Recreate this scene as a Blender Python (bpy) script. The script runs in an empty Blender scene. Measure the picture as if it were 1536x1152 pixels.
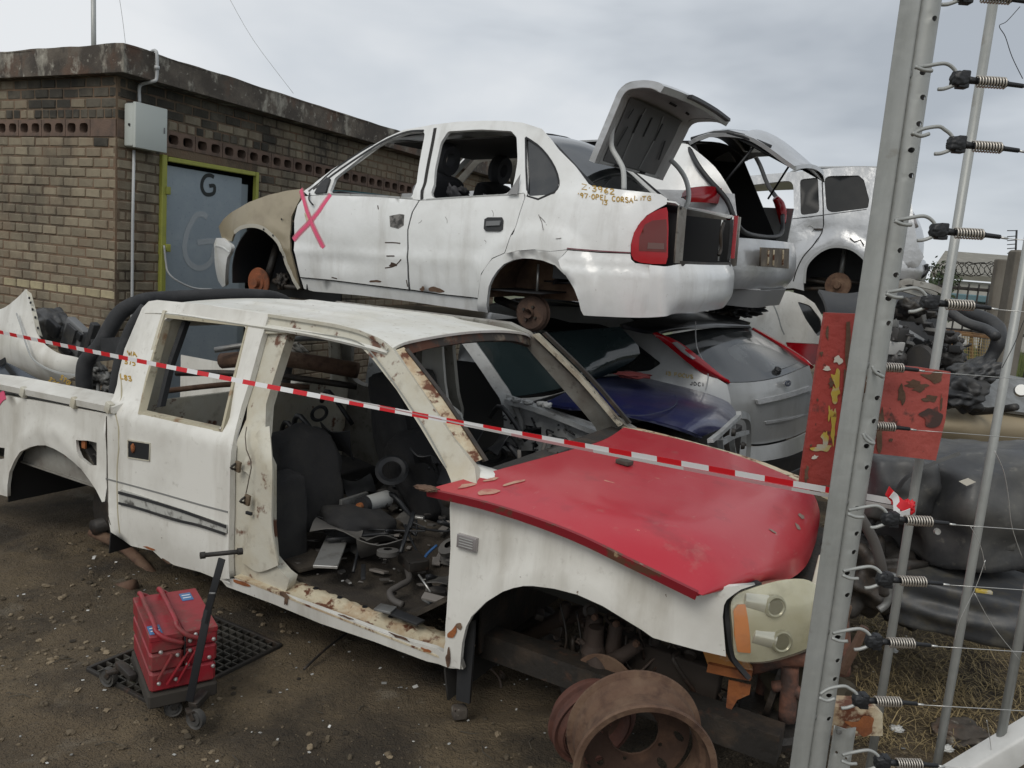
import bpy, math, random
from mathutils import Vector, Matrix, geometry, noise

random.seed(11)
R = math.radians
SC = bpy.context.scene
COL = SC.collection

# ---------------------------------------------------------------- camera
FPX, PITCH, ROLL, CAMH = 1195.0, 0.150, 0.081, 1.76
CAM = Vector((0, 0, CAMH))
_fw = Vector((0, math.cos(PITCH), -math.sin(PITCH)))
_up = Vector((0, math.sin(PITCH), math.cos(PITCH)))
_rt = Vector((1, 0, 0))
RT = _rt * math.cos(ROLL) + _up * math.sin(ROLL)
UP = _up * math.cos(ROLL) - _rt * math.sin(ROLL)
cd = bpy.data.cameras.new("camera")
cam = bpy.data.objects.new("camera", cd)
COL.objects.link(cam)
SC.camera = cam
cam.matrix_world = Matrix(((RT.x, UP.x, -_fw.x, 0), (RT.y, UP.y, -_fw.y, 0), (RT.z, UP.z, -_fw.z, CAMH), (0, 0, 0, 1)))
cd.sensor_width = 36
cd.lens = FPX / 1536 * 36
cd.clip_start = 0.05
cd.clip_end = 2000

# ---------------------------------------------------------------- sky, sun, exposure
W = bpy.data.worlds.new("World")
SC.world = W
W.use_nodes = True
nt = W.node_tree
nt.nodes.clear()
out = nt.nodes.new("ShaderNodeOutputWorld")
sky = nt.nodes.new("ShaderNodeTexSky")
sky.sky_type = 'NISHITA'
sky.sun_disc = False
SUN_EL, SUN_AZ = 46, 205       # azimuth clockwise from +Y (away from camera); sun behind the camera to the left
sky.sun_elevation = R(SUN_EL)
sky.sun_rotation = R(SUN_AZ)
bg1 = nt.nodes.new("ShaderNodeBackground")
bg1.inputs[1].default_value = 0.06
nt.links.new(sky.outputs[0], bg1.inputs[0])
tc = nt.nodes.new("ShaderNodeTexCoord")
mp = nt.nodes.new("ShaderNodeMapping")
mp.inputs['Scale'].default_value = (1.0, 1.0, 2.6)
mp.inputs['Location'].default_value = (0.35, 0.1, 0.2)
nt.links.new(tc.outputs['Generated'], mp.inputs[0])
def _cloud(scale, det, dist):
    n = nt.nodes.new("ShaderNodeTexNoise")
    n.inputs['Scale'].default_value = scale
    n.inputs['Detail'].default_value = det
    n.inputs['Roughness'].default_value = 0.5
    n.inputs['Distortion'].default_value = dist
    nt.links.new(mp.outputs[0], n.inputs[0])
    return n
n1 = _cloud(1.7, 5, 0.25)
rm = nt.nodes.new("ShaderNodeValToRGB")
rm.color_ramp.elements[0].position = 0.34
rm.color_ramp.elements[0].color = (0.46, 0.50, 0.55, 1)
rm.color_ramp.elements[1].position = 0.62
rm.color_ramp.elements[1].color = (0.88, 0.90, 0.92, 1)
e = rm.color_ramp.elements.new(0.47)
e.color = (0.68, 0.72, 0.765, 1)
nt.links.new(n1.outputs[0], rm.inputs[0])
bg2 = nt.nodes.new("ShaderNodeBackground")
bg2.inputs[1].default_value = 0.98
nt.links.new(rm.outputs[0], bg2.inputs[0])
mx = nt.nodes.new("ShaderNodeMixShader")
mx.inputs[0].default_value = 0.9
nt.links.new(bg1.outputs[0], mx.inputs[1])
nt.links.new(bg2.outputs[0], mx.inputs[2])
nt.links.new(mx.outputs[0], out.inputs[0])

sl = bpy.data.lights.new("sun", 'SUN')
sl.energy = 1.35
sl.angle = R(28)
sl.color = (1.0, 0.95, 0.87)
sun = bpy.data.objects.new("sun", sl)
COL.objects.link(sun)
_d = Vector((math.sin(R(SUN_AZ)) * math.cos(R(SUN_EL)), math.cos(R(SUN_AZ)) * math.cos(R(SUN_EL)), math.sin(R(SUN_EL))))
sun.rotation_euler = _d.to_track_quat('Z', 'Y').to_euler()
sun.location = (-8, -8, 14)

vs = SC.view_settings
SC.display_settings.display_device = 'sRGB'
vs.view_transform = 'Standard'
vs.look = 'None'
vs.exposure = 0.0
vs.gamma = 1.0
vs.use_curve_mapping = False

# ---------------------------------------------------------------- materials
MATS = {}
def mat(name, col, rough=0.5, metal=0.0, layers=(), bump=None, coat=0.0, spec=0.5, isl=0.0, alpha=None, trans=0.0, objrand=0.0, bumpd=0.01):
    """col: linear base colour; layers: (colour, noise scale, lo, hi, amount, stretch xyz, roughness or None)"""
    if name in MATS:
        return MATS[name]
    m = bpy.data.materials.new(name)
    m.use_nodes = True
    t = m.node_tree
    b = t.nodes['Principled BSDF']
    L = t.links.new
    co = t.nodes.new("ShaderNodeTexCoord")
    cur = t.nodes.new("ShaderNodeRGB")
    cur.outputs[0].default_value = (*col, 1)
    cur = cur.outputs[0]
    rcur = None
    def mul(sock, src, amt):
        mr = t.nodes.new("ShaderNodeMapRange")
        mr.inputs[3].default_value = 1 - amt
        mr.inputs[4].default_value = 1 + amt
        L(src, mr.inputs[0])
        v = t.nodes.new("ShaderNodeVectorMath")
        v.operation = 'SCALE'
        L(sock, v.inputs[0])
        L(mr.outputs[0], v.inputs['Scale'])
        return v.outputs[0]
    if isl:
        g = t.nodes.new("ShaderNodeNewGeometry")
        cur = mul(cur, g.outputs['Random Per Island'], isl)
    if objrand:
        g = t.nodes.new("ShaderNodeObjectInfo")
        cur = mul(cur, g.outputs['Random'], objrand)
    rv = t.nodes.new("ShaderNodeValue")
    rv.outputs[0].default_value = rough
    rcur = rv.outputs[0]
    for i, ly in enumerate(layers):
        c2, sc, lo, hi, amt = ly[:5]
        st = ly[5] if len(ly) > 5 and ly[5] else (1, 1, 1)
        r2 = ly[6] if len(ly) > 6 else None
        mp_ = t.nodes.new("ShaderNodeMapping")
        mp_.inputs['Scale'].default_value = st
        mp_.inputs['Location'].default_value = (i * 3.7 + 1.3, i * 1.9, i * 2.3)
        if len(ly) > 7:
            gg = t.nodes.new("ShaderNodeNewGeometry"); L(gg.outputs['Position'], mp_.inputs[0])
        else: L(co.outputs['Object'], mp_.inputs[0])
        n = t.nodes.new("ShaderNodeTexNoise")
        n.inputs['Scale'].default_value = sc
        n.inputs['Detail'].default_value = 7
        n.inputs['Roughness'].default_value = 0.62
        L(mp_.outputs[0], n.inputs[0])
        mr = t.nodes.new("ShaderNodeMapRange")
        mr.inputs[1].default_value = lo
        mr.inputs[2].default_value = hi
        mr.inputs[3].default_value = 0
        mr.inputs[4].default_value = amt
        L(n.outputs[0], mr.inputs[0])
        mxx = t.nodes.new("ShaderNodeMix")
        mxx.data_type = 'RGBA'
        L(mr.outputs[0], mxx.inputs[0])
        L(cur, mxx.inputs[6])
        mxx.inputs[7].default_value = (*c2, 1)
        cur = mxx.outputs[2]
        if r2 is not None:
            mf = t.nodes.new("ShaderNodeMix")
            mf.data_type = 'FLOAT'
            L(mr.outputs[0], mf.inputs[0])
            L(rcur, mf.inputs[2])
            mf.inputs[3].default_value = r2
            rcur = mf.outputs[0]
    L(cur, b.inputs['Base Color'])
    L(rcur, b.inputs['Roughness'])
    b.inputs['Metallic'].default_value = metal
    b.inputs['Coat Weight'].default_value = coat
    b.inputs['Coat Roughness'].default_value = 0.12
    b.inputs['Specular IOR Level'].default_value = spec
    if trans:
        b.inputs['Transmission Weight'].default_value = trans
        b.inputs['IOR'].default_value = 1.1
    if alpha is not None:
        b.inputs['Alpha'].default_value = alpha
    if bump:
        prev = None
        for sc, stg in bump:
            n = t.nodes.new("ShaderNodeTexNoise")
            n.inputs['Scale'].default_value = sc
            n.inputs['Detail'].default_value = 6
            L(co.outputs['Object'], n.inputs[0])
            bp = t.nodes.new("ShaderNodeBump")
            bp.inputs['Strength'].default_value = stg
            bp.inputs['Distance'].default_value = bumpd
            L(n.outputs[0], bp.inputs['Height'])
            if prev:
                L(prev, bp.inputs['Normal'])
            prev = bp.outputs[0]
        L(prev, b.inputs['Normal'])
    MATS[name] = m
    return m

RUSTC = (0.11, 0.035, 0.014)
DIRT = (0.16, 0.135, 0.10)
white = mat('white_paint', (0.72, 0.71, 0.66), 0.36, layers=[
    ((0.50, 0.48, 0.43), 2.2, 0.43, 0.70, 0.7), ((0.36, 0.33, 0.27), 6, 0.50, 0.78, 0.7, (1, 1, .16)),
    ((0.32, 0.29, 0.24), 26, 0.60, 0.80, 0.55), ((0.10, 0.045, 0.02), 34, 0.705, 0.73, 0.9)], bump=[(2.2, .10)], coat=.25, bumpd=.05)
white2 = mat('white_paint_corsa', (0.74, 0.75, 0.74), 0.28, layers=[
    ((0.55, 0.55, 0.52), 2.6, 0.43, 0.75, 0.6), ((0.38, 0.36, 0.32), 7, 0.52, 0.80, 0.55, (1, 1, .15)),
    ((0.30, 0.27, 0.24), 30, 0.66, 0.75, 0.5), ((0.10, 0.05, 0.03), 40, 0.72, 0.735, 0.8)], bump=[(2.6, .28)], coat=.4, bumpd=.05)
rooftop = mat('dusty_roof_paint', (0.66, 0.66, 0.62), 0.45, layers=[
    ((0.50, 0.47, 0.38), 3.0, 0.42, 0.7, 0.7), ((0.28, 0.24, 0.17), 22, 0.58, 0.75, 0.6),
    ((0.09, 0.045, 0.02), 26, 0.66, 0.70, 0.95)], bump=[(3, .15)], bumpd=.03)
cream = mat('bare_cream_primer', (0.52, 0.50, 0.42), 0.55, layers=[
    ((0.40, 0.33, 0.20), 5, 0.45, 0.7, 0.5), ((0.22, 0.18, 0.13), 14, 0.55, 0.75, 0.6),
    (RUSTC, 9, 0.60, 0.66, 0.95)], bump=[(30, .2)])
rusty_cream = mat('rusting_cream_paint', (0.52, 0.46, 0.33), 0.7, layers=[
    ((0.34, 0.20, 0.10), 9, 0.46, 0.62, 0.65), (RUSTC, 16, 0.52, 0.60, 1.0)], bump=[(40, .4)])
rust = mat('brown_rust', (0.105, 0.058, 0.036), 0.85, layers=[
    ((0.19, 0.125, 0.08), 6, 0.45, 0.7, 0.8), ((0.045, 0.022, 0.015), 18, 0.5, 0.7, 0.8)], bump=[(60, .35)])
rust_bright = mat('orange_rust', (0.30, 0.10, 0.03), 0.85, layers=[
    ((0.12, 0.04, 0.02), 12, 0.45, 0.65, 0.9), ((0.40, 0.22, 0.09), 20, 0.6, 0.75, 0.6)], bump=[(60, .4)])
dark_metal = mat('greasy_dark_metal', (0.025, 0.022, 0.019), 0.6, 0.1, layers=[
    ((0.07, 0.05, 0.035), 8, 0.5, 0.7, 0.8), ((0.10, 0.05, 0.03), 20, 0.6, 0.7, 0.5)], bump=[(50, .3)])
grey_metal = mat('dull_grey_metal', (0.24, 0.245, 0.24), 0.5, 0.5, layers=[
    ((0.10, 0.09, 0.08), 9, 0.45, 0.7, 0.7)], bump=[(50, .2)])
bright_metal = mat('bright_scratched_metal', (0.55, 0.55, 0.53), 0.35, 0.7, layers=[
    ((0.25, 0.23, 0.20), 12, 0.5, 0.7, 0.7), (RUSTC, 7, 0.66, 0.72, .8)])
galv = mat('galvanised_steel', (0.38, 0.39, 0.375), 0.5, 0.3, layers=[
    ((0.20, 0.205, 0.19), 7, 0.45, 0.7, 0.8, (1, 1, .15)), ((0.42, 0.42, 0.40), 30, 0.5, 0.75, 0.5),
    ((0.14, 0.10, 0.05), 11, 0.62, 0.75, 0.6)], bump=[(40, .1)])
black_plastic = mat('black_plastic', (0.022, 0.023, 0.025), 0.55, layers=[((0.06, 0.055, 0.048), 6, 0.5, 0.75, 0.6)], bump=[(60, .1)])
dusty_black = mat('dusty_black_plastic', (0.038, 0.039, 0.041), 0.5, layers=[
    ((0.13, 0.125, 0.11), 3.5, 0.42, 0.7, 0.7), ((0.20, 0.19, 0.16), 24, 0.6, 0.75, 0.5)], bump=[(20, .2)])
rubber = mat('black_foam', (0.018, 0.019, 0.021), 0.8, layers=[((0.05, 0.05, 0.052), 9, 0.5, 0.75, 0.7)], bump=[(30, .3)])
fabric = mat('grey_seat_cloth', (0.022, 0.022, 0.023), 0.95, layers=[((0.045, 0.043, 0.039), 7, 0.45, 0.7, 0.6)], bump=[(180, .3)])
fabric_dark = mat('black_seat_cloth', (0.010, 0.010, 0.011), 0.95, layers=[((0.025, 0.023, 0.021), 9, 0.5, 0.7, 0.6)], bump=[(180, .3)])
trimgrey = mat('grey_trim_plastic', (0.15, 0.155, 0.16), 0.6, layers=[((0.09, 0.085, 0.075), 8, 0.5, 0.75, 0.6)])
inner = mat('grimy_white_inner_steel', (0.25, 0.245, 0.22), 0.6, layers=[
    ((0.14, 0.12, 0.10), 5, 0.42, 0.65, 0.8), ((0.05, 0.04, 0.03), 16, 0.58, 0.7, 0.7), (RUSTC, 11, 0.66, 0.7, 0.8)], bump=[(30, .2)])
carpet = mat('muddy_floor_carpet', (0.034, 0.027, 0.020), 0.95, layers=[
    ((0.09, 0.075, 0.055), 6, 0.45, 0.7, 0.7), ((0.02, 0.017, 0.014), 15, 0.5, 0.7, 0.6)], bump=[(90, .6)])
redpaint = mat('faded_red_paint', (0.42, 0.012, 0.026), 0.36, layers=[
    ((0.43, 0.055, 0.058), 1.7, 0.42, 0.68, 0.7, None, .46), ((0.22, 0.015, 0.02), 5, 0.58, 0.72, 0.55), ((0.36, 0.20, 0.16), 11, 0.60, 0.78, 0.4), ((0.45, 0.18, 0.16), 46, 0.66, 0.74, 0.6, (1, .25, 1)),
    ((0.55, 0.33, 0.22), 6.5, 0.715, 0.73, 0.9, (1, 2.5, 1)), ((0.10, 0.04, 0.025), 24, 0.735, 0.75, 0.9)], bump=[(2.0, .12)], coat=.3, bumpd=.05)
toolred = mat('tool_box_red', (0.27, 0.014, 0.024), 0.42, layers=[
    ((0.14, 0.045, 0.038), 7, 0.46, 0.66, 0.8, None, .7), ((0.15, 0.10, 0.075), 26, 0.58, 0.70, 0.75), ((0.04, 0.02, 0.018), 34, 0.66, 0.70, 0.8)], bump=[(40, .1)])
silver = mat('silver_paint', (0.38, 0.39, 0.39), 0.32, 0.25, layers=[
    ((0.22, 0.215, 0.20), 3, 0.42, 0.72, 0.6, (1, 1, .4)), ((0.16, 0.15, 0.13), 25, 0.62, 0.75, 0.5)], coat=.3, bump=[(2.4, .15)], bumpd=.05)
silver_light = mat('pale_silver_paint', (0.50, 0.51, 0.52), 0.30, 0.35, layers=[
    ((0.33, 0.33, 0.32), 3, 0.42, 0.72, 0.6, (1, 1, .4))], coat=.3, bump=[(3.4, .35)], bumpd=.06)
bluepaint = mat('dark_blue_paint', (0.013, 0.016, 0.065), 0.28, layers=[
    ((0.03, 0.03, 0.05), 4, 0.45, 0.7, 0.7, None, .5), ((0.20, 0.19, 0.18), 40, 0.70, 0.73, 0.6)], coat=.5, bump=[(3, .2)], bumpd=.05)
tealpaint = mat('teal_paint', (0.02, 0.12, 0.13), 0.35, coat=.3)
beige = mat('beige_metallic_paint', (0.34, 0.29, 0.20), 0.36, 0.25, layers=[
    ((0.22, 0.18, 0.12), 5, 0.45, 0.7, 0.7), ((0.12, 0.10, 0.07), 26, 0.66, 0.72, 0.7)], coat=.3, bump=[(3, .2)], bumpd=.04)
tanplastic = mat('brown_dirty_plastic', (0.30, 0.245, 0.16), 0.7, layers=[((0.16, 0.125, 0.08), 4, 0.48, 0.7, 0.8, (.3, 1, 1))], bump=[(12, .2)])
glass = mat('dark_window_glass', (0.016, 0.018, 0.019), 0.06, spec=0.9, layers=[((0.075, 0.073, 0.066), 4, 0.45, 0.8, 0.55, (1, 1, .5), .35)])
dustglass = mat('dusty_dark_glass', (0.012, 0.013, 0.014), 0.42, spec=.25, layers=[((0.04, 0.039, 0.036), 3, 0.45, 0.8, 0.5)])
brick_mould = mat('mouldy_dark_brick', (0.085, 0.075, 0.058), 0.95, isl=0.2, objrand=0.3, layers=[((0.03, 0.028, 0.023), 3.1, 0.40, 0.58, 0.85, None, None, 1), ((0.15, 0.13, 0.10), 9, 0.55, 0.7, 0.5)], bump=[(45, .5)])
glass_clear = mat('hazy_clear_glass', (0.6, 0.65, 0.64), 0.05, spec=0.8, alpha=0.22)
redlens = mat('red_lamp_lens', (0.36, 0.004, 0.010), 0.20, coat=.25, spec=.4, layers=[((0.20, 0.003, 0.006), 5, 0.45, 0.7, 0.7)])
amberlens = mat('amber_lamp_lens', (0.62, 0.17, 0.015), 0.16, coat=.6, layers=[((0.35, 0.10, 0.01), 20, 0.5, 0.7, .6)])
smokelens = mat('brown_lamp_lens', (0.13, 0.014, 0.010), 0.22, coat=.2)
clearlens = mat('grey_lamp_lens', (0.30, 0.28, 0.28), 0.15, 0.3, coat=.6)
hazelens = mat('yellowed_headlight_lens', (0.47, 0.44, 0.29), 0.14, 0.25, layers=[((0.62, 0.60, 0.46), 5, 0.40, 0.65, 0.8), ((0.30, 0.27, 0.16), 9, 0.52, 0.7, 0.6)], coat=.7)
brick_m = mat('grey_tan_brick', (0.232, 0.198, 0.138), 0.9, isl=0.14, objrand=0.22, layers=[((0.19, 0.13, 0.085), 2.1, 0.48, 0.66, 0.6, None, None, 1), ((0.035, 0.033, 0.027), 1.25, 0.50, 0.66, 0.85, (1, 1, .55), None, 1),
    ((0.14, 0.115, 0.085), 5, 0.42, 0.7, 0.55), ((0.28, 0.25, 0.19), 14, 0.5, 0.75, 0.5)], bump=[(45, .4)])
brick_pale = mat('pale_brick', (0.37, 0.32, 0.20), 0.9, isl=0.08, objrand=0.10, layers=[((0.22, 0.19, 0.13), 7, 0.45, 0.7, 0.6)], bump=[(45, .4)])
mortar = mat('brown_mortar', (0.145, 0.105, 0.070), 0.95, layers=[((0.18, 0.10, 0.06), 5, 0.45, 0.7, 0.8), ((0.022, 0.020, 0.017), 1.25, 0.48, 0.62, 0.9, (1, 1, .55), None, 1)], bump=[(60, .5)])
ventm = mat('red_brown_clay', (0.15, 0.10, 0.075), 0.9, objrand=.12, layers=[((0.07, 0.055, 0.045), 8, 0.45, 0.7, 0.8)], bump=[(50, .4)])
concrete = mat('weathered_concrete', (0.13, 0.11, 0.088), 0.9, layers=[
    ((0.055, 0.046, 0.038), 2.2, 0.40, 0.55, 0.9), ((0.12, 0.062, 0.038), 3.1, 0.53, 0.64, 0.55), ((0.34, 0.32, 0.27), 4.2, 0.53, 0.62, 0.8, (1, 1, .6)), ((0.42, 0.40, 0.34), 17, 0.60, 0.68, 0.6),
    ((0.03, 0.028, 0.025), 9, 0.55, 0.68, 0.7, (1, 1, .4))], bump=[(14, .5), (60, .4)])
doorblue = mat('blue_grey_door_paint', (0.27, 0.32, 0.355), 0.6, layers=[((0.34, 0.385, 0.41), 5, 0.45, 0.7, 0.6), ((0.08, 0.10, 0.12), 40, 0.6, 0.75, 0.5)])
limepaint = mat('lime_green_paint', (0.31, 0.32, 0.06), 0.6, layers=[((0.20, 0.21, 0.05), 9, 0.5, 0.7, 0.6)])
boxgrey = mat('grey_enclosure_plastic', (0.46, 0.49, 0.46), 0.5, layers=[((0.36, 0.37, 0.34), 4, 0.5, 0.75, 0.5)])
pvc = mat('grey_pvc_pipe', (0.42, 0.43, 0.43), 0.5)
blackpaint = mat('black_brush_paint', (0.012, 0.016, 0.016), 0.6)
spraywhite = mat('white_spray_paint', (0.52, 0.56, 0.58), 0.9, alpha=.6)
pinksoft = mat('pink_overspray', (0.72, 0.22, 0.28), 0.6, alpha=.35)
pink = mat('pink_spray_paint', (0.72, 0.10, 0.20), 0.6)
ochre = mat('ochre_marker', (0.45, 0.28, 0.045), 0.6)
tapered = mat('red_tape', (0.60, 0.012, 0.02), 0.4)
tapewhite = mat('white_tape', (0.72, 0.72, 0.72), 0.4)
redplate = mat('peeling_red_plate', (0.33, 0.045, 0.035), 0.6, layers=[
    ((0.22, 0.03, 0.022), 5, 0.45, 0.65, 0.7), ((0.05, 0.025, 0.018), 10, 0.56, 0.62, 0.95), ((0.035, 0.02, 0.015), 60, 0.62, 0.68, 0.8)], bump=[(60, .3)])
yellow = mat('old_yellow_paint', (0.45, 0.33, 0.05), 0.7, layers=[((0.40, 0.38, 0.32), 20, 0.5, 0.6, 0.9), (RUSTC, 30, 0.58, 0.64, 0.8)])
blackk = mat('matt_black_insulator', (0.012, 0.013, 0.015), 0.5)
springm = mat('spring_steel', (0.55, 0.51, 0.45), 0.4, 0.7)
soil = mat('dark_packed_soil', (0.100, 0.075, 0.046), 0.95, layers=[
    ((0.19, 0.142, 0.082), 0.9, 0.42, 0.62, 0.85), ((0.042, 0.032, 0.021), 1.7, 0.48, 0.62, 0.9), ((0.24, 0.21, 0.16), 2.6, 0.62, 0.70, 0.5),
    ((0.14, 0.12, 0.09), 28, 0.58, 0.75, 0.5), ((0.025, 0.02, 0.016), 60, 0.56, 0.7, 0.6)], bump=[(10, .9), (45, 1.0), (140, .9)], bumpd=.02)
stone = mat('small_grey_stone', (0.13, 0.102, 0.066), 0.9, isl=0.8, bump=[(200, .4)])
chip = mat('pale_debris_chip', (0.42, 0.42, 0.40), 0.5, isl=0.5)
straw = mat('dry_straw', (0.26, 0.20, 0.10), 0.9, isl=0.5)
grassm = mat('green_grass', (0.085, 0.11, 0.03), 0.9, isl=0.4, layers=[((0.14, 0.14, 0.05), 2, 0.4, 0.7, .6)])
leafm = mat('dark_green_leaves', (0.040, 0.058, 0.026), 0.85, isl=0.5)
barkm = mat('grey_bark', (0.07, 0.06, 0.045), 0.9)
slateroof = mat('faded_grey_roof', (0.20, 0.19, 0.16), 0.85, layers=[((0.30, 0.29, 0.25), 1.5, 0.5, 0.7, .6)])
plaster = mat('dirty_white_plaster', (0.42, 0.41, 0.38), 0.9, layers=[((0.25, 0.24, 0.21), 1, 0.4, 0.7, .6)])
postconc = mat('grey_concrete_post', (0.17, 0.155, 0.13), 0.9, layers=[((0.09, 0.08, 0.065), 4, 0.4, 0.65, .8, (1, 1, .3))], bump=[(30, .4)])
bluelabel = mat('blue_label', (0.06, 0.16, 0.33), 0.5)
redcloth = mat('dull_red_cloth', (0.12, 0.02, 0.02), 0.95)
navy = mat('slate_blue_panel', (0.085, 0.10, 0.125), 0.6, layers=[((0.05, 0.055, 0.06), 5, 0.45, 0.7, .6)])
creamsoft = mat('dirty_cream_sponge', (0.30, 0.28, 0.20), 0.9)

# ---------------------------------------------------------------- geometry helpers
def ray(px, py):
    return (RT * ((px - 768) / FPX) + UP * (-(py - 576) / FPX) + _fw)
def at_y(px, py, Y):
    d = ray(px, py); return CAM + d * (Y / d.y)
def at_z(px, py, z):
    d = ray(px, py); return CAM + d * ((z - CAMH) / d.z)
def on_plane(px, py, p0, n):
    d = ray(px, py); return CAM + d * ((p0 - CAM).dot(n) / d.dot(n))
def crs(pts, n=6, closed=False):
    """Catmull-Rom through points (tuples or Vectors)"""
    P = [Vector(p) for p in pts]
    m = len(P)
    res = []
    rng = range(m if closed else m - 1)
    for i in rng:
        if closed:
            a, b, c, d = P[(i - 1) % m], P[i], P[(i + 1) % m], P[(i + 2) % m]
        else:
            a, b, c, d = P[max(i - 1, 0)], P[i], P[i + 1], P[min(i + 2, m - 1)]
        for k in range(n):
            t = k / n
            res.append(0.5 * ((2 * b) + (c - a) * t + (2 * a - 5 * b + 4 * c - d) * t * t + (3 * b - a - 3 * c + d) * t ** 3))
    if not closed:
        res.append(P[-1])
    return res
def rounded(pts, r=.25, n=4):
    """round the corners of a 2D polygon; r = share of the shorter side"""
    P = [Vector(p) for p in pts]; m = len(P); o = []
    for i in range(m):
        a, b, c = P[i - 1], P[i], P[(i + 1) % m]
        l = min((a - b).length, (c - b).length) * r
        p, q = b + (a - b).normalized() * l, b + (c - b).normalized() * l
        for k in range(n + 1):
            t = k / n
            o.append(p * (1 - t) ** 2 + b * 2 * t * (1 - t) + q * t * t)
    return o
def inpoly(x, y, P):
    c = False; j = len(P) - 1
    for i in range(len(P)):
        xi, yi = P[i][0], P[i][1]; xj, yj = P[j][0], P[j][1]
        if (yi > y) != (yj > y) and x < (xj - xi) * (y - yi) / (yj - yi) + xi:
            c = not c
        j = i
    return c
def segd(x, y, P):
    best = 1e9; j = len(P) - 1
    for i in range(len(P)):
        ax, ay = P[j][0], P[j][1]; bx, by = P[i][0], P[i][1]
        dx, dy = bx - ax, by - ay; l = dx * dx + dy * dy
        t = 0 if l == 0 else max(0, min(1, ((x - ax) * dx + (y - ay) * dy) / l))
        ex, ey = ax + dx * t - x, ay + dy * t - y
        d = ex * ex + ey * ey
        if d < best: best = d
        j = i
    return math.sqrt(best)
def near_loop(x, y, P, bb, d):
    return bb[0] - d < x < bb[1] + d and bb[2] - d < y < bb[3] + d and segd(x, y, P) <= d
def tri2d(outline, holes, step, lines=()):
    pts = []; edges = []
    def dens(P):
        o = []
        for i in range(len(P)):
            a, b = Vector(P[i][:2]), Vector(P[(i + 1) % len(P)][:2])
            k = max(1, int((b - a).length / (step * 1.2)))
            for q in range(k): o.append(a + (b - a) * (q / k))
        return o
    loops = [dens(outline)] + [dens(h) for h in holes]
    for lp in loops:
        s = len(pts); pts += lp
        edges += [(s + i, s + (i + 1) % len(lp)) for i in range(len(lp))]
    for ln in lines:
        q = dens(ln)[:max(1, int((Vector(ln[0]) - Vector(ln[1])).length / (step * 1.2))) + 1]
        b0_ = len(pts); pts += q; edges += [(b0_ + i, b0_ + i + 1) for i in range(len(q) - 1)]
    xs = [p[0] for p in outline]; ys = [p[1] for p in outline]
    LP = [outline] + list(holes) + [list(l) for l in lines]
    BB = [(min(p[0] for p in P), max(p[0] for p in P), min(p[1] for p in P), max(p[1] for p in P)) for P in LP]
    x = min(xs) + step * .5; row = 0
    while x < max(xs):
        y = min(ys) + step * .5 + (step * .5 if row % 2 else 0)
        while y < max(ys):
            if inpoly(x, y, outline) and not any(near_loop(x, y, lp, bb, step * .45) for lp, bb in zip(LP, BB)) and not any(inpoly(x, y, h) for h in holes):
                pts.append(Vector((x, y)))
            y += step
        x += step; row += 1
    v, e, f, *_ = geometry.delaunay_2d_cdt(pts, edges, [], 0, 1e-5)
    fo = []
    for t in f:
        cx = sum(v[i][0] for i in t) / 3; cy = sum(v[i][1] for i in t) / 3
        if inpoly(cx, cy, outline) and not any(inpoly(cx, cy, h) for h in holes):
            a, b, c = v[t[0]], v[t[1]], v[t[2]]
            if abs((b[0] - a[0]) * (c[1] - a[1]) - (b[1] - a[1]) * (c[0] - a[0])) > 1e-9:
                fo.append(tuple(t))
    return v, fo

class Thing:
    """one top-level thing: an Empty (or a frame on the place it stands) with its parts"""
    def __init__(s, name, label, cat, loc=(0, 0, 0), group=None, M=None):
        s.M = M if M else Matrix.Translation(Vector(loc))
        s.Mi = s.M.inverted()
        o = bpy.data.objects.new(name, None)
        o.empty_display_size = .1
        COL.objects.link(o)
        o.matrix_world = s.M
        o['label'] = label; o['category'] = cat
        if group: o['group'] = group
        s.o = o
    def add(s, name, verts, faces, m, parent=None, smooth=True, label=None, kind=None, mi=None):
        me = bpy.data.meshes.new(name)
        me.from_pydata([s.Mi @ Vector(v) for v in verts], [], faces)
        for mm in (m if isinstance(m, (list, tuple)) else [m]): me.materials.append(mm)
        if smooth: me.polygons.foreach_set('use_smooth', [True] * len(me.polygons))
        if mi: me.polygons.foreach_set('material_index', mi)
        o = bpy.data.objects.new(name, me)
        COL.objects.link(o)
        o.parent = parent if parent else s.o
        if label: o['label'] = label
        if kind: o['kind'] = kind
        return o
def single(name, label, cat, verts, faces, m, group=None, smooth=True, kind=None, mi=None):
    """a thing that is one mesh; kind structure/stuff for the setting"""
    c = sum((Vector(v) for v in verts), Vector()) / len(verts) if kind is None else Vector((0, 0, 0))
    if kind is None: c.z = min(v[2] for v in verts)
    me = bpy.data.meshes.new(name)
    me.from_pydata([Vector(v) - c for v in verts], [], faces)
    for mm in (m if isinstance(m, (list, tuple)) else [m]): me.materials.append(mm)
    if smooth: me.polygons.foreach_set('use_smooth', [True] * len(me.polygons))
    if mi: me.polygons.foreach_set('material_index', mi)
    o = bpy.data.objects.new(name, me)
    o.location = c
    COL.objects.link(o)
    if label: o['label'] = label
    if cat: o['category'] = cat
    if group: o['group'] = group
    if kind: o['kind'] = kind
    return o

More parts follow.
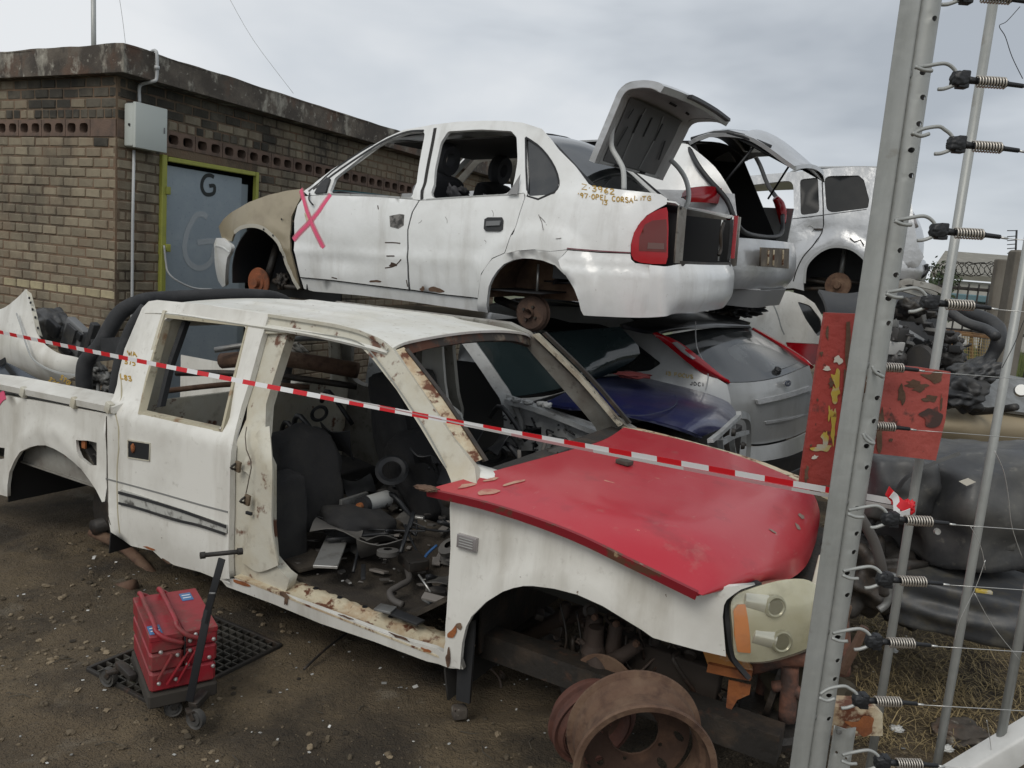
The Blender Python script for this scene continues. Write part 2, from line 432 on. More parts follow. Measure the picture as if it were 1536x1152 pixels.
def sheet_geo(outline, holes, f3, thick, step, outv, lines=()):
    """triangulated sheet with openings, mapped to 3D by f3(u,v), given a thickness"""
    v2, tris = tri2d(outline, holes, step, lines)
    e = step * .05
    V = []; N = []
    outv = Vector(outv)
    for p in v2:
        P = f3(p[0], p[1])
        du = f3(p[0] + e, p[1]) - f3(p[0] - e, p[1]); dv = f3(p[0], p[1] + e) - f3(p[0], p[1] - e)
        n = du.cross(dv)
        n = n.normalized() if n.length > 1e-12 else outv.normalized()
        if n.dot(outv) < 0: n = -n
        V.append(P); N.append(n)
    F = []
    for t in tris:
        a, b, c = (V[i] for i in t)
        F.append(t if (b - a).cross(c - a).dot(N[t[0]]) > 0 else (t[0], t[2], t[1]))
    if thick:
        n0 = len(V)
        B = [V[i] - N[i] * thick for i in range(n0)]
        cnt = {}
        for t in F:
            for k in range(3):
                a, b = t[k], t[(k + 1) % 3]
                cnt[(a, b)] = 1
        bd = [(a, b) for (a, b) in cnt if (b, a) not in cnt]
        allv = V + B
        allf = list(F) + [(t[0] + n0, t[2] + n0, t[1] + n0) for t in F]
        rid = {}
        def dup(i, src):
            k = (i, src)
            if k not in rid:
                rid[k] = len(allv); allv.append(V[i] if src == 0 else B[i])
            return rid[k]
        for a, b in bd:
            allf.append((dup(b, 0), dup(a, 0), dup(a, 1), dup(b, 1)))
        return allv, allf
    return V, F
def patch_geo(rows, nu=6, nv=6, thick=0.0, outv=(0, 0, 1)):
    g = [crs(r, nv) for r in rows]
    cols = [crs([g[i][j] for i in range(len(g))], nu) for j in range(len(g[0]))]
    nj, ni = len(cols), len(cols[0])
    V = [cols[j][i] for j in range(nj) for i in range(ni)]
    F = []
    for j in range(nj - 1):
        for i in range(ni - 1):
            F.append((j * ni + i, j * ni + i + 1, (j + 1) * ni + i + 1, (j + 1) * ni + i))
    # orient
    m = F[len(F) // 2]
    if (V[m[1]] - V[m[0]]).cross(V[m[3]] - V[m[0]]).dot(Vector(outv)) < 0:
        F = [tuple(reversed(f)) for f in F]
    if thick:
        N = [Vector() for _ in V]
        for f in F:
            n = (V[f[1]] - V[f[0]]).cross(V[f[3]] - V[f[0]])
            for i in f: N[i] += n
        n0 = len(V)
        B = [V[i] - (N[i].normalized() if N[i].length > 0 else Vector()) * thick for i in range(n0)]
        allv = V + B
        cnt = set()
        for f in F:
            for k in range(4): cnt.add((f[k], f[(k + 1) % 4]))
        allf = F + [tuple(i + n0 for i in reversed(f)) for f in F]
        rid = {}
        def dup(i, s):
            if (i, s) not in rid:
                rid[(i, s)] = len(allv); allv.append(V[i] if s == 0 else B[i])
            return rid[(i, s)]
        for a, b in cnt:
            if (b, a) not in cnt: allf.append((dup(b, 0), dup(a, 0), dup(a, 1), dup(b, 1)))
        return allv, allf
    return V, F
class MB:
    """collects simple solids in world coordinates into one mesh"""
    def __init__(s): s.v = []; s.f = []
    def geo(s, g):
        n = len(s.v); s.v += [Vector(p) for p in g[0]]; s.f += [tuple(i + n for i in f) for f in g[1]]; return s
    def box(s, c, size, rot=None, jit=0):
        """bevelled box; rot: 3x3 axes matrix"""
        c = Vector(c); hx, hy, hz = (d / 2 for d in size)
        b = min(hx, hy, hz) * .25
        pts = []
        n = len(s.v)
        # chamfered box: 24 verts
        for sx in (-1, 1):
            for sy in (-1, 1):
                for sz in (-1, 1):
                    j = Vector((random.uniform(-jit, jit), random.uniform(-jit, jit), random.uniform(-jit, jit)))
                    pts.append(Vector((sx * hx, sy * (hy - b), sz * (hz - b))) + j)
                    pts.append(Vector((sx * (hx - b), sy * hy, sz * (hz - b))) + j)
                    pts.append(Vector((sx * (hx - b), sy * (hy - b), sz * hz)) + j)
        s.v += [c + (rot @ p if rot else p) for p in pts]
        def I(x, y, z, k): return n + ((x * 2 + y) * 2 + z) * 3 + k
        q = []
        for x in (0, 1):
            f = [I(x, 0, 0, 0), I(x, 1, 0, 0), I(x, 1, 1, 0), I(x, 0, 1, 0)]; q.append(f if x else f[::-1])
        for y in (0, 1):
            f = [I(0, y, 0, 1), I(0, y, 1, 1), I(1, y, 1, 1), I(1, y, 0, 1)]; q.append(f if y else f[::-1])
        for z in (0, 1):
            f = [I(0, 0, z, 2), I(1, 0, z, 2), I(1, 1, z, 2), I(0, 1, z, 2)]; q.append(f if z else f[::-1])
        for x in (0, 1):
            for y in (0, 1):
                f = [I(x, y, 0, 0), I(x, y, 1, 0), I(x, y, 1, 1), I(x, y, 0, 1)]; q.append(f if x != y else f[::-1])
            for z in (0, 1):
                f = [I(x, 0, z, 0), I(x, 0, z, 2), I(x, 1, z, 2), I(x, 1, z, 0)]; q.append(f if x != z else f[::-1])
        for y in (0, 1):
            for z in (0, 1):
                f = [I(0, y, z, 1), I(0, y, z, 2), I(1, y, z, 2), I(1, y, z, 1)]; q.append(f if y == z else f[::-1])
        for x in (0, 1):
            for y in (0, 1):
                for z in (0, 1):
                    f = [I(x, y, z, 0), I(x, y, z, 1), I(x, y, z, 2)]; q.append(f if (x + y + z) % 2 == 0 else f[::-1])
        s.f += [tuple(f) for f in q]
        return s
    def bar(s, a, b, w, h, up=(0, 0, 1)):
        a, b = Vector(a), Vector(b); x = (b - a).normalized(); y = Vector(up).cross(x)
        y = y.normalized() if y.length > 1e-6 else Vector((1, 0, 0)); z = x.cross(y)
        M = Matrix((x, y, z)).transposed()
        return s.box((a + b) / 2, ((b - a).length, w, h), M)
    def tube(s, pts, r, n=8, sm=0, cap=True):
        P = crs(pts, sm) if sm else [Vector(p) for p in pts]
        m = len(P); rr = r if isinstance(r, (list, tuple)) else None
        n0 = len(s.v); prev = None
        for i in range(m):
            d = (P[min(i + 1, m - 1)] - P[max(i - 1, 0)])
            d = d.normalized() if d.length > 0 else Vector((0, 0, 1))
            if prev is None:
                a = d.orthogonal().normalized()
            else:
                a = prev - d * prev.dot(d)
                a = a.normalized() if a.length > 1e-6 else d.orthogonal().normalized()
            prev = a; b = d.cross(a)
            if rr:
                t = i / (m - 1) * (len(rr) - 1); k = min(int(t), len(rr) - 2); R_ = rr[k] + (rr[k + 1] - rr[k]) * (t - k)
            else: R_ = r
            for k in range(n):
                an = 2 * math.pi * k / n
                s.v.append(P[i] + a * math.cos(an) * R_ + b * math.sin(an) * R_)
        for i in range(m - 1):
            for k in range(n):
                s.f.append((n0 + i * n + k, n0 + i * n + (k + 1) % n, n0 + (i + 1) * n + (k + 1) % n, n0 + (i + 1) * n + k))
        if cap:
            s.f.append(tuple(n0 + k for k in reversed(range(n)))); s.f.append(tuple(n0 + (m - 1) * n + k for k in range(n)))
        return s
    def lathe(s, prof, o, axis, n=32):
        """prof: (radius, distance along axis)"""
        o = Vector(o); d = Vector(axis).normalized(); a = d.orthogonal().normalized(); b = d.cross(a); n0 = len(s.v)
        for i in range(len(prof) - 1):
            for r, z in prof[i:i + 2]:
                for k in range(n):
                    an = 2 * math.pi * k / n
                    s.v.append(o + d * z + a * math.cos(an) * r + b * math.sin(an) * r)
            m = n0 + 2 * i * n
            for k in range(n):
                s.f.append((m + k, m + (k + 1) % n, m + n + (k + 1) % n, m + n + k))
        return s
    def blob(s, c, size, rot=None, amp=.15, fr=3.0, sub=3, seed=0, sq=0):
        c = Vector(c); g = ICO[sub]; n = len(s.v)
        for p in g[0]:
            q = p.copy()
            if sq:
                k = max(abs(q.x), abs(q.y), abs(q.z)); q = q.lerp(q / k, sq)
            q = q * (1 + amp * noise.noise(p * fr + Vector((seed * 7.1, seed * 3.3, 0))))
            q = Vector((q.x * size[0], q.y * size[1], q.z * size[2]))
            s.v.append(c + (rot @ q if rot else q))
        s.f += [tuple(i + n for i in f) for f in g[1]]
        return s
    def build(s, th, name, m, parent=None, smooth=True, **k):
        return th.add(name, s.v, s.f, m, parent, smooth, **k)
    def single(s, name, label, cat, m, group=None, smooth=True, kind=None):
        return single(name, label, cat, s.v, s.f, m, group, smooth, kind)
def _ico():
    t = (1 + 5 ** .5) / 2
    V = [Vector(v).normalized() for v in ((-1, t, 0), (1, t, 0), (-1, -t, 0), (1, -t, 0), (0, -1, t), (0, 1, t), (0, -1, -t), (0, 1, -t), (t, 0, -1), (t, 0, 1), (-t, 0, -1), (-t, 0, 1))]
    F = [(0, 11, 5), (0, 5, 1), (0, 1, 7), (0, 7, 10), (0, 10, 11), (1, 5, 9), (5, 11, 4), (11, 10, 2), (10, 7, 6), (7, 1, 8), (3, 9, 4), (3, 4, 2), (3, 2, 6), (3, 6, 8), (3, 8, 9), (4, 9, 5), (2, 4, 11), (6, 2, 10), (8, 6, 7), (9, 8, 1)]
    L = [(V, F)]
    for _ in range(4):
        V2 = list(V); F2 = []; c = {}
        def mid(a, b):
            k = (min(a, b), max(a, b))
            if k not in c: c[k] = len(V2); V2.append(((V2[a] + V2[b]) / 2).normalized())
            return c[k]
        for a, b, d in F:
            x, y, z = mid(a, b), mid(b, d), mid(d, a); F2 += [(a, x, z), (b, y, x), (d, z, y), (x, y, z)]
        V, F = V2, F2; L.append((V, F))
    return L
ICO = _ico()
def rotm(ax, an, ax2=None, an2=0):
    M = Matrix.Rotation(R(an), 3, ax)
    return Matrix.Rotation(R(an2), 3, ax2) @ M if ax2 else M

class Car(Thing):
    """vehicle frame: s forward from the rear axle, t towards the seen side, h up; points returned in world space"""
    def __init__(s, name, label, pose, side, group=None, cat='car', k=1.0):
        X, Y, Z, yaw, pit, rol = pose; s.k = k
        a = Vector((math.cos(yaw) * math.cos(pit), math.sin(yaw) * math.cos(pit), math.sin(pit)))
        l = Vector((-math.sin(yaw), math.cos(yaw), 0)) * side
        u = a.cross(l) * side
        l2 = l * math.cos(rol) + u * math.sin(rol); u2 = u * math.cos(rol) - l * math.sin(rol)
        s.a, s.l, s.u, s.O = a, l2, u2, Vector((X, Y, Z))
        y = l2 * side
        M = Matrix(((a.x, y.x, u2.x, X), (a.y, y.y, u2.y, Y), (a.z, y.z, u2.z, Z), (0, 0, 0, 1)))
        super().__init__(name, label, cat, group=group, M=M)
        s.rot = Matrix((a, l2, u2)).transposed()
    def P(s, S, T, H): return s.O + (s.a * S + s.l * T + s.u * H) * s.k
    def loc(s, w):
        d = (w - s.O) / s.k; return Vector((d.dot(s.a), d.dot(s.l), d.dot(s.u)))
    def ax(s, px, py, k, val):
        d = ray(px, py); n = (s.a, s.l, s.u)[k]; o = (CAM - s.O).dot(n)
        return s.loc(CAM + d * ((val * s.k - o) / d.dot(n)))
    def on(s, px, py, tf):
        t = tf(0, .6)
        for _ in range(25):
            q = s.ax(px, py, 1, t); t = tf(q.x, q.z)
        return (q.x, q.z)
    def ons(s, pts, tf): return [Vector(s.on(x, y, tf)) for x, y in pts]
    def side(s, name, px, tf, m, holes=(), thick=.02, step=.05, parent=None, hol_sm=True, off=0, rnd=0, **k):
        ol = s.ons(px, tf)
        if rnd: ol = rounded(ol, rnd)
        hs = [rounded(s.ons(h, tf), .22) if hol_sm else s.ons(h, tf) for h in holes]
        g = sheet_geo(ol, hs, lambda u, v: s.P(u, tf(u, v) + off, v), thick, step, s.l)
        return s.add(name, g[0], g[1], m, parent, **k)
    def rib(s, name, px, tf, m, w=.006, off=.004, sm=4, parent=None, close=False, th=.004):
        """thin raised line or strip on the seen side"""
        P = crs(s.ons(px, tf), sm) if sm else s.ons(px, tf)
        g = ribbon([s.P(p[0], tf(p[0], p[1]) + off, p[1]) for p in P], s.l, w, th)
        return s.add(name, g[0], g[1], m, parent)
    def mirror(s, rows):  # rows of (s,t,h)
        return [[s.P(*p) for p in r] for r in rows]
def ribbon(P, n, w, th=.003):
    n = Vector(n).normalized(); V = []; F = []
    m = len(P); Q = []
    for i in range(m):
        d = P[min(i + 1, m - 1)] - P[max(i - 1, 0)]
        b = n.cross(d)
        b = b.normalized() if b.length > 1e-9 else Vector((0, 0, 1))
        Q.append((P[i] + b * w / 2, P[i] - b * w / 2, P[i] - b * w / 2 - n * th, P[i] + b * w / 2 - n * th))
    for k in range(4):
        s0 = len(V)
        for q in Q: V += [q[k], q[(k + 1) % 4]]
        for i in range(m - 1): F.append((s0 + 2 * i, s0 + 2 * i + 1, s0 + 2 * i + 3, s0 + 2 * i + 2))
    for q in (Q[0], Q[-1]):
        s0 = len(V); V += list(q); F.append((s0, s0 + 1, s0 + 2, s0 + 3))
    return V, F
def organic(cx, cy, rx, ry, seed, ang=0, jit=.4, n=10):
    rr = random.Random(seed); P = []; ca, sa = math.cos(ang), math.sin(ang)
    for k in range(n):
        a = k / n * 6.283; r = 1 + rr.uniform(-jit, jit); x, y = math.cos(a) * rx * r, math.sin(a) * ry * r
        P.append((cx + x * ca - y * sa, cy + x * sa + y * ca, 0))
    return [(p.x, p.y) for p in crs(P, 3, True)]
def sstep(a, b, x):
    t = max(0.0, min(1.0, (x - a) / (b - a))); return t * t * (3 - 2 * t)

# hand-lettered stroke glyphs in a unit box (y up)
GL = {
 'Z': [[(0, 1), (.8, 1), (0, 0), (.8, 0)]], '.': [[(.2, .45), (.35, .5)]], "'": [[(.3, 1), (.25, .75)]],
 '3': [[(.1, .9), (.6, 1), (.7, .75), (.35, .55), (.75, .4), (.6, 0), (.1, .05)]],
 '9': [[(.7, .6), (.3, .5), (.15, .8), (.4, 1), (.7, .85), (.7, .5), (.5, 0)]],
 '6': [[(.7, 1), (.3, .7), (.15, .3), (.4, 0), (.7, .2), (.6, .45), (.2, .4)]],
 '2': [[(.1, .8), (.4, 1), (.7, .75), (.1, 0), (.8, .02)]], '7': [[(.05, 1), (.75, 1), (.35, 0)]],
 'O': [[(.4, 1), (.1, .6), (.2, .1), (.5, 0), (.75, .4), (.65, .9), (.4, 1)]],
 'P': [[(.1, 0), (.15, 1), (.6, .95), (.65, .6), (.15, .5)]], 'E': [[(.7, 1), (.1, 1), (.1, 0), (.7, 0)], [(.1, .5), (.6, .5)]],
 'L': [[(.15, 1), (.1, 0), (.75, .03)]], 'C': [[(.75, .9), (.35, 1), (.1, .5), (.3, 0), (.75, .1)]],
 'R': [[(.1, 0), (.15, 1), (.6, .95), (.65, .6), (.15, .5), (.75, 0)]], 'S': [[(.7, .9), (.3, 1), (.15, .7), (.65, .4), (.6, 0), (.1, .1)]],
 'A': [[(0, 0), (.4, 1), (.8, 0)], [(.15, .4), (.65, .4)]], 'I': [[(.4, .65), (.4, 0)]], 'T': [[(0, .9), (.8, 1)], [(.4, .95), (.4, 0)]],
 'G': [[(.75, .85), (.4, 1), (.1, .55), (.3, 0), (.75, .1), (.75, .45), (.45, .45)]], '1': [[(.4, 1), (.35, 0)]],
 'W': [[(0, 1), (.2, 0), (.4, .7), (.6, 0), (.85, 1)]], '5': [[(.7, 1), (.2, 1), (.15, .6), (.6, .6), (.65, .15), (.1, 0)]],
 '8': [[(.4, .55), (.15, .8), (.4, 1), (.65, .8), (.4, .55), (.1, .25), (.4, 0), (.7, .25), (.4, .55)]],
 'U': [[(.1, 1), (.15, .1), (.6, .05), (.7, 1)]], 'J': [[(.6, 1), (.6, .1), (.3, 0), (.1, .2)]], 'D': [[(.1, 0), (.1, 1), (.6, .8), (.65, .2), (.1, 0)]],
 'F': [[(.7, 1), (.1, 1), (.1, 0)], [(.1, .5), (.6, .5)]], 'K': [[(.1, 1), (.1, 0)], [(.7, 1), (.1, .45), (.75, 0)]],
}
def lettering(text, org, ux, uy, to3d, n, w, th=.002, sp=1.15, jit=.04):
    """text drawn stroke by stroke: org + x*ux + y*uy in pixels mapped to the surface by to3d"""
    mb = MB(); x = 0; org, ux, uy = Vector(org), Vector(ux), Vector(uy)
    for ch in text:
        if ch == ' ': x += .7; continue
        for st in GL[ch]:
            q = [Vector((a + random.uniform(-jit, jit), b + random.uniform(-jit, jit))) for a, b in st]
            q = crs(q, 4) if len(q) > 2 and ch not in 'ZAEFLTKW71' else q
            mb.geo(ribbon([to3d(*(org + ux * (x + p.x) + uy * p.y)) for p in q], n, w, th))
        x += sp * .85 if ch not in "'.I1" else .6
    return mb
# ================================================================ GROUND
def gh(x, y):
    """height of the yard's packed soil"""
    p = Vector((x, y, 0))
    z = noise.noise(p * .55) * .035 + noise.noise(p * 2.1) * .016 + noise.noise(p * 7) * .014 + noise.noise(p * 19) * .009
    for (ax_, ay, dx, dy) in ((-2.6, 2.35, .97, .24), (-2.6, 3.45, .985, .17), (.2, 1.9, .55, .83)):
        d = abs((x - ax_) * dy - (y - ay) * dx + .08 * noise.noise(Vector((x, y, 4)))); z += -.012 * math.exp(-(d / .07) ** 2) + .007 * math.exp(-((d - .13) / .05) ** 2)
    r = math.hypot(x, y)
    return (z - .03) * (1 - sstep(9, 14, r)) - .03 * sstep(9, 14, r)
GR = [at_z(px, py, 0.0) for px, py in ((140, 1003), (325, 925), (418, 972), (228, 1064))]
# rectangle of the drain grate
gc = sum(GR, Vector()) / 4
gu = ((GR[1] - GR[0]) + (GR[2] - GR[3])).normalized(); gv = Vector((-gu.y, gu.x, 0))
GL_, GW_ = .62, .44
gu_c = gc
grect = [gc + gu * a * GL_ / 2 + gv * b * GW_ / 2 for a, b in ((-1, -1), (1, -1), (1, 1), (-1, 1))]
hole = [(p.x, p.y) for p in grect]
def gdist(x, y):
    d = Vector((x, y, 0)) - gc; a = abs(d.dot(gu)) - GL_ / 2; b = abs(d.dot(gv)) - GW_ / 2
    return max(a, b)
def gf(x, y):
    z = gh(x, y); k = sstep(.0, .25, gdist(x, y)); return Vector((x, y, z * k + .0 * (1 - k)))
near = sheet_geo([(-2.6, 1.6), (2.9, 1.6), (2.9, 4.6), (-3.9, 4.6)], [hole], gf, 0, .032, (0, 0, 1))
single('ground', None, None, near[0], near[1], soil, kind='structure')
V = []; F = []
def gridpatch(x0, x1, y0, y1, nx, ny, f, skip=None):
    n = len(V)
    for j in range(ny + 1):
        for i in range(nx + 1):
            x = x0 + (x1 - x0) * i / nx; y = y0 + (y1 - y0) * j / ny; V.append(f(x, y))
    for j in range(ny):
        for i in range(nx):
            F.append((n + j * (nx + 1) + i, n + j * (nx + 1) + i + 1, n + (j + 1) * (nx + 1) + i + 1, n + (j + 1) * (nx + 1) + i))
g2 = lambda x, y: Vector((x, y, gh(x, y) - .012))
gridpatch(-12, 12, 4.5, 22, 90, 66, g2); gridpatch(-12, -2.55, -6, 4.5, 30, 36, g2); gridpatch(2.85, 12, -6, 4.5, 30, 36, g2); gridpatch(-2.55, 2.85, -6, 1.66, 20, 24, g2)
single('yard_ground', None, None, V, F, soil, kind='structure')
V = []; F = []
gridpatch(-300, 300, -60, 600, 12, 14, lambda x, y: Vector((x, y, -.11)))
single('far_ground', None, None, V, F, mat('far_field_soil', (0.09, 0.085, 0.055), 0.95, layers=[((0.07, 0.10, 0.03), .05, 0.4, 0.6, 0.8)]), kind='structure')
# drain: pit and grate
pit = Thing('drain_pit', 'dark rectangular drain pit sunk in the soil under the tool trolley', 'drain', loc=gc - Vector((0, 0, .35)))
mb = MB()
for k in range(4):
    a, b = grect[k], grect[(k + 1) % 4]; n = len(mb.v); dz = Vector((0, 0, .35))
    mb.v += [a + Vector((0, 0, .004)), b + Vector((0, 0, .004)), b - dz, a - dz]; mb.f.append((n, n + 1, n + 2, n + 3))
n = len(mb.v); mb.v += [p - Vector((0, 0, .35)) for p in grect]; mb.f.append((n, n + 1, n + 2, n + 3))
mb.build(pit, 'pit_wall', mat('wet_black_pit', (0.015, 0.013, 0.011), .9), smooth=False)
gt = Thing('drain_grate', 'black steel drain grate lying flat in the soil beneath the red tool box', 'grate', loc=gc)
mb = MB()
e = .001
c4 = [p + Vector((0, 0, e)) for p in grect]
for k in range(4): mb.bar(c4[k], c4[(k + 1) % 4], .016, .024)
mb.build(gt, 'frame', dark_metal)
gbar = mat('worn_grate_bar', (0.075, 0.07, 0.06), .6, .3, layers=[((0.03, 0.025, 0.02), 12, .45, .65, .8)])
for i in range(1, 16):
    mb = MB(); t = -GL_ / 2 + GL_ * i / 16
    mb.bar(gc + gu * t - gv * GW_ / 2 + Vector((0, 0, -.004)), gc + gu * t + gv * GW_ / 2 + Vector((0, 0, -.004)), .007, .026)
    mb.build(gt, 'bar', gbar)
for i in range(1, 9):
    mb = MB(); t = -GW_ / 2 + GW_ * i / 9
    mb.bar(gc + gv * t - gu * GL_ / 2 + Vector((0, 0, .003)), gc + gv * t + gu * GL_ / 2 + Vector((0, 0, .003)), .008, .012)
    mb.build(gt, 'bar', gbar)
# loose stones and clods
mb = MB(); mc = MB()
rs = random.Random(5)
for i in range(11000):
    u = rs.random()
    if u < .75: x, y = rs.uniform(-2.6, 2.2), rs.uniform(1.9, 4.5)
    else: x, y = rs.uniform(-4.2, 4.5), rs.uniform(2.5, 7.5)
    if gdist(x, y) < .03: continue
    cl = noise.noise(Vector((x * 1.1, y * 1.1, 3)))
    if rs.random() > .45 + cl * 1.6: continue
    r = .0024 + .011 * rs.random() ** 5 + (.014 * rs.random() if rs.random() < .012 else 0)
    z = gf(x, y).z if (y < 4.6) else gh(x, y)
    mb.blob((x, y, z + r * .35), (r * rs.uniform(.8, 1.5), r * rs.uniform(.8, 1.5), r * .7), None, .6, 2, 0 if r < .006 else 1, i)
for i in range(300):
    x, y = rs.uniform(-2.5, 2.2), rs.uniform(2.0, 4.2)
    if gdist(x, y) < .03: continue
    r = rs.uniform(.002, .0065) * (1.7 if rs.random() < .08 else 1)
    mc.box((x, y, gf(x, y).z + .003), (r * 2, r * 1.4, .002), rotm('Z', rs.uniform(0, 360), 'X', rs.uniform(-20, 20)))
mb.single('gravel', None, None, stone, kind='stuff', smooth=False)
mc.single('glass_and_plastic_chips', None, None, chip, kind='stuff', smooth=False)
# twigs and clods near the vehicle
mb = MB()
for i in range(60):
    x, y = rs.uniform(-2.2, 1.6), rs.uniform(2.1, 3.8)
    if gdist(x, y) < .05: continue
    a = rs.uniform(0, 6.3); l = rs.uniform(.02, .09)
    z = gf(x, y).z + .004
    mb.tube([(x, y, z), (x + l * math.cos(a) * .5, y + l * math.sin(a) * .5, z + .004), (x + l * math.cos(a + .4), y + l * math.sin(a + .4), z)], .002, 5)
mb.single('twig_litter', None, None, barkm, kind='stuff')
# small concrete cube under the sill
p = at_z(689, 1072, 0.02)
MB().box(p + Vector((0, 0, .012)), (.055, .05, .045), rotm('Z', 20)).single('broken_brick', 'small grey broken block lying on the soil under the pickup door opening', 'block', concrete)
p0, p1 = at_z(456, 1004, .01), at_z(520, 950, .012)
MB().tube([p0, (p0 + p1) / 2 + Vector((0, 0, .01)), p1], .006, 6, 4).single('metal_strip', 'thin dark metal strip lying on the soil beside the drain grate', 'strip', dark_metal)

# ================================================================ BUILDING
dL = Vector((-math.sin(R(64)), math.cos(R(64)), 0)); dR = Vector((math.sin(R(26)), math.cos(R(26)), 0))
bc = at_y(174, 300, 6.9); bc.z = 0
slabc = bc + (-dR) * .09 + (-dL) * .20
z_sb = on_plane(184, 108, slabc, Vector((0, 1, 0))).z
z_st = on_plane(188, 64.5, slabc, Vector((0, 1, 0))).z
bld = Thing('brick_outbuilding', 'low flat roofed brick outbuilding with stained concrete roof slab and numbered metal door', 'building', loc=bc)
CH = .0862; BLN = .198
LW, RW = 3.0, 7.0
def onR(px, py): return on_plane(px, py, bc, dL)      # right wall plane (normal dL)
def onL(px, py): return on_plane(px, py, bc, dR)
dl, dr_ = onR(240, 300), onR(384, 300)
door_a = (dl - bc).dot(dR); door_b = (dr_ - bc).dot(dR)
door_t = onR(243, 232).z
# vents: row directly below 4 courses
courses = []
z = z_sb + .0
k = 0
z_top = z_sb
while z > -.05:
    if k == 4: h = .15; kind = 'vent'
    elif k == 3: h = CH; kind = 'header'
    else: h = CH; kind = 'stretcher'
    courses.append((z - h, z, kind, k)); z -= h; k += 1
zpale = (onL(90, 428)).z
cands = []
vents = []
for wi, (d, n, Lw) in enumerate(((dL, -dR, LW), (dR, -dL, RW))):
    for (z0, z1, kd, k) in courses:
        ln = {'stretcher': BLN, 'header': .104, 'vent': .33}[kd]
        x = -(ln * .5 if k % 2 and kd != 'vent' else 0) if wi == 0 else -(0 if k % 2 and kd != 'vent' else ln * .5)
        first = True
        while x < Lw:
            a, b = max(x, .002), min(x + ln, Lw)
            x += ln
            if b - a < .04: continue
            if wi == 1 and z1 > door_t - .45 * 0 and False: continue
            if wi == 1 and b > door_a and a < door_b and z0 < door_t - .01:
                # cut bricks at the door opening
                if a < door_a - .03: b = door_a
                elif b > door_b + .03: a = door_b
                else: continue
            if kd == 'vent':
                if first and wi == 0: kd2 = 'solid'
                else: kd2 = 'vent'
                vents.append((d, n, a, b, z0, z1, kd2 if b - a > .2 else 'solid')); first = False
            else:
                pale = wi == 0 and z0 < zpale < z1
                c = bc + d * ((a + b) / 2) + Vector((0, 0, (z0 + z1) / 2))
                cands.append((d, n, a, b, z0, z1, pale, (c - CAM).length, wi, k))
def brick_geo(ln, h, seed):
    rb = random.Random(seed); b = .006
    mbk = MB(); mbk.box((0, 0, 0), (ln - .014, .05, h - .014), None)
    mbk.v = [v + Vector((rb.uniform(-.0028, .0028), rb.uniform(-.003, .003), rb.uniform(-.0028, .0028))) for v in mbk.v]
    return mbk
bmesh_cache = {}
def brick_obj(c, d, n, ln, h, m, seed):
    key = (round(ln, 2), round(h, 2), seed % 9, m.name)
    if key not in bmesh_cache:
        g = brick_geo(ln, h, seed)
        me = bpy.data.meshes.new('brick'); me.from_pydata(g.v, [], g.f); me.materials.append(m); bmesh_cache[key] = me
    o = bpy.data.objects.new('brick', bmesh_cache[key])
    COL.objects.link(o); o.parent = bld.o
    x = d; z_ = Vector((0, 0, 1)); y = z_.cross(x)
    o.matrix_local = bld.Mi @ Matrix(((x.x, y.x, 0, c.x), (x.y, y.y, 0, c.y), (0, 0, 1, c.z), (0, 0, 0, 1)))
def vis_ok(c):
    q = c[2]  # crude: only what shows above the vehicles
    return c[4] > 1.05 and (c[8] == 0 and c[2] < 1.9 or c[8] == 1 and c[2] < 5.2)
order = sorted(cands, key=lambda c: (not vis_ok(c), c[7]))
rest = MB()
rb = random.Random(3)
for i, (d, n, a, b, z0, z1, pale, ds, wi, ck_) in enumerate(order):
    c = bc + d * ((a + b) / 2) + Vector((0, 0, (z0 + z1) / 2)) - n * (.0215 + rb.uniform(-.001, .006)) + d * rb.uniform(-.002, .002)
    if i < 298:
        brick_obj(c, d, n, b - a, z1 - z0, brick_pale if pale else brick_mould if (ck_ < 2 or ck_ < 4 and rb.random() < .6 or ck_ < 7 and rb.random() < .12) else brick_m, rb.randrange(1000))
    else:
        x = d; y = Vector((0, 0, 1)).cross(x)
        rest.box(c, (b - a - .014, .05, z1 - z0 - .014), Matrix((x, y, (0, 0, 1))).transposed(), .0015)
rest.build(bld, 'brickwork', brick_m, smooth=False, kind='stuff')
# mortar backing, set 7 mm behind the brick faces, with the door and vent openings
for (d, n, Lw, wi) in ((dL, -dR, LW, 0), (dR, -dL, RW, 1)):
    ol = [(0.0, -.1), (Lw, -.1), (Lw, z_sb), (0.0, z_sb)]
    if wi == 1: ol = [(0, -.1), (door_a, -.1), (door_a, door_t), (door_b, door_t), (door_b, -.1), (Lw, -.1), (Lw, z_sb), (0, z_sb)]
    vz0 = [c for c in courses if c[2] == 'vent'][0]
    hs = [[(.06, vz0[0] + .012), (Lw - .2, vz0[0] + .012), (Lw - .2, vz0[1] - .012), (.06, vz0[1] - .012)]]
    g = sheet_geo(ol, hs, lambda u, v: bc + d * u + Vector((0, 0, v)) - n * .006, .03, .4, n)
    bld.add('wall', g[0], g[1], mortar, smooth=False)
# dark room behind
mb = MB()
inn = bc + dL * .25 + dR * .25
for a, b in ((inn, inn + dR * 6.4), (inn + dR * 6.4, inn + dR * 6.4 + dL * 2.6), (inn, inn + dL * 2.6)):
    mb.bar(a + Vector((0, 0, z_sb / 2 - .01)), b + Vector((0, 0, z_sb / 2 - .01)), .03, z_sb - .02)
mb.build(bld, 'inner_wall', mat('dark_room', (0.02, 0.018, 0.015), .9), smooth=False)
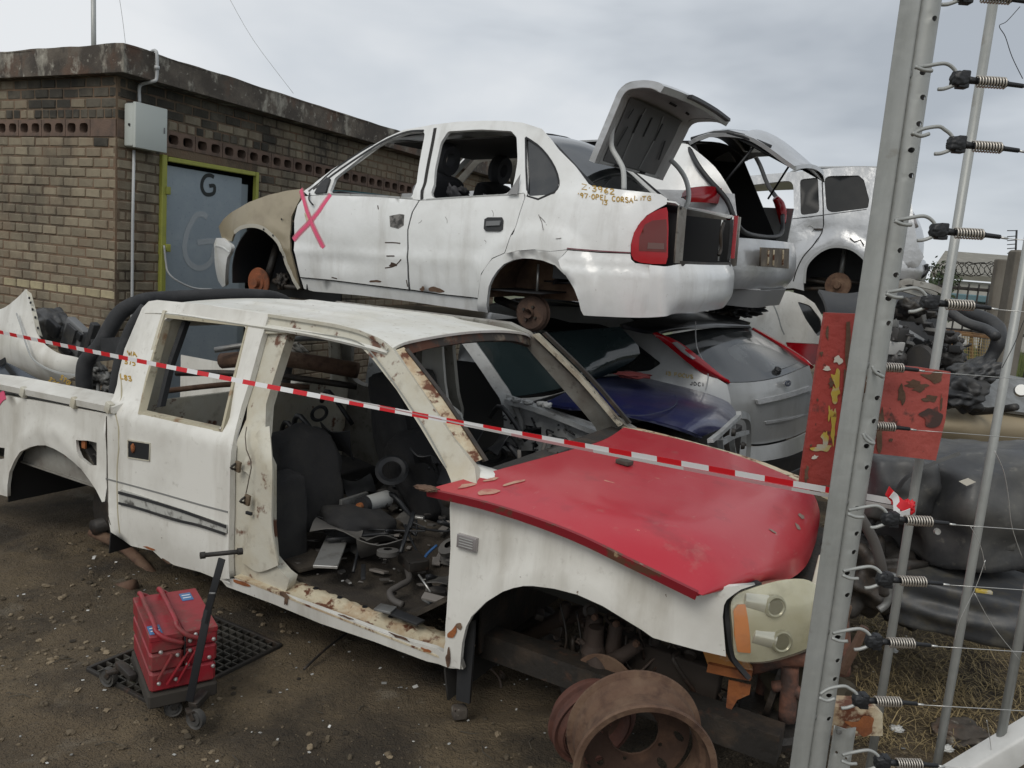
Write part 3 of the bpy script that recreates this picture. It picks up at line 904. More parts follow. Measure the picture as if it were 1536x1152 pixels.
# vent blocks with two real holes each
ventc = {}
for (d, n, a, b, z0, z1, kd) in vents:
    w, h = b - a - .008, z1 - z0 - .008
    key = (round(w, 2), round(h, 2), kd)
    if key not in ventc:
        if kd == 'vent':
            hs = [rounded([(sx * w / 4 - w * .17, -h * .30), (sx * w / 4 + w * .17, -h * .30), (sx * w / 4 + w * .17, h * .28), (sx * w / 4 - w * .17, h * .28)], .42) for sx in (-1, 1)]
        else: hs = []
        g = sheet_geo([(-w / 2, -h / 2), (w / 2, -h / 2), (w / 2, h / 2), (-w / 2, h / 2)], hs, lambda u, v: Vector((u, 0, v)), .10, .2, (0, -1, 0))
        me = bpy.data.meshes.new('vent_block'); me.from_pydata(g[0], [], g[1]); me.materials.append(ventm); ventc[key] = me
    o = bpy.data.objects.new('vent_block', ventc[key]); COL.objects.link(o); o.parent = bld.o
    c = bc + d * ((a + b) / 2) + Vector((0, 0, (z0 + z1) / 2)) + n * .003
    y = -n; x = y.cross(Vector((0, 0, 1)))
    o.matrix_local = bld.Mi @ Matrix(((x.x, y.x, 0, c.x), (x.y, y.y, 0, c.y), (0, 0, 1, c.z), (0, 0, 0, 1)))
# roof slab: L-shaped outer faces, slightly uneven
mbr = MB()
def slabpt(u, v, base, d, n):
    q = base + d * u + Vector((0, 0, v)); return q + n * (noise.noise(q * 1.7) * .012 + noise.noise(q * 8) * .004)
for (d, n, Lw) in ((dL, -dR, LW + .3), (dR, -dL, RW + .4)):
    nn = n
    g = sheet_geo([(0, z_sb), (Lw, z_sb), (Lw, z_st), (0, z_st)], [], lambda u, v: slabpt(u, v + (noise.noise(Vector((u * 3, 0, 0))) * .012 if v > z_st - .01 else 0), slabc, d, nn), 0, .09, n)
    mbr.geo(g)
A = slabc; B = slabc + dR * (RW + .4); D = slabc + dL * (LW + .3); C = B + dL * (LW + .3)
for zz in (z_sb + .004, z_st - .015):
    n0 = len(mbr.v); mbr.v += [Vector((p.x, p.y, zz)) for p in (A, B, C, D)]; mbr.f.append((n0, n0 + 1, n0 + 2, n0 + 3))
mbr.build(bld, 'roof_slab', concrete, smooth=False)
# meter box and conduit
q = on_plane(218, 190, bc + (-dL) * .13, dL)
ux, uz, un = dR, Vector((0, 0, 1)), -dL
bt = [on_plane(px, py, bc - dL * .14, dL) for px, py in ((201, 153), (249, 163), (249, 229), (201, 222))]
cx = sum(bt, Vector()) / 4; bw = ((bt[1] - bt[0]).dot(dR) + (bt[2] - bt[3]).dot(dR)) / 2; bh = ((bt[0] - bt[3]).z + (bt[1] - bt[2]).z) / 2
ebox = Thing('meter_box', 'pale grey electrical enclosure hung on the outbuilding wall near its corner', 'electrical box', loc=cx - Vector((0, 0, bh / 2)))
MR = Matrix((dR, (-dL).cross(dR) * 0 + Vector((0, 0, 1)).cross(dR), (0, 0, 1))).transposed()
MB().box(cx + dL * .075, (bw * .97, .125, bh * .97), MR).build(ebox, 'case', boxgrey)
MB().box(cx + dL * .0, (bw, .035, bh), MR).build(ebox, 'door', boxgrey)
MB().box(cx - dL * .018 + dR * bw * .40, (.012, .012, .05), MR).build(ebox, 'latch', trimgrey)
MB().box(cx + dL * .06 - dR * (bw * .49 + .004), (.006, .02, .02), MR).build(ebox, 'keyhole', blackk)
def RP(px, py, off=.03): return on_plane(px, py, bc - dL * off, dL)
pp = MB().tube([RP(201, 225), RP(199, 330), RP(198, 460), RP(197, 520)], .013, 8)
pp.single('conduit', 'straight grey plastic conduit running down the wall from the meter box', 'pipe', pvc)
pp = MB().tube([RP(209.5, 154, .06), RP(209, 132, .04), RP(214, 126, .05), RP(230, 122, .22), RP(235, 116, .24), RP(235.5, 84, .25), RP(233, 76, .22), RP(228, 77, .12)], .014, 8, 4)
pp.single('roof_conduit', 'bent grey plastic conduit climbing from the meter box over the roof slab', 'pipe', pvc)
MB().tube([RP(235.5, 104, .25), RP(235.5, 99, .25)], .022, 8).single('pipe_coupling', 'grey pipe coupling on the bent conduit at the roof slab edge', 'pipe fitting', pvc)
# mast behind the roof
mp0 = at_y(141, 70, 9.6); mp1 = at_y(140, -25, 9.6)
MB().tube([mp0 - Vector((0, 0, .4)), mp1], .028, 10).single('roof_mast', 'grey metal pole standing on the flat roof of the brick outbuilding', 'pole', galv)
# door: lime frame, blue-grey leaf, lettering
fz = door_t
mb = MB()
fa, fb = door_a + .02, door_b - .02
fo = -dL * .012
F0 = bc + fo
mb.bar(F0 + dR * fa, F0 + dR * fa + Vector((0, 0, fz)), .055, .05, up=dL)
mb.bar(F0 + dR * fb, F0 + dR * fb + Vector((0, 0, fz)), .04, .05, up=dL)
mb.bar(F0 + dR * (fa + .035) + Vector((0, 0, fz - .03)), F0 + dR * (fb - .03) + Vector((0, 0, fz - .022)), .05, .042)
dr = Thing('metal_door', 'blue grey steel door with a painted letter G in a lime green frame', 'door', loc=bc + dR * (fa + fb) / 2)
mb.build(dr, 'frame', limepaint, smooth=False)
lw = door_b - door_a
dc = bc + dL * .045 + dR * ((fa + fb) / 2 - .05) + Vector((0, 0, (fz - .07) / 2))
leaf = MB().box(dc, (lw - .24, .03, fz - .09), MR).build(dr, 'door_leaf', doorblue, smooth=False)
MB().box(bc + dL * .05 + dR * (fb - .115) + Vector((0, 0, (fz - .12) / 2)), (.12, .02, fz - .15), MR).build(dr, 'side_strip', mat('pale_door_strip', (0.22, 0.26, 0.29), .5), smooth=False)
for yy in (286, 372):
    h0 = RP(251, yy, .03)
    MB().box(h0, (.05, .04, .07), MR).build(dr, 'hinge', limepaint)
def onD(px, py): return on_plane(px, py, bc + dL * .027, dL)
g = ribbon([onD(*p) for p in crs([(321, 266), (316, 263), (309, 264), (304, 271), (303, 281), (307, 290), (314, 292), (321, 289), (321.5, 279), (314, 279)], 4)], -dL, .036, .0008)
dr.add('painted_letter', g[0], g[1], blackpaint, leaf)
g = ribbon([onD(*p) for p in crs([(311, 326), (303, 321), (293, 325), (282, 345), (277, 370), (281, 390), (293, 401), (306, 401), (317, 391), (321, 375), (321, 362), (296, 364)], 4)], -dL, .055, .0008)
dr.add('sprayed_letter', g[0], g[1], spraywhite, leaf)
cb = MB().tube([RP(246, 368, .05), RP(249, 395, .06), RP(252, 408, .08), RP(264, 420, .12), RP(290, 432, .16), RP(318, 434, .2)], .009, 6, 4)
cb.single('hanging_cable', 'white cable hanging from the door frame of the brick outbuilding', 'cable', pvc)

# ================================================================ FAR BACKGROUND, RIGHT
def bgp(px, py, Y): return at_y(px, py, Y)
# warehouse
wa = Thing('warehouse', 'long low warehouse with weathered pale grey sloping roof on the skyline', 'building', loc=bgp(1475, 470, 48))
a, b = bgp(1418, 376, 55), bgp(1560, 384, 55); c, d = bgp(1560, 418, 46), bgp(1396, 408, 46)
g = patch_geo([[d, c + Vector((30, 0, 0))], [a, b + Vector((30, 0, 0))]], 2, 2, .3)
wa.add('roof', g[0], g[1], slateroof, smooth=False)
mb = MB(); w0 = bgp(1398, 410, 46.5); w1 = bgp(1560, 420, 46.5) + Vector((30, 0, 0))
mb.bar(Vector((w0.x, w0.y, w0.z / 2 - .2)), Vector((w1.x, w1.y, w0.z / 2 - .2)), .3, w0.z - .2)
mb.build(wa, 'wall', plaster, smooth=False)
# low shed with blue roof edge
sh = Thing('low_shed', 'low shed with a faint blue roof edge in front of the warehouse', 'shed', loc=bgp(1470, 470, 30))
q0, q1 = bgp(1395, 430, 30), bgp(1545, 440, 30)
mb = MB(); mb.bar(Vector((q0.x, 30, q0.z / 2 - .25)), Vector((q1.x + 8, 30, q0.z / 2 - .25)), 2, q0.z - .1); mb.build(sh, 'wall', plaster, smooth=False)
mb = MB(); mb.bar(Vector((q0.x - .3, 29, q0.z - .3)), Vector((q1.x + 8, 29, q0.z - .3)), .6, .25); mb.build(sh, 'roof', mat('faded_blue_sheet', (.10, .17, .19), .6), smooth=False)
# green field behind the palisade
V = []; F = []
rg = random.Random(8)
for i in range(9000):
    x, y = rg.uniform(5.5, 22), rg.uniform(12.5, 27)
    if x / y < .38: continue
    z = gh(x, y); h = rg.uniform(.10, .45); a = rg.uniform(0, 6.3); w = .03; dx, dy = math.cos(a) * w, math.sin(a) * w
    n = len(V); tx = rg.uniform(-.1, .1)
    V += [(x - dx, y - dy, z - .05), (x + dx, y + dy, z - .05), (x + tx, y + tx, z + h)]; F.append((n, n + 1, n + 2))
single('field_grass', None, None, V, F, grassm, kind='stuff', smooth=False)
# tree behind the right vehicle
def tree(name, label, x, y, z0, hgt, rad, nleaf, seed, ls=.16, trunk=.09, gap=.55):
    t = Thing(name, label, 'tree', loc=(x, y, z0)); rr = random.Random(seed)
    mb = MB(); tips = []
    mb.tube([(x, y, z0 - .1), (x + .05, y, z0 + hgt * .4), (x - .05, y, z0 + hgt * .85)], [trunk, trunk * .7, trunk * .25], 8, 4)
    for k in range(14):
        a = rr.uniform(0, 6.3); h = hgt * rr.uniform(.3, .8); l = rad * rr.uniform(.6, 1.05)
        e = Vector((x + math.cos(a) * l, y + math.sin(a) * l, z0 + h + rr.uniform(.1, .35) * hgt))
        mb.tube([(x, y, z0 + h), (x + math.cos(a) * l * .5, y + math.sin(a) * l * .5, z0 + h + .1 * hgt), e], [trunk * .4, trunk * .25, .012], 5, 3)
        tips.append(e); tips.append(Vector((x + math.cos(a) * l * .6, y + math.sin(a) * l * .6, z0 + h + .12 * hgt)))
    mb.build(t, 'trunk', barkm)
    V = []; F = []
    for k in range(nleaf):
        c = rr.choice(tips); r = rad * gap
        p = c + Vector((rr.gauss(0, r * .45), rr.gauss(0, r * .45), rr.gauss(0, r * .38)))
        n = Vector((rr.uniform(-1, 1), rr.uniform(-1, 1), rr.uniform(-.3, 1))).normalized(); u = n.orthogonal().normalized(); w = n.cross(u)
        s = ls * rr.uniform(.5, 1.2); i = len(V)
        V += [p - u * s, p + w * s * .5, p + u * s, p - w * s * .5]; F.append((i, i + 1, i + 2, i + 3))
    t.add('crown', V, F, leafm, smooth=False)
p = bgp(1386, 455, 17); tree('thorn_tree', 'sparse dark green tree directly behind the wrecked silver off roader', p.x, 17, 0, bgp(1386, 362, 17).z / 1.18, .42, 1500, 4, .055, .05)
p = bgp(1408, 455, 20); tree('bushy_tree', 'small round bushy tree left of the warehouse roof', p.x, 20, 0, bgp(1408, 368, 20).z / 1.2, .32, 700, 6, .05, .04)
p = bgp(1366, 455, 15); tree('hedge_tree', 'low leafy bush half hidden behind the galvanised post', p.x, 15, 0, bgp(1366, 400, 15).z / 1.2, .5, 1500, 9, .05, .05)
# palisade fence
pf = Thing('palisade_fence', 'dark steel palisade fence in front of the green field', 'fence', loc=(8.5, 13, 0))
y0 = 12.5; xa, xb = at_y(1395, 500, y0).x, at_y(1515, 510, y0).x
for zz in (at_y(1450, 506, y0).z + .1, at_y(1450, 433, y0).z):
    MB().bar((xa, y0, zz), (xb + .4, y0, zz), .04, .05).build(pf, 'rail', dark_metal)
x = xa
zt = at_y(1450, 425, y0).z
while x < xb + .3:
    MB().bar((x, y0 - .03, 0), (x, y0 - .03, zt), .012, .035, up=(0, 1, 0)).build(pf, 'pale', dark_metal); x += .155
# concrete fence posts
for i, (px, yt, Y, w, lb) in enumerate(((1502, 389, 10.5, .13, 'leaning weathered concrete fence post, left one of the close pair'),
                                        (1514, 393, 10.9, .12, 'shorter concrete fence post right of the leaning one'),
                                        (1535, 376, 7.6, .20, 'thick mossy concrete gate post at the right edge'))):
    t = at_y(px, yt, Y); b_ = Vector((t.x + (.03 if i == 0 else 0), Y, -.1))
    g = MB(); g.bar(b_, t, w, w * .8, up=(0, 1, 0)); g.single('concrete_post', lb, 'post', postconc, smooth=False, group=None)
# far electric fence pole with arms
pe = Thing('electric_fence_pole', 'thin black pole carrying six short wire arms above the warehouse', 'pole', loc=at_y(1524, 385, 10.4))
MB().tube([at_y(1522, 410, 10.4), at_y(1525, 345, 10.4)], .012, 6).build(pe, 'pole', blackk)
for yy in (346, 354, 360, 366, 372, 379):
    MB().tube([at_y(1525, yy, 10.4), at_y(1511, yy + (1 if yy > 350 else 0), 10.35)], .006, 5).build(pe, 'arm', blackk)
# barbed wire coils
mb = MB(); rr = random.Random(2)
for k in range(14):
    cx_ = 1420 + k * 8.5; pts = []
    for j in range(14):
        a = j / 13 * 6.283
        pts.append(at_y(cx_ + 15 * math.cos(a) + j * .5, 402 + 10 * math.sin(a) + k * .3 + rr.uniform(-2, 2), 11.5 + .3 * math.sin(a)))
    mb.tube(pts, .0055, 4)
mb.single('razor_wire', 'loose coils of rusty razor wire along the far fence top', 'razor wire', dark_metal)
# mesh cage crate
ck = Thing('mesh_crate', 'rusty orange wire mesh crate in front of the green field', 'crate', loc=at_y(1470, 590, 8.6))
Yc = 8.6; f0 = at_y(1428, 500, Yc); f1 = at_y(1520, 510, Yc); f2 = at_y(1520, 592, Yc); f3_ = at_y(1428, 585, Yc)
mb = MB()
for a, b in ((f0, f1), (f1, f2), (f2, f3_), (f3_, f0)):
    mb.bar(a, b, .03, .03, up=(0, 1, 0)); mb.bar(a + Vector((0, .8, 0)), b + Vector((0, .8, 0)), .03, .03, up=(0, 1, 0))
for a in (f0, f1, f2, f3_): mb.bar(a, a + Vector((0, .8, 0)), .03, .03)
mb.build(ck, 'frame', mat('brown_yellow_rust', (.20, .115, .05), .85, layers=[((.10, .05, .03), 12, .45, .65, .9)]), smooth=False)
mb = MB()
for k in range(1, 24): mb.bar(f0.lerp(f1, k / 24), f3_.lerp(f2, k / 24), .005, .005, up=(0, 1, 0))
for k in range(1, 18): mb.bar(f0.lerp(f3_, k / 18), f1.lerp(f2, k / 18), .005, .005, up=(0, 1, 0))
mb.build(ck, 'mesh', mat('yellowish_mesh_wire', (.30, .22, .09), .7), smooth=False)
MB().bar(at_y(1437, 500, 8.2), at_y(1435, 585, 8.2), .05, .05, up=(0, 1, 0)).single('white_stake', 'pale stake standing against the mesh crate', 'stake', plaster)
# ================================================================ WHITE PICKUP WRECK
pk = Car('pickup_wreck', 'white double cab pickup wreck with red bonnet, missing front door and no wheels', (-1.976, 4.825, -.114, -.515, .002, 0), -1, cat='pickup')
def ptf(s, h):
    t = .845 - .035 * max(0, (.52 - h) / .3) ** 2
    if s > 3.15: t -= .20 * ((s - 3.15) / .65) ** 2
    if h > .98:
        k = h - .98; t -= .05 * sstep(0, .10, k) + max(0, k - .03) * .34
    # pressed lips round the wheel arches
    for c in (0.0, 3.03):
        r = math.hypot(s - c, (h - .36) * 1.0)
        if .4 < r < .60 and h > .3: t += .014 * (1 - sstep(.475, .51, r))
    # waist crease
    t += .006 * math.exp(-((h - .86) / .02) ** 2) * (1 if s < .6 else 0)
    return t
def ptg(s, h):      # smooth side, no tumble for bed
    return .845 - .03 * max(0, (.52 - h) / .3) ** 2 + (.014 * (1 - sstep(.475, .51, math.hypot(s, h - .36))) if .4 < math.hypot(s, h - .36) < .6 else 0)
# load bed outer panel
bed = pk.side('bed_side', [(-75, 582), (0, 592), (60, 602), (162, 621), (161, 690), (158, 752), (153, 753), (144, 735), (134, 720), (122, 704), (109, 692), (95, 681), (81, 673), (68, 668), (56, 668), (44, 671), (34, 677), (22, 690), (14, 708), (11, 728), (11, 745), (0, 742), (-75, 730)], ptg, white,
    holes=[[(114, 660), (132, 661), (145, 664), (145, 698), (136, 698), (120, 687), (115, 676)], [(-9, 670), (7, 672), (6, 688), (-9, 690)]], thick=.018, step=.045, hol_sm=False)
# bed inner wall, floor and far side
def pfl(name, pts, m, thick=.01, parent=None):
    g = patch_geo([[pk.P(*p) for p in r] for r in pts], 3, 3, thick); return pk.add(name, g[0], g[1], m, parent)
pfl('bed_floor', [[(-1.1, -.78, .55), (-1.1, .78, .55)], [(.48, -.78, .55), (.48, .78, .55)]], inner)
pfl('bed_inner_side', [[(-1.1, .76, .55), (.5, .76, .55)], [(-1.1, .76, .98), (.5, .76, .98)]], inner)
pfl('bed_inner_side', [[(-1.1, -.79, .4), (.5, -.79, .4)], [(-1.1, -.79, .98), (.5, -.79, .98)]], white)
pfl('bed_front_panel', [[(.50, -.78, .5), (.50, .78, .5)], [(.50, -.78, .98), (.50, .78, .98)]], inner)
# top rail of the bed with clips
rl = MB()
ra = [pk.on(x, y, lambda s, h: .86) for x, y in ((-75, 563), (0, 572), (170, 606))]
pr = [pk.P(s, .80, h) for s, h in ra]
g = ribbon(pr, pk.u * 1.0 + pk.l * .25, .13, .035)
rl.geo(g); rl.build(pk, 'bed_rail', white)
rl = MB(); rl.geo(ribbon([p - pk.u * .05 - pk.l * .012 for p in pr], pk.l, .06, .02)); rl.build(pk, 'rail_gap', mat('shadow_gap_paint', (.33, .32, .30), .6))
for x, y in ((38, 588), (114, 604), (166, 611)):
    s, h = pk.on(x, y, ptg)
    MB().box(pk.P(s, .852, h), (.04, .03, .055), pk.rot @ rotm('Y', 20)).build(pk, 'rail_clip', cream)
# rear wheel arch liner and fuel filler pocket
def arch(th, c_s, c_h, r, t0, t1, m, name='arch_liner', a0=-20, a1=200, parent=None):
    rows = []
    for t in (t0, (t0 + t1) / 2, t1):
        rows.append([th.P(c_s + r * math.cos(R(a)), t, c_h + r * math.sin(R(a))) for a in range(a0, a1 + 1, 20)])
    g = patch_geo(rows, 2, 3, .008, (0, 0, -1)); o = th.add(name, g[0], g[1], m, parent)
    return o
arch(pk, .0, .36, .47, .83, .30, mat('muddy_black_liner', (.015, .014, .013), .95), a0=-14, a1=192)
pfl('arch_wall', [[(-.55, .22, .04), (.55, .22, .04)], [(-.5, .22, .85), (.5, .22, .85)]], dark_metal)
s, h = pk.on(131, 680, ptg)
MB().lathe([(.0, -.07), (.055, -.07), (.07, -.03), (.075, 0)], pk.P(s, .80, h), pk.l, 20).build(pk, 'filler_pocket', inner)
MB().lathe([(.02, -.02), (.026, .0), (.026, .02), (.018, .022), (.0, .0)], pk.P(s + .01, .80, h - .03), pk.l, 16).build(pk, 'filler_neck', dark_metal)
pk.side('filler_backing', [(112, 656), (149, 660), (149, 704), (112, 700)], lambda s, h: .79, inner, thick=.01, step=.1)
s, h = pk.on(119, 668, ptg); MB().box(pk.P(s, .83, h), (.03, .012, .04), pk.rot).build(pk, 'filler_latch', rust_bright)
# cab: rear door and corner pillar
cabs = pk.side('rear_door', [(223, 452), (236, 450), (300, 456), (403, 471.6), (390, 515), (375, 570), (362, 610), (353, 645), (347, 675), (345, 701), (344, 776), (345, 876), (300, 858), (262, 848), (242, 838), (229, 826), (197, 819), (166, 798), (162, 773), (159, 717), (162, 632), (170, 595), (178, 560), (187, 523), (204, 483), (213, 462)],
    ptf, white, holes=[[(246, 474), (372, 488), (354, 560), (333, 646), (270, 634), (207, 619), (222, 560)]], thick=.03, step=.045)
# rubber and rust inside the window opening
fr = MB()
for q, o in (([(247, 474), (310, 481), (371, 488), (352, 565), (333, 646), (270, 633), (208, 619), (221, 565), (247, 474)], 0),):
    P = pk.ons(q, ptf); fr.geo(ribbon([pk.P(p.x, ptf(p.x, p.y) + .003, p.y) for p in P], pk.l, .016, .045))
fr.build(pk, 'window_frame', mat('faintly_rusted_frame', (.46, .42, .31), .7, layers=[((.24, .13, .06), 9, .56, .66, .8), ((.10, .07, .05), 20, .6, .7, .8)]))
fr = MB()
P = pk.ons([(256, 482), (232, 550), (217, 612)], ptf); fr.geo(ribbon([pk.P(p.x + .02, ptf(p.x, p.y) - .06, p.y) for p in P], pk.l, .03, .03)); fr.build(pk, 'window_rubber', rubber)
# handle recess
pk.side('handle_recess', [(193, 660), (226, 665), (225, 691), (193, 686)], ptf, blackk, thick=.004, step=.1, off=.003)
s, h = pk.on(201, 672, ptf); MB().blob(pk.P(s, ptf(s, h) + .006, h), (.012, .008, .022), pk.rot, .3).build(pk, 'handle_remnant', rust_bright)
P = pk.ons([(193, 660), (226, 665), (225, 691), (193, 686), (193, 660)], ptf)
pk.add('handle_rim', *ribbon([pk.P(p.x, ptf(p.x, p.y) + .006, p.y) for p in P], pk.l, .006, .005), cream)
# shut line behind the door, waist line and torn trim strip
pk.rib('shut_line', [(163, 610), (161, 700), (162, 765), (170, 797)], ptf, mat('shut_line_dirt', (.05, .04, .03), .9), .006, .002)
pk.rib('shut_line', [(181, 560), (178, 640), (176, 700), (176, 745), (180, 800)], ptf, mat('faint_seam', (.42, .38, .27), .8), .007, .002)
pk.rib('trim_line', [(159, 718), (230, 737), (300, 757), (342, 768)], ptf, mat('scuffed_grey', (.20, .20, .19), .7), .008, .002)
tr = pk.side('side_moulding', [(181, 738), (184, 734), (215, 744), (260, 760), (342, 787), (342, 799), (330, 797), (270, 778), (215, 762), (181, 754)], ptf, mat('torn_grey_moulding', (.42, .42, .39), .6, layers=[((.05, .045, .04), 14, .5, .62, .9)]), thick=.006, step=.06, off=.008)
pk.rib('moulding_edge', [(181, 738), (215, 747), (262, 761), (300, 774), (342, 789)], ptf, black_plastic, .014, .014)
pk.rib('moulding_edge', [(181, 754), (215, 763), (262, 778), (300, 787), (340, 800)], ptf, black_plastic, .012, .013)
# central pillar with the swollen latch panel, inner side of the door opening
pk.side('door_pillar', [(405, 474), (436, 484), (429, 510), (410, 570), (399, 606), (398, 640), (402, 700), (402, 790), (406, 838), (424, 860), (434, 868), (430, 884), (424, 892), (400, 893), (360, 880), (352, 860), (350, 800), (350, 720), (356, 660), (372, 600), (388, 530)],
    lambda s, h: ptf(s, h) - .035, cream, thick=.05, step=.05)
g = patch_geo([[pk.P(*(lambda q: (q[0], ptf(*q) - .02, q[1]))(pk.on(x, y, ptf))) for x, y in row] for row in
    (((356, 705), (372, 720), (378, 760), (366, 800), (358, 845)), ((380, 650), (388, 690), (392, 740), (388, 800), (382, 860)), ((399, 640), (403, 700), (402, 760), (403, 800), (412, 850)))], 4, 4, .01, pk.l)
pk.add('pillar_skin', g[0], g[1], cream)
ltm = mat('rusty_latch', (.13, .095, .06), .7)
for x, y in ((371, 750), (357, 700)):
    s, h = pk.on(x, y, ptf); MB().box(pk.P(s, ptf(s, h) + .0, h), (.030, .014, .048), pk.rot @ rotm('Y', 8)).build(pk, 'striker_plate', ltm)
    MB().tube([pk.P(s - .008, ptf(s, h) + .004, h - .014), pk.P(s - .006, ptf(s, h) + .035, h), pk.P(s - .008, ptf(s, h) + .004, h + .014)], .005, 8, 3).build(pk, 'striker_loop', dark_metal)
s, h = pk.on(373, 770, ptf); MB().box(pk.P(s, ptf(s, h) - .002, h), (.035, .012, .014), pk.rot).build(pk, 'latch_hole', blackk)
pk.rib('pillar_crack', [(371, 640), (377, 690), (374, 720), (370, 740)], lambda s, h: ptf(s, h), mat('hairline_crack', (.12, .10, .08), .9), .003, .006, 3)
pk.side('pillar_gap', [(350, 640), (368, 560), (400, 476), (406, 480), (378, 580), (362, 650), (356, 740), (356, 870), (345, 868), (345, 700)], lambda s, h: ptf(s, h) - .055, dark_metal, thick=.01, step=.08)
# roof side rail over the door opening + windscreen pillar (near)
pk.side('front_pillar', [(403, 472), (455, 478), (505, 486), (540, 495), (566, 506), (588, 522), (604, 545), (640, 597), (678, 655), (712, 700), (716, 735), (700, 742), (680, 742), (676, 720), (660, 690), (630, 640), (595, 585), (560, 540), (542, 521), (516, 511), (470, 503), (434, 499), (415, 500), (398, 500)],
    lambda s, h: ptf(s, h) - .012, cream, thick=.04, step=.04)
pk.rib('drip_rail', [(403, 473), (450, 480), (500, 488), (540, 498), (570, 512), (582, 524)], ptf, cream, .014, .006, 5)
pk.rib('door_seal', [(426, 494), (470, 500), (517, 507), (541, 516), (562, 536), (600, 588), (636, 642), (668, 700)], ptf, mat('seal_line', (.30, .30, .27), .7), .005, .0, 5)
# rusty windscreen flange (near): a strip facing forward between the two edges
def flange(tm, name, m, pts, w):
    P = [pk.P(*p) for p in pts]; g = ribbon(crs(P, 4), pk.a * .75 + pk.u * .4 + pk.l * (.5 if tm > 0 else -.2), w, .02)
    return pk.add(name, g[0], g[1], m)
q0 = pk.loc(on_plane(594, 524, pk.P(2.0, .60, 1.5), pk.l)); q1 = pk.loc(on_plane(716, 692, pk.P(2.5, .70, 1.08), pk.l))
na = [(q0.x, .585, q0.z), ((q0.x + q1.x) / 2 + .01, .645, (q0.z + q1.z) / 2 + .01), (q1.x, .70, q1.z)]
flange(1, 'windscreen_flange', rusty_cream, na, .055)
P = [pk.P(a + .03, b - .02, c + .005) for a, b, c in na]
pk.add('screen_rubber', *ribbon(crs(P, 4), pk.a * .75 + pk.u * .4 + pk.l * .4, .016, .02), dark_metal)
P = [pk.P(a - .026, b + .018, c - .005) for a, b, c in na]
pk.add('flange_lip', *ribbon(crs(P, 4), pk.a * .3 + pk.l * .9, .014, .02), white)
f0 = pk.loc(on_plane(806, 500, pk.P(2.0, -.60, 1.52), pk.l)); f1 = pk.loc(on_plane(934, 636, pk.P(2.55, -.72, 1.08), pk.l))
fa_ = [(f0.x, -.60, f0.z), ((f0.x + f1.x) / 2 + .01, -.66, (f0.z + f1.z) / 2 + .012), (f1.x, -.72, f1.z)]
flange(-1, 'windscreen_flange', mat('grimy_cream_pillar', (.40, .37, .29), .6, layers=[((.16, .12, .08), 6, .45, .65, .8), ((.03, .025, .02), 14, .58, .66, .9)]), fa_, .085)
P = [pk.P(a + .035, b - .03, c + .01) for a, b, c in fa_]
pk.add('screen_rubber', *ribbon(crs(P, 4), pk.a * .75 + pk.u * .4, .018, .02), dark_metal)
P = [pk.P(a - .012, b + .015, c + .005) for a, b, c in fa_]
pk.add('pillar_wire', *(lambda m: (m.v, m.f))(MB().tube(P, .004, 5, 5)), blackk)
# roof
def roofpt(s, t):
    k = (t / .62); z = 1.575 - .045 * k * k - .03 * max(0, abs(k) - .82) ** 2 * 20
    z -= .028 * max(0, (s - 1.45) / .62) ** 2 * 1.3 + .02 * max(0, (.75 - s) / .3) ** 2
    if .72 < s < 1.66:
        e = sstep(.72, .80, s) * (1 - sstep(1.58, 1.66, s))
        z += .012 * e * max(0, math.sin((t + .02) / .118 * math.pi)) ** 3
    return z - .008
bow = lambda t: 2.03 + .035 * (1 - (t / .62) ** 2)
rows = []
g = sheet_geo([(.46, -.64), (2.0, -.64), (2.0, .64), (.46, .64)], [], lambda u, v: pk.P(u if u < 1.2 else 1.2 + (u - 1.2) / .8 * (bow(v) - 1.2), v, roofpt(u, v)), .012, .028, pk.u)
pk.add('roof', g[0], g[1], rooftop)
# windscreen header: dark weathered rail under the roof lip
hd = [pk.P(bow(t) - .005, t, roofpt(2.0, t) - .03) for t in (-.60, -.4, -.2, 0, .2, .4, .60)]
pk.add('windscreen_header', *ribbon(crs(hd, 3), pk.a * .8 + pk.u * .3, .045, .03), mat('weathered_header', (.035, .03, .025), .8, layers=[((.22, .18, .13), 10, .55, .66, .8), (RUSTC, 7, .5, .6, .7)]))
pk.add('roof_lining', *patch_geo([[pk.P(s, t, 1.50 - .02 * (t / .6) ** 2) for t in (-.58, 0, .58)] for s in (.55, 1.2, 1.95)], 3, 3, .01), mat('dark_headliner', (.05, .048, .042), .95))
# sill: upper rusty ledge and outer skin
so = pk.ons([(352, 868), (400, 888), (424, 898), (520, 935), (600, 966), (668, 995)], ptf)
si = pk.ons([(360, 862), (410, 872), (430, 880), (520, 915), (590, 944), (662, 968)], lambda s, h: ptf(s, h) - .13)
g = patch_geo([[pk.P(p.x, .845 - .015, .385) for p in so], [pk.P(p.x, .78, .40) for p in so], [pk.P(p.x, .70, .395) for p in so]], 3, 3, .01, pk.u)
pk.side('sill_skin', [(330, 868), (352, 868), (424, 893), (520, 928), (600, 958), (665, 978), (672, 945), (684, 945), (692, 1006), (640, 992), (560, 962), (480, 935), (410, 906), (340, 880)], ptf, white, thick=.02, step=.04)
lt = MB()
xs = [p.x for p in so]; s0, s1 = xs[0], xs[-1] + .02
hs_ = [p.y for p in so]
def sillh(s): 
    k = (s - s0) / (s1 - s0); return hs_[0] + (hs_[-1] - hs_[0]) * k
g = sheet_geo([(s0, .58), (s1, .58), (s1, .838), (s0, .838)], [], lambda u, v: pk.P(u, v, sillh(u) + .012 + (.02 if v < .76 and v > .70 else 0) * 1.0 - (.05 if v < .64 else 0)), .008, .03, pk.u)
pk.add('sill_ledge', g[0], g[1], rusty_cream)
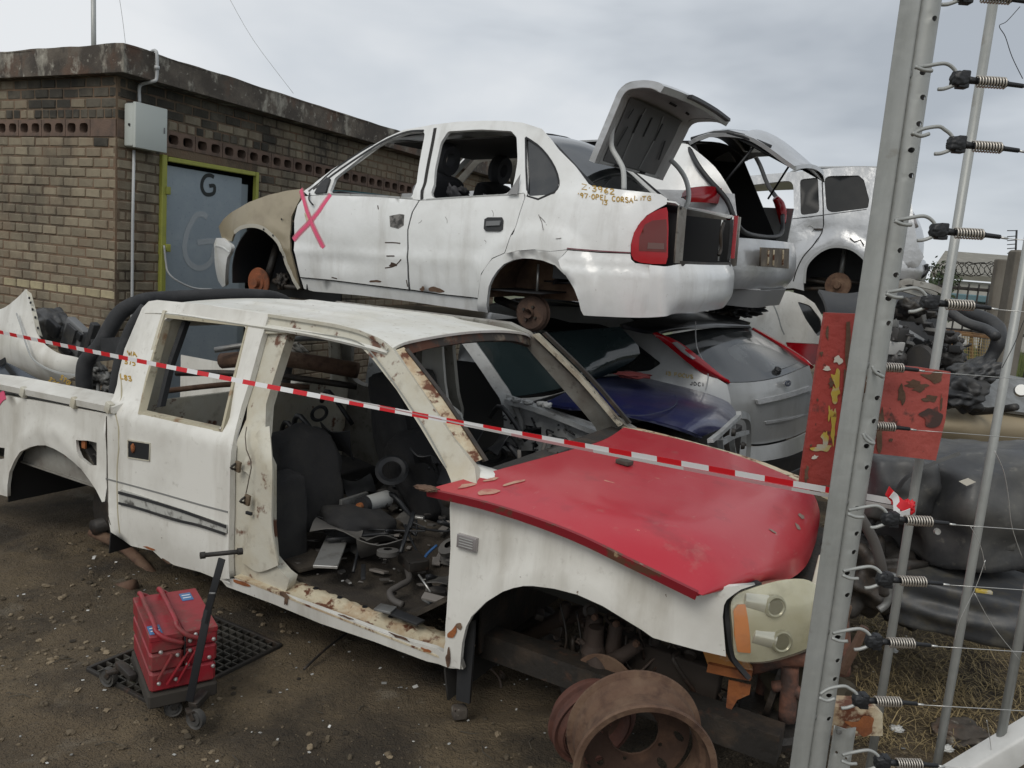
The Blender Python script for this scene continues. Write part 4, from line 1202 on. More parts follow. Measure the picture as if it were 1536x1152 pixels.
for k in range(5):
    s = s0 + .25 + k * .14; MB().lathe([(.0, .001), (.012, .001), (.012, -.004)], pk.P(s, .73, sillh(s) + .034), pk.u, 12).build(pk, 'sill_hole', blackk)
def blot(px, py, rx, ry, m, seed, th=pk, tf=ptf, name='rust_patch', off=.0045, ang=0, jit=.4):
    return th.side(name, organic(px, py, rx, ry, seed, ang, jit), tf, m, thick=.001, step=.2, off=off)
for k, (x, y, rx, ry, an) in enumerate(((362, 874, 12, 3, .3), (428, 892, 8, 4, .3), (430, 900, 2, 9, .1), (680, 948, 6, 10, .6), (690, 940, 5, 5, 0), (673, 985, 3, 12, 0), (224, 822, 8, 1.6, .3), (520, 925, 14, 1.6, .35), (600, 955, 16, 2, .35), (640, 975, 8, 2.5, .35), (251, 842, 7, 1.5, .6))):
    blot(x, y, rx, ry, rust if k % 3 else rust_bright, k, ang=an)
# front wing
wing = pk.side('front_wing', [(676, 742), (720, 745), (780, 762), (860, 790), (930, 824), (1000, 860), (1045, 884), (1090, 880), (1133, 877), (1112, 884), (1102, 890.5), (1090, 900), (1086, 908), (1084, 925), (1089, 985), (1045, 975), (1001, 963), (979, 956.5), (963, 945), (935, 928), (904, 909), (866, 892), (831, 883), (800, 879), (785, 879), (770, 882), (754, 887.5), (729, 903), (707, 925), (699, 940), (693, 965), (690, 1004), (672, 998), (668, 960), (668, 940), (671, 900), (676, 820)],
    ptf, white, holes=[], thick=.018, step=.04)
s, h = pk.on(703, 813, ptf)
rep = MB().box(pk.P(s, ptf(s, h) + .008, h), (.085, .02, .052), pk.rot).build(pk, 'side_repeater', clearlens)
for k in range(4): MB().box(pk.P(s, ptf(s, h) + .019, h - .015 + k * .01), (.06, .004, .003), pk.rot).build(pk, 'lens_ridge', galv, rep)
pk.side('mudguard', [(690, 955), (702, 935), (712, 930), (708, 1000), (704, 1056), (684, 1050), (686, 990)], lambda s, h: .80, black_plastic, thick=.012, step=.08)
arch(pk, 3.03, .36, .49, .82, .25, mat('muddy_arch_liner', (.02, .018, .016), .9), a0=60, a1=200)
# rust stains running down the wing
# bonnet (red, displaced)
def bh(px, py, h): 
    q = pk.ax(px, py, 2, h); return pk.P(q.x, q.y, q.z)
def bt(px, py, t):
    q = pk.ax(px, py, 1, t); return pk.P(q.x, q.y, q.z)
rows = [[bt(640, 734, .90), bh(742, 706, 1.075), bh(845, 678, 1.085), bh(905, 660, 1.085), bh(936, 641, 1.075)],
        [bt(740, 758, .90), bh(835, 733, 1.065), bh(925, 706, 1.075), bh(995, 682, 1.07), bh(1040, 664, 1.055)],
        [bt(850, 796, .895), bh(938, 768, 1.045), bh(1020, 738, 1.045), bh(1085, 712, 1.035), bh(1130, 692, 1.01)],
        [bt(950, 843, .89), bh(1030, 808, 1.01), bh(1105, 776, 1.01), bh(1168, 742, .995), bh(1206, 728, .96)],
        [bt(1045, 889, .875), bh(1105, 866, .925), bh(1160, 838, .93), bh(1205, 800, .92), bh(1229, 765, .89)],
        [bt(1050, 892, .84), bh(1118, 882, .86), bh(1172, 874, .84), bh(1208, 850, .83), bh(1224, 812, .82)]]
g = patch_geo(rows, 9, 9, .012, (0, 0, 1))
bon = pk.add('bonnet', g[0], g[1], redpaint)
# folded lower edge of the bonnet
P = crs([r[0] for r in rows[:5]], 6); pk.add('bonnet_hem', *ribbon([p - pk.u * .012 for p in P], pk.l * 1 + pk.u * -.2, .03, .012), mat('chipped_dark_red', (.22, .012, .02), .45, layers=[((.10, .05, .03), 9, .55, .6, .9), ((.40, .30, .18), 13, .62, .66, .9)]), bon)
P = crs([rows[0][0] + pk.a * .03 + pk.u * .004, rows[0][1] + pk.a * .02 + pk.u * .004], 3)
# worn patches of bare filler on the bonnet
def bonpt(px, py, off=.003):
    # nearest point of the bonnet skin along the view ray
    d = ray(px, py); best = None
    for f in BF:
        a, b, c = f
        h_ = geometry.intersect_ray_tri(a, b, c, d, CAM, True)
        if h_ is not None:
            k = (h_ - CAM).length
            if best is None or k < best[0]: best = (k, h_, (b - a).cross(c - a).normalized())
    if best is None: return None
    n = best[2]; n = n if n.z > 0 else -n
    return best[1] + n * off
BF = []
gv_, gf_ = patch_geo(rows, 9, 9, 0, (0, 0, 1))
for f in gf_: BF += [(gv_[f[0]], gv_[f[1]], gv_[f[2]]), (gv_[f[0]], gv_[f[2]], gv_[f[3]])]
filler = mat('tan_bare_filler', (.46, .27, .19), .6, layers=[((.36, .06, .06), 14, .5, .66, .7)])
def patchon(name, ctr, rx, ry, ang, m, seed=0, n=18):
    pts = [q for q in (bonpt(x, y, .0025) for x, y in organic(ctr[0], ctr[1], rx, ry, seed, ang, .35)) if q]
    c = bonpt(*ctr, .003)
    if c and len(pts) > 3:
        V = [c] + pts; F = [(0, i, i % len(pts) + 1) for i in range(1, len(pts) + 1)]
        pk.add(name, V, F, m, bon)
patchon('worn_patch', (733, 738), 17, 4.5, -.22, filler, 1)
patchon('worn_patch', (770, 725), 14, 2.2, -.25, filler, 2)
patchon('worn_patch', (700, 729), 16, 2.6, -.2, filler, 3)
patchon('worn_patch', (738, 720), 13, 2.0, -.25, filler, 4)
for k, (x, y, rx, ry, an) in enumerate(((1202, 775, 5, 3, .7), (1196, 790, 6, 2, 1.0), (1158, 797, 7, 1.2, .5), (950, 843, 7, 2.5, .5), (962, 848, 4, 1.8, .5), (1025, 882, 8, 2, .45), (902, 821, 10, 1.5, .45))):
    patchon('chipped_patch', (x, y), rx, ry, an, rust if k in (3, 5, 6) else mat('grey_chip', (.22, .16, .13), .7), 10 + k)
# hinge corner rust at the back of the bonnet
MB().blob(rows[0][0] + pk.u * .004, (.05, .03, .008), pk.rot, .4, 4, 3, 2).build(pk, 'bonnet_corner_rust', rust, bon)
# underside / inner wing, scuttle, firewall
pfl('scuttle', [[(2.50, -.72, 1.045), (2.50, .70, 1.045)], [(2.68, -.72, 1.02), (2.68, .74, 1.02)]], dark_metal)
pk.add('scuttle_panel', *patch_geo([[pk.P(2.50, .80, .98), pk.P(2.52, .71, 1.09), pk.P(2.53, .60, 1.07)], [pk.P(2.66, .82, .95), pk.P(2.66, .74, 1.05), pk.P(2.66, .60, 1.06)]], 4, 4, .01), white)
pfl('firewall', [[(2.62, -.74, .35), (2.62, .70, .35)], [(2.60, -.74, 1.04), (2.60, .70, 1.04)]], dark_metal)
for t_ in (.62, -.62):
    pfl('chassis_rail', [[(2.5, t_ - .05, .42), (2.5, t_ + .05, .42)], [(3.75, t_ - .05, .42), (3.75, t_ + .05, .42)]], dark_metal, .10)
pfl('inner_wing', [[(2.6, .40, .55), (3.75, .40, .50)], [(2.6, .50, .95), (3.70, .48, .80)]], mat('dark_inner_wing', (.05, .048, .042), .85))
# far body side: rails, far pillars and far front wing edge
def pfar(name, pts, m, hol=(), off=-.78, thick=.03, step=.08):
    hs = [[Vector(q) for q in h] for h in hol]
    def tf(u, v):
        t = -.80
        if v > .98: t += (v - .98) * .34 + .04 * sstep(0, .1, v - .98)
        return t
    g = sheet_geo(pts, [rounded(h, .2) for h in hs], lambda u, v: pk.P(u, tf(u, v), v), thick, step, pk.l)
    return pk.add(name, g[0], g[1], m)
pfar('far_side', [(.50, .32), (2.62, .32), (2.62, 1.03), (2.52, 1.09), (2.02, 1.50), (1.9, 1.54), (.62, 1.54), (.55, 1.50), (.50, 1.0)], inner,
     hol=[[(.62, 1.0), (1.20, 1.0), (1.22, 1.46), (.76, 1.46)], [(1.46, .48), (2.40, .48), (2.40, 1.02), (2.02, 1.40), (1.98, 1.45), (1.50, 1.45)]])
pk.add('far_wing_rail', *ribbon(crs([pk.P(2.55, -.77, 1.05), pk.P(2.9, -.80, 1.02), pk.P(3.3, -.79, .98), pk.P(3.75, -.70, .90)], 3), pk.u, .07, .03), rusty_cream)
# far belt strip: white inner of the far B pillar, leaning
s0_, h0_ = 1.30, 1.0
g = patch_geo([[pk.P(1.22, -.66, .45), pk.P(1.21, -.70, .9), pk.P(1.30, -.62, 1.05), pk.P(1.33, -.55, 1.48)], [pk.P(1.52, -.66, .45), pk.P(1.56, -.70, .9), pk.P(1.49, -.62, 1.05), pk.P(1.46, -.55, 1.48)]], 4, 4, .02, pk.l)
pk.add('far_door_pillar', g[0], g[1], mat('far_pillar_white', (.50, .50, .47), .6, layers=[((.25, .23, .19), 5, .5, .75, .6)]))
# back wall of the cab and rear shelf
pk.add('cab_back_wall', *sheet_geo([(-.78, .5), (.78, .5), (.78, 1.0), (.64, 1.5), (-.64, 1.5), (-.78, 1.0)], [[(-.62, 1.04), (.62, 1.04), (.54, 1.42), (-.54, 1.42)]], lambda u, v: pk.P(.56 + (v - .5) * .06, u, v), .02, .2, pk.a), cream)
# floor with tunnel
def floorz(s, t):
    z = .40 + .13 * math.exp(-((t) / .20) ** 2) + noise.noise(Vector((s * 3, t * 3, 0))) * .025
    z += .20 * sstep(2.2, 2.6, s)
    return z
g = sheet_geo([(.58, -.78), (2.6, -.78), (2.6, .72), (.58, .72)], [], lambda u, v: pk.P(u, v, floorz(u, v)), .02, .06, pk.u)
pk.add('floor', g[0], g[1], carpet)
# ghost of wiring and brackets on the dash bulkhead
mb = MB(); rr = random.Random(7)
for k in range(26):
    t = rr.uniform(-.65, .6); h = rr.uniform(.5, 1.0)
    if k % 2: mb.box(pk.P(2.55, t, h), (.06, rr.uniform(.03, .14), rr.uniform(.03, .16)), pk.rot)
    else: mb.tube([pk.P(2.5 + rr.uniform(-.04, .02), t + rr.uniform(-.2, .2), h + rr.uniform(-.2, .2)) for _ in range(4)], .009, 6, 4)
mb.build(pk, 'bulkhead_bracketry', mat('grimy_bulkhead_parts', (.10, .09, .08), .8, isl=.5), kind='stuff')
mb = MB(); mb.tube([pk.P(2.42, -.7, .93), pk.P(2.45, -.2, .95), pk.P(2.44, .3, .94), pk.P(2.42, .70, .93)], .03, 10, 4); mb.build(pk, 'dash_crossbar', dark_metal)
# seats
def cushion(th, name, c, size, rot, m, seed=0, sq=.62, amp=.06, parent=None):
    return MB().blob(c, size, rot, amp, 2.2, 4, seed, sq).build(th, name, m, parent)
def seat(s, t, h, rec=18, name='seat', m=fabric, fold=0, hr=True):
    rt = pk.rot
    b = cushion(pk, name + '_back', pk.P(s, t, h + .42), (.10, .245, .34), rt @ rotm('Y', -rec), m, 1)
    MB().blob(pk.P(s + .075, t, h + .42), (.05, .15, .27), rt @ rotm('Y', -rec), .05, 2, 3, 0, .5).build(pk, 'back_insert', fabric_dark, b)
    c = cushion(pk, name + '_cushion', pk.P(s + .28, t, h + .08), (.26, .25, .085), rt @ rotm('Y', 4), m, 2)
    if hr:
        cushion(pk, 'headrest', pk.P(s - .11, t, h + .86), (.055, .13, .085), rt @ rotm('Y', -rec), m, 3, .4, parent=b)
        for q in (-.05, .05): MB().tube([pk.P(s - .10, t + q, h + .70), pk.P(s - .11, t + q, h + .82)], .007, 6).build(pk, 'headrest_stem', grey_metal, b)
seat(1.42, -.36, .50, 16)
b = cushion(pk, 'driver_seat_back', pk.P(1.36, .40, .74), (.095, .21, .27), pk.rot @ rotm('Y', -12, 'Z', 10), fabric, 11, .38, .12)
cushion(pk, 'folded_seat_back', pk.P(1.66, -.22, .70), (.09, .22, .27), pk.rot @ rotm('Y', -34), fabric_dark, 12, .45)
MB().box(pk.P(1.52, .2, .62), (.02, .20, .05), pk.rot).build(pk, 'seat_rail', grey_metal)
cushion(pk, 'rear_bench', pk.P(.86, 0, .50), (.22, .66, .09), pk.rot, fabric_dark, 4)
b = cushion(pk, 'side_bolster', pk.P(1.47, .62, .60), (.06, .10, .24), pk.rot @ rotm('Y', -6, 'Z', 8), fabric, 6)
# upholstery and torn foam pieces low in the doorway
cushion(pk, 'loose_cushion', pk.P(1.64, .30, .55), (.15, .17, .075), pk.rot @ rotm('X', 8, 'Z', 20), fabric, 7, .5, .15)
# front inner parts seen through the wheel arch
ms = mat('rusty_suspension', (.05, .034, .026), .8, layers=[((.04, .028, .022), 9, .45, .65, .8)], bump=[(40, .5)])
def atp(px, py, t):
    q = pk.ax(px, py, 1, t); return pk.P(q.x, t, q.z)
sus = [([(893, 925), (888, 960), (882, 1002)], .5, .032), ([(925, 935), (920, 970), (912, 1015)], .52, .026), ([(960, 965), (930, 985), (905, 990)], .56, .022), ([(880, 1000), (905, 1022), (935, 1030)], .58, .024), ([(862, 995), (860, 1030), (858, 1060)], .5, .008), ([(870, 960), (890, 980), (900, 1010)], .54, .010), ([(780, 960), (840, 930), (880, 915)], .3, .03), ([(880, 1040), (900, 1010), (890, 985)], .6, .035), ([(850, 905), (846, 925), (850, 930)], .42, .02)]
for pts, t, r in sus: MB().tube([atp(x, y, t) for x, y in pts], [r, r * 1.25, r * .9], 10, 4).build(pk, 'suspension_arm', ms)
MB().lathe([(.0, 0), (.045, 0), (.05, .02), (.035, .05), (.03, .12), (.0, .12)], atp(890, 985, .56), pk.u, 18).build(pk, 'ball_joint', ms)
MB().lathe([(.0, 0), (.055, 0), (.065, .03), (.04, .06), (.0, .07)], atp(884, 1000, .58), -pk.u + pk.l * .3, 18).build(pk, 'hub_carrier', ms)
MB().tube([atp(712, 960, .2), atp(820, 960, .2)], .12, 14).build(pk, 'gearbox_housing', dark_metal)
MB().bar(atp(930, 975, .45), atp(1080, 1030, .45), .06, .14).build(pk, 'chassis_leg', mat('brown_chassis', (.055, .042, .033), .85))
MB().blob(atp(760, 940, .1), (.25, .15, .2), pk.rot, .3).build(pk, 'engine_underside', dark_metal)
# rusty bracket and lower valance below the headlight
pk.add('lamp_bracket', *sheet_geo([Vector(p) for p in pk.ons([(1052, 980), (1108, 994), (1122, 1018), (1118, 1028), (1085, 1018), (1058, 1000)], lambda s, h: .64)], [], lambda u, v: pk.P(u, .64 - (u - 3.4) * .3, v), .03, .1, pk.l), mat('orange_white_bracket', (.45, .40, .33), .6, layers=[((.42, .17, .03), 6, .42, .52, .95)]))
pk.add('bracket_fold', *ribbon([pk.P(q[0], .66 - (q[0] - 3.4) * .3, q[1]) for q in (pk.on(1060, 1003, lambda s, h: .64), pk.on(1090, 1014, lambda s, h: .64), pk.on(1121, 1024, lambda s, h: .64))], pk.l, .03, .02), rust_bright)
pk.add('hanging_bracket', *sheet_geo([Vector(p) for p in pk.ons([(1093, 1020), (1126, 1028), (1124, 1042), (1106, 1050), (1094, 1070), (1089, 1060)], lambda s, h: .60)], [], lambda u, v: pk.P(u, .60, v), .006, .1, pk.l), rust_bright)
mb = MB()
for k, (a, b, r) in enumerate((((1125, 1000), (1235, 990), .03), ((1120, 985), (1190, 1000), .022), ((1150, 1000), (1140, 1060), .025), ((1185, 1000), (1180, 1080), .03), ((1210, 985), (1235, 1050), .028), ((1120, 1060), (1200, 1100), .05), ((1160, 1030), (1205, 1045), .02), ((1260, 930), (1262, 1010), .03))):
    t = .5 - .1 * (k % 3); mb.tube([atp(*a, t), (atp(*a, t) + atp(*b, t)) / 2 + pk.u * .02, atp(*b, t)], r, 9, 3)
mb.build(pk, 'front_crossmember', mat('flaking_front_rust', (.16, .07, .045), .85, layers=[((.05, .035, .03), 10, .45, .6, .9)], bump=[(40, .5)]))
MB().lathe([(.0, 0), (.15, 0), (.16, .03), (.15, .05), (.05, .06), (0, .06)], atp(1140, 1090, .45), pk.u, 28).build(pk, 'steering_pulley', dark_metal)
MB().box(atp(1095, 1062, .5), (.06, .05, .09), pk.rot).build(pk, 'cooler_block', dark_metal)
MB().blob(atp(1210, 1040, .3), (.14, .12, .14), None, .4, 3, 3).build(pk, 'front_debris', mat('olive_dirt_part', (.06, .048, .03), .9))
# headlight: lens volume, amber segment, two reflector drums
hl = [(1090, 905), (1098, 890), (1118, 880), (1160, 868), (1200, 866), (1222, 878), (1232, 905), (1228, 955), (1205, 968), (1170, 980), (1140, 988), (1106, 988), (1096, 975), (1092, 940)]
hn = (pk.a * .66 + pk.l * .72 + pk.u * .1).normalized()
hp0 = pk.P(3.52, .735, .70)
HR = [on_plane(x, y, hp0, hn) for x, y in hl]
hc = sum(HR, Vector()) / len(HR)
hx = hn.cross(pk.u).normalized(); hy = hx.cross(hn)
if hx.dot(pk.a) < 0: hx = -hx
def hdome(u, v):
    r2 = (u / .20) ** 2 + (v / .14) ** 2; return hc + hx * u + hy * v + hn * (.045 * max(0, 1 - r2 * .5))
o2 = [Vector(((p - hc).dot(hx), (p - hc).dot(hy))) for p in HR]
o2s = [Vector((q.x, q.y)) for q in crs([(p.x, p.y, 0) for p in o2], 3, True)]
g = sheet_geo(o2s, [], hdome, .07, .025, hn)
lamp = pk.add('headlight', g[0], g[1], hazelens)
def hpt(px, py, off=0):
    p = on_plane(px, py, hc + hn * .03, hn); d = p - hc; return hdome(d.dot(hx), d.dot(hy)) + hn * off
def hsheet(name, px, m, off=.006):
    P = [on_plane(x, y, hc + hn * .03, hn) - hc for x, y in px]
    g = sheet_geo(rounded([Vector((p.dot(hx), p.dot(hy))) for p in P], .12), [], lambda u, v: hdome(u, v) + hn * off, .004, .02, hn); pk.add(name, g[0], g[1], m, lamp)
g = sheet_geo(o2s, [], lambda u, v: hdome(u, v) + hn * (.010 + .012 * max(0, 1 - (u / .2) ** 2 - (v / .14) ** 2)), .003, .025, hn)
pk.add('outer_lens', g[0], g[1], mat('hazy_outer_lens', (.66, .63, .46), .08, alpha=.09, spec=1.0, coat=.8, layers=[((.76, .74, .62), 4, .42, .66, .7)]), lamp)
hsheet('amber_lens', [(1099, 915), (1106, 906), (1116, 905), (1120, 938), (1125, 979), (1106, 978), (1100, 952)], amberlens)
chrome = mat('lamp_reflector', (.62, .61, .52), .18, .55)
for (a, b) in (((1117, 901), (1150, 906)), ((1128, 952), (1160, 958))):
    A, B = hpt(*a, .004), hpt(*b, .006)
    A = A - hn * .028; B = B - hn * .024; L_ = (B - A).length; D_ = (B - A).normalized()
    MB().lathe([(.0, 0), (.022, 0), (.032, .004), (.034, L_), (.0, L_)], A, D_, 32).build(pk, 'reflector_drum', chrome, lamp)
    O_ = B + D_ * .020 + hn * .025
    MB().lathe([(0, .001), (.026, .002)], O_, hn, 28).build(pk, 'bulb_well', mat('olive_lens_well', (.13, .12, .07), .2, .3, coat=.7), lamp)
    MB().lathe([(.026, .002), (.031, .006), (.036, .004), (.039, -.004)], O_, hn, 28).build(pk, 'reflector_ring', mat('lamp_shade_ring', (.30, .285, .19), .2, .3, coat=.6), lamp)
pk.add('lamp_gasket', *ribbon([p + hn * .012 for p in crs([on_plane(x, y, hp0, hn) for x, y in ((1140, 876), (1110, 882), (1093, 896), (1088, 915), (1091, 950), (1098, 985), (1112, 1004), (1122, 1016))], 4)], hn, .016, .03), rubber)
# front panel hidden behind the post
MB().bar(atp(1225, 870, .2), atp(1245, 940, -.3), .03, .2).build(pk, 'grille_panel', cream)
pfl('slam_panel', [[(3.62, -.6, .78), (3.62, .6, .78)], [(3.72, -.6, .77), (3.72, .6, .77)]], dark_metal, .05)
pfl('front_valance', [[(3.66, -.55, .38), (3.66, .5, .38)], [(3.70, -.55, .6), (3.70, .5, .6)]], dark_metal, .02)
# yellow yard marks on the pillar
mk = lettering('WA', (193, 533), (7, 1.2), (-1.5, -7), lambda x, y: (lambda q: pk.P(q[0], ptf(*q) + .003, q[1]))(pk.on(x, y, ptf)), pk.l, .006)
for tx, o in (('375', (187, 545)), ('L83', (181, 568))):
    m2 = lettering(tx, o, (6.2, 1.4), (-1.2, -7), lambda x, y: (lambda q: pk.P(q[0], ptf(*q) + .003, q[1]))(pk.on(x, y, ptf)), pk.l, .006)
    mk.v, mk.f = (mk.v + m2.v, mk.f + [tuple(i + len(mk.v) for i in f) for f in m2.f])
mk.build(pk, 'yard_marking', ochre, cabs, kind='stuff')
pk.rib('spray_mark', [(-4, 604), (3, 595), (8, 592)], ptg, pink, .05, .004, 3)

# grey stone chip on the bonnet and other things resting on the pickup
p = bonpt(936, 697, .012)
MB().box(p, (.062, .045, .018), pk.rot @ rotm('Z', 12)).single('grey_tile_chip', 'small grey square chip lying on the red bonnet', 'tile chip', concrete)
# things lying inside the cab
def flp(px, py, z=.47):
    q = pk.ax(px, py, 2, z); return pk.P(q.x, q.y, q.z)
a_, b_ = flp(488, 865, .46), flp(518, 790, .47)
w_ = (flp(512, 868, .46) - flp(465, 860, .46))
d_ = (b_ - a_).normalized(); n_ = pk.u
M3 = Matrix((d_, n_.cross(d_), n_)).transposed()
MB().box((a_ + b_) / 2 + pk.u * .05, ((b_ - a_).length * 1.05, .105, .012), M3).single('aluminium_plate', 'long pale scratched metal plate lying on the pickup floor', 'metal plate', bright_metal, smooth=False)
a_, b_ = flp(548, 757, .62), flp(592, 744, .62)
t_ = Thing('filter_canister', 'grey cylindrical canister with a dark end cap lying inside the pickup', 'canister', loc=(a_ + b_) / 2)
MB().lathe([(0, 0), (.038, 0), (.042, .004), (.042, .16), (.038, .165), (0, .165)], a_, b_ - a_, 24).build(t_, 'body', mat('grey_canister', (.42, .43, .42), .4))
MB().lathe([(0, -.03), (.045, -.03), (.047, 0), (.0, .0)], a_, b_ - a_, 24).build(t_, 'cap', black_plastic)
MB().lathe([(0, 0), (.018, 0), (.018, .02), (0, .02)], a_ - (b_ - a_).normalized() * .05, b_ - a_, 14).build(t_, 'end_bolt', rust_bright)
# pedals, brackets, hoses, offcuts
mb = MB(); rr = random.Random(21)
for k in range(150):
    s, t = rr.uniform(1.35, 2.5), rr.uniform(-.6, .66)
    c = pk.P(s, t, floorz(s, t) + .02 + rr.uniform(0, .03)); sz = rr.uniform(.006, .04)
    mb.box(c, (sz * rr.uniform(.6, 2.6), sz, sz * .3), rotm('Z', rr.uniform(0, 360), 'X', rr.uniform(-40, 40)))
mb.single('cab_floor_litter', None, None, mat('mixed_litter', (.12, .11, .10), .7, isl=.8), kind='stuff', smooth=False)
mb = MB(); 
for k in range(40):
    s, t = rr.uniform(1.35, 2.5), rr.uniform(-.6, .66)
    mb.box(pk.P(s, t, floorz(s, t) + .03), (.012, .007, .004), rotm('Z', rr.uniform(0, 360)))
mb.single('glass_crumbs', None, None, chip, kind='stuff', smooth=False)
rr = random.Random(41); wl = MB(); tp = MB()
for k in range(26):
    s, t = rr.uniform(1.25, 2.45), rr.uniform(-.65, .55); h = rr.uniform(.03, .30) + floorz(s, t)
    wl.tube([pk.P(s, t, h), pk.P(s + rr.uniform(-.12, .12), t + rr.uniform(-.12, .12), h + rr.uniform(-.05, .06)), pk.P(s + rr.uniform(-.25, .25), t + rr.uniform(-.2, .2), h - .06)], rr.uniform(.003, .010), 6, 4)
for k in range(30):
    s, t = rr.uniform(1.2, 2.5), rr.uniform(-.7, .55); sz = rr.uniform(.04, .12); h = floorz(s, t) + rr.uniform(.02, .22)
    R_ = rotm('X', rr.uniform(-60, 60), 'Z', rr.uniform(0, 360))
    if k % 3: tp.geo(patch_geo([[pk.P(s, t, h) + R_ @ Vector((sz * a, sz * b * .7, .25 * sz * math.sin(a * 2 + b))) for b in (-1, 0, 1)] for a in (-1, 0, 1)], 3, 3, .004))
    else: tp.lathe([(sz * .3, 0), (sz * .5, .01), (sz * .5, .03), (sz * .2, .035)], pk.P(s, t, h), R_ @ Vector((0, 0, 1)), 14)
for k in range(40):
    s, t = rr.uniform(.75, 2.45), rr.uniform(-.72, .25); sz = rr.uniform(.04, .11); h = rr.uniform(.5, .98)
    R_ = rotm('X', rr.uniform(0, 180), 'Z', rr.uniform(0, 360))
    if k % 4 == 0: wl.lathe([(sz * .7, -.01), (sz * .85, 0), (sz * .7, .01), (sz * .5, 0), (sz * .7, -.01)], pk.P(s, t, h), R_ @ Vector((0, 0, 1)), 22)
    elif k % 4 == 1: wl.tube([pk.P(s, t, h), pk.P(s + .1, t + .05, h + .08), pk.P(s + .25, t, h - .1)], .014, 8, 4)
    else: wl.geo(patch_geo([[pk.P(s, t, h) + R_ @ Vector((sz * a, sz * b, .4 * sz * math.sin(a * 2 + b))) for b in (-1, 0, 1)] for a in (-1, 0, 1)], 3, 3, .006))
wl.single('loose_wiring', None, None, blackk, kind='stuff'); tp.single('torn_cab_trim', None, None, mat('torn_trim', (.065, .062, .058), .7, isl=.8, layers=[((.15, .14, .12), 7, .5, .7, .6)]), kind='stuff')
cs = []
for k in range(61):
    a = k / 10 * 6.283; c = atp(925, 965, .46) + pk.u * (k / 60 * .22 - .10); cs.append(c + pk.a * math.cos(a) * .05 + pk.l * math.sin(a) * .05)
MB().tube(cs, .007, 6).build(pk, 'coil_spring', ms)
MB().lathe([(0, .03), (.05, .03), (.055, 0), (.13, 0), (.135, -.006), (.13, -.014), (.03, -.014)], atp(905, 1035, .62), pk.l, 30).build(pk, 'front_brake_disc', rust)
for k in range(5): MB().tube([atp(840 + 25 * k, 905 + 12 * k, .5), atp(850 + 22 * k, 960 + 8 * k, .52), atp(835 + 30 * k, 1010, .5)], .005, 6, 4).build(pk, 'brake_line', dark_metal)
for x, y in ((893, 925), (882, 1002), (925, 935), (955, 965), (905, 990)): MB().lathe([(0, .014), (.012, .013), (.014, 0)], atp(x, y, .60), pk.l, 6).build(pk, 'arm_bolt', rust)
mb = MB(); rr = random.Random(55)
for k in range(70):
    x, y = rr.uniform(715, 1075), 0; y = rr.uniform(900 + abs(x - 840) * .28, 1020 + (x - 715) * .08); t = rr.uniform(.30, .50); p = atp(x, y, t); sz = rr.uniform(.012, .05)
    if k % 3 == 0: mb.tube([p, p + Vector((rr.uniform(-.1, .1), rr.uniform(-.1, .1), rr.uniform(-.1, .1))), p + Vector((rr.uniform(-.2, .2), rr.uniform(-.1, .1), rr.uniform(-.16, .02)))], rr.uniform(.004, .012), 7, 4)
    elif k % 3 == 1: mb.box(p, (sz * 2, sz, sz * .7), rotm('X', rr.uniform(0, 180), 'Z', rr.uniform(0, 180)))
    else: mb.lathe([(0, sz * .4), (sz * .5, sz * .4), (sz * .6, sz * .1), (sz, 0), (0, -sz * .1)], p, Vector((rr.uniform(-1, 1), -1, rr.uniform(-1, 1))), 12)
mb.build(pk, 'underbonnet_parts', mat('oily_underbonnet_parts', (.045, .036, .029), .55, .15, isl=.8, layers=[((.11, .06, .04), 9, .5, .68, .8)]), kind='stuff')
hose = mat('grey_rubber_hose', (.075, .068, .062), .7)
MB().tube([flp(607, 845, .46), flp(614, 868, .47), flp(600, 878, .47), flp(585, 888, .46), flp(590, 900, .45), flp(604, 907, .45)], .014, 10, 5).single('bent_hose', 'bent grey rubber hose lying on the pickup sill beside the wing', 'hose', hose)
MB().tube([flp(628, 862, .50), flp(646, 888, .46)], .0045, 8).single('metal_rod', 'thin bright metal rod lying among scraps on the pickup floor', 'rod', bright_metal)
MB().box(flp(646, 900, .45), (.05, .055, .008), pk.rot @ rotm('Z', 15)).single('drilled_bracket', 'small grey bracket plate lying just inside the pickup sill', 'bracket', grey_metal)
MB().box(flp(578, 913, .44), (.075, .06, .01), pk.rot @ rotm('Z', -12)).single('grey_pad', 'flat grey pad lying on the rusty door sill', 'pad', grey_metal)
MB().box(flp(600, 922, .43), (.22, .05, .01), pk.rot @ rotm('Z', 3)).single('black_trim_strip', 'flat black trim strip lying along the rusty door sill', 'trim strip', black_plastic)
MB().tube([flp(655, 818, .55), flp(640, 832, .52), flp(634, 845, .5)], .007, 6, 4).single('blue_cable', 'short blue cable end lying behind the wing in the pickup doorway', 'cable', mat('blue_cable', (.03, .10, .25), .5))
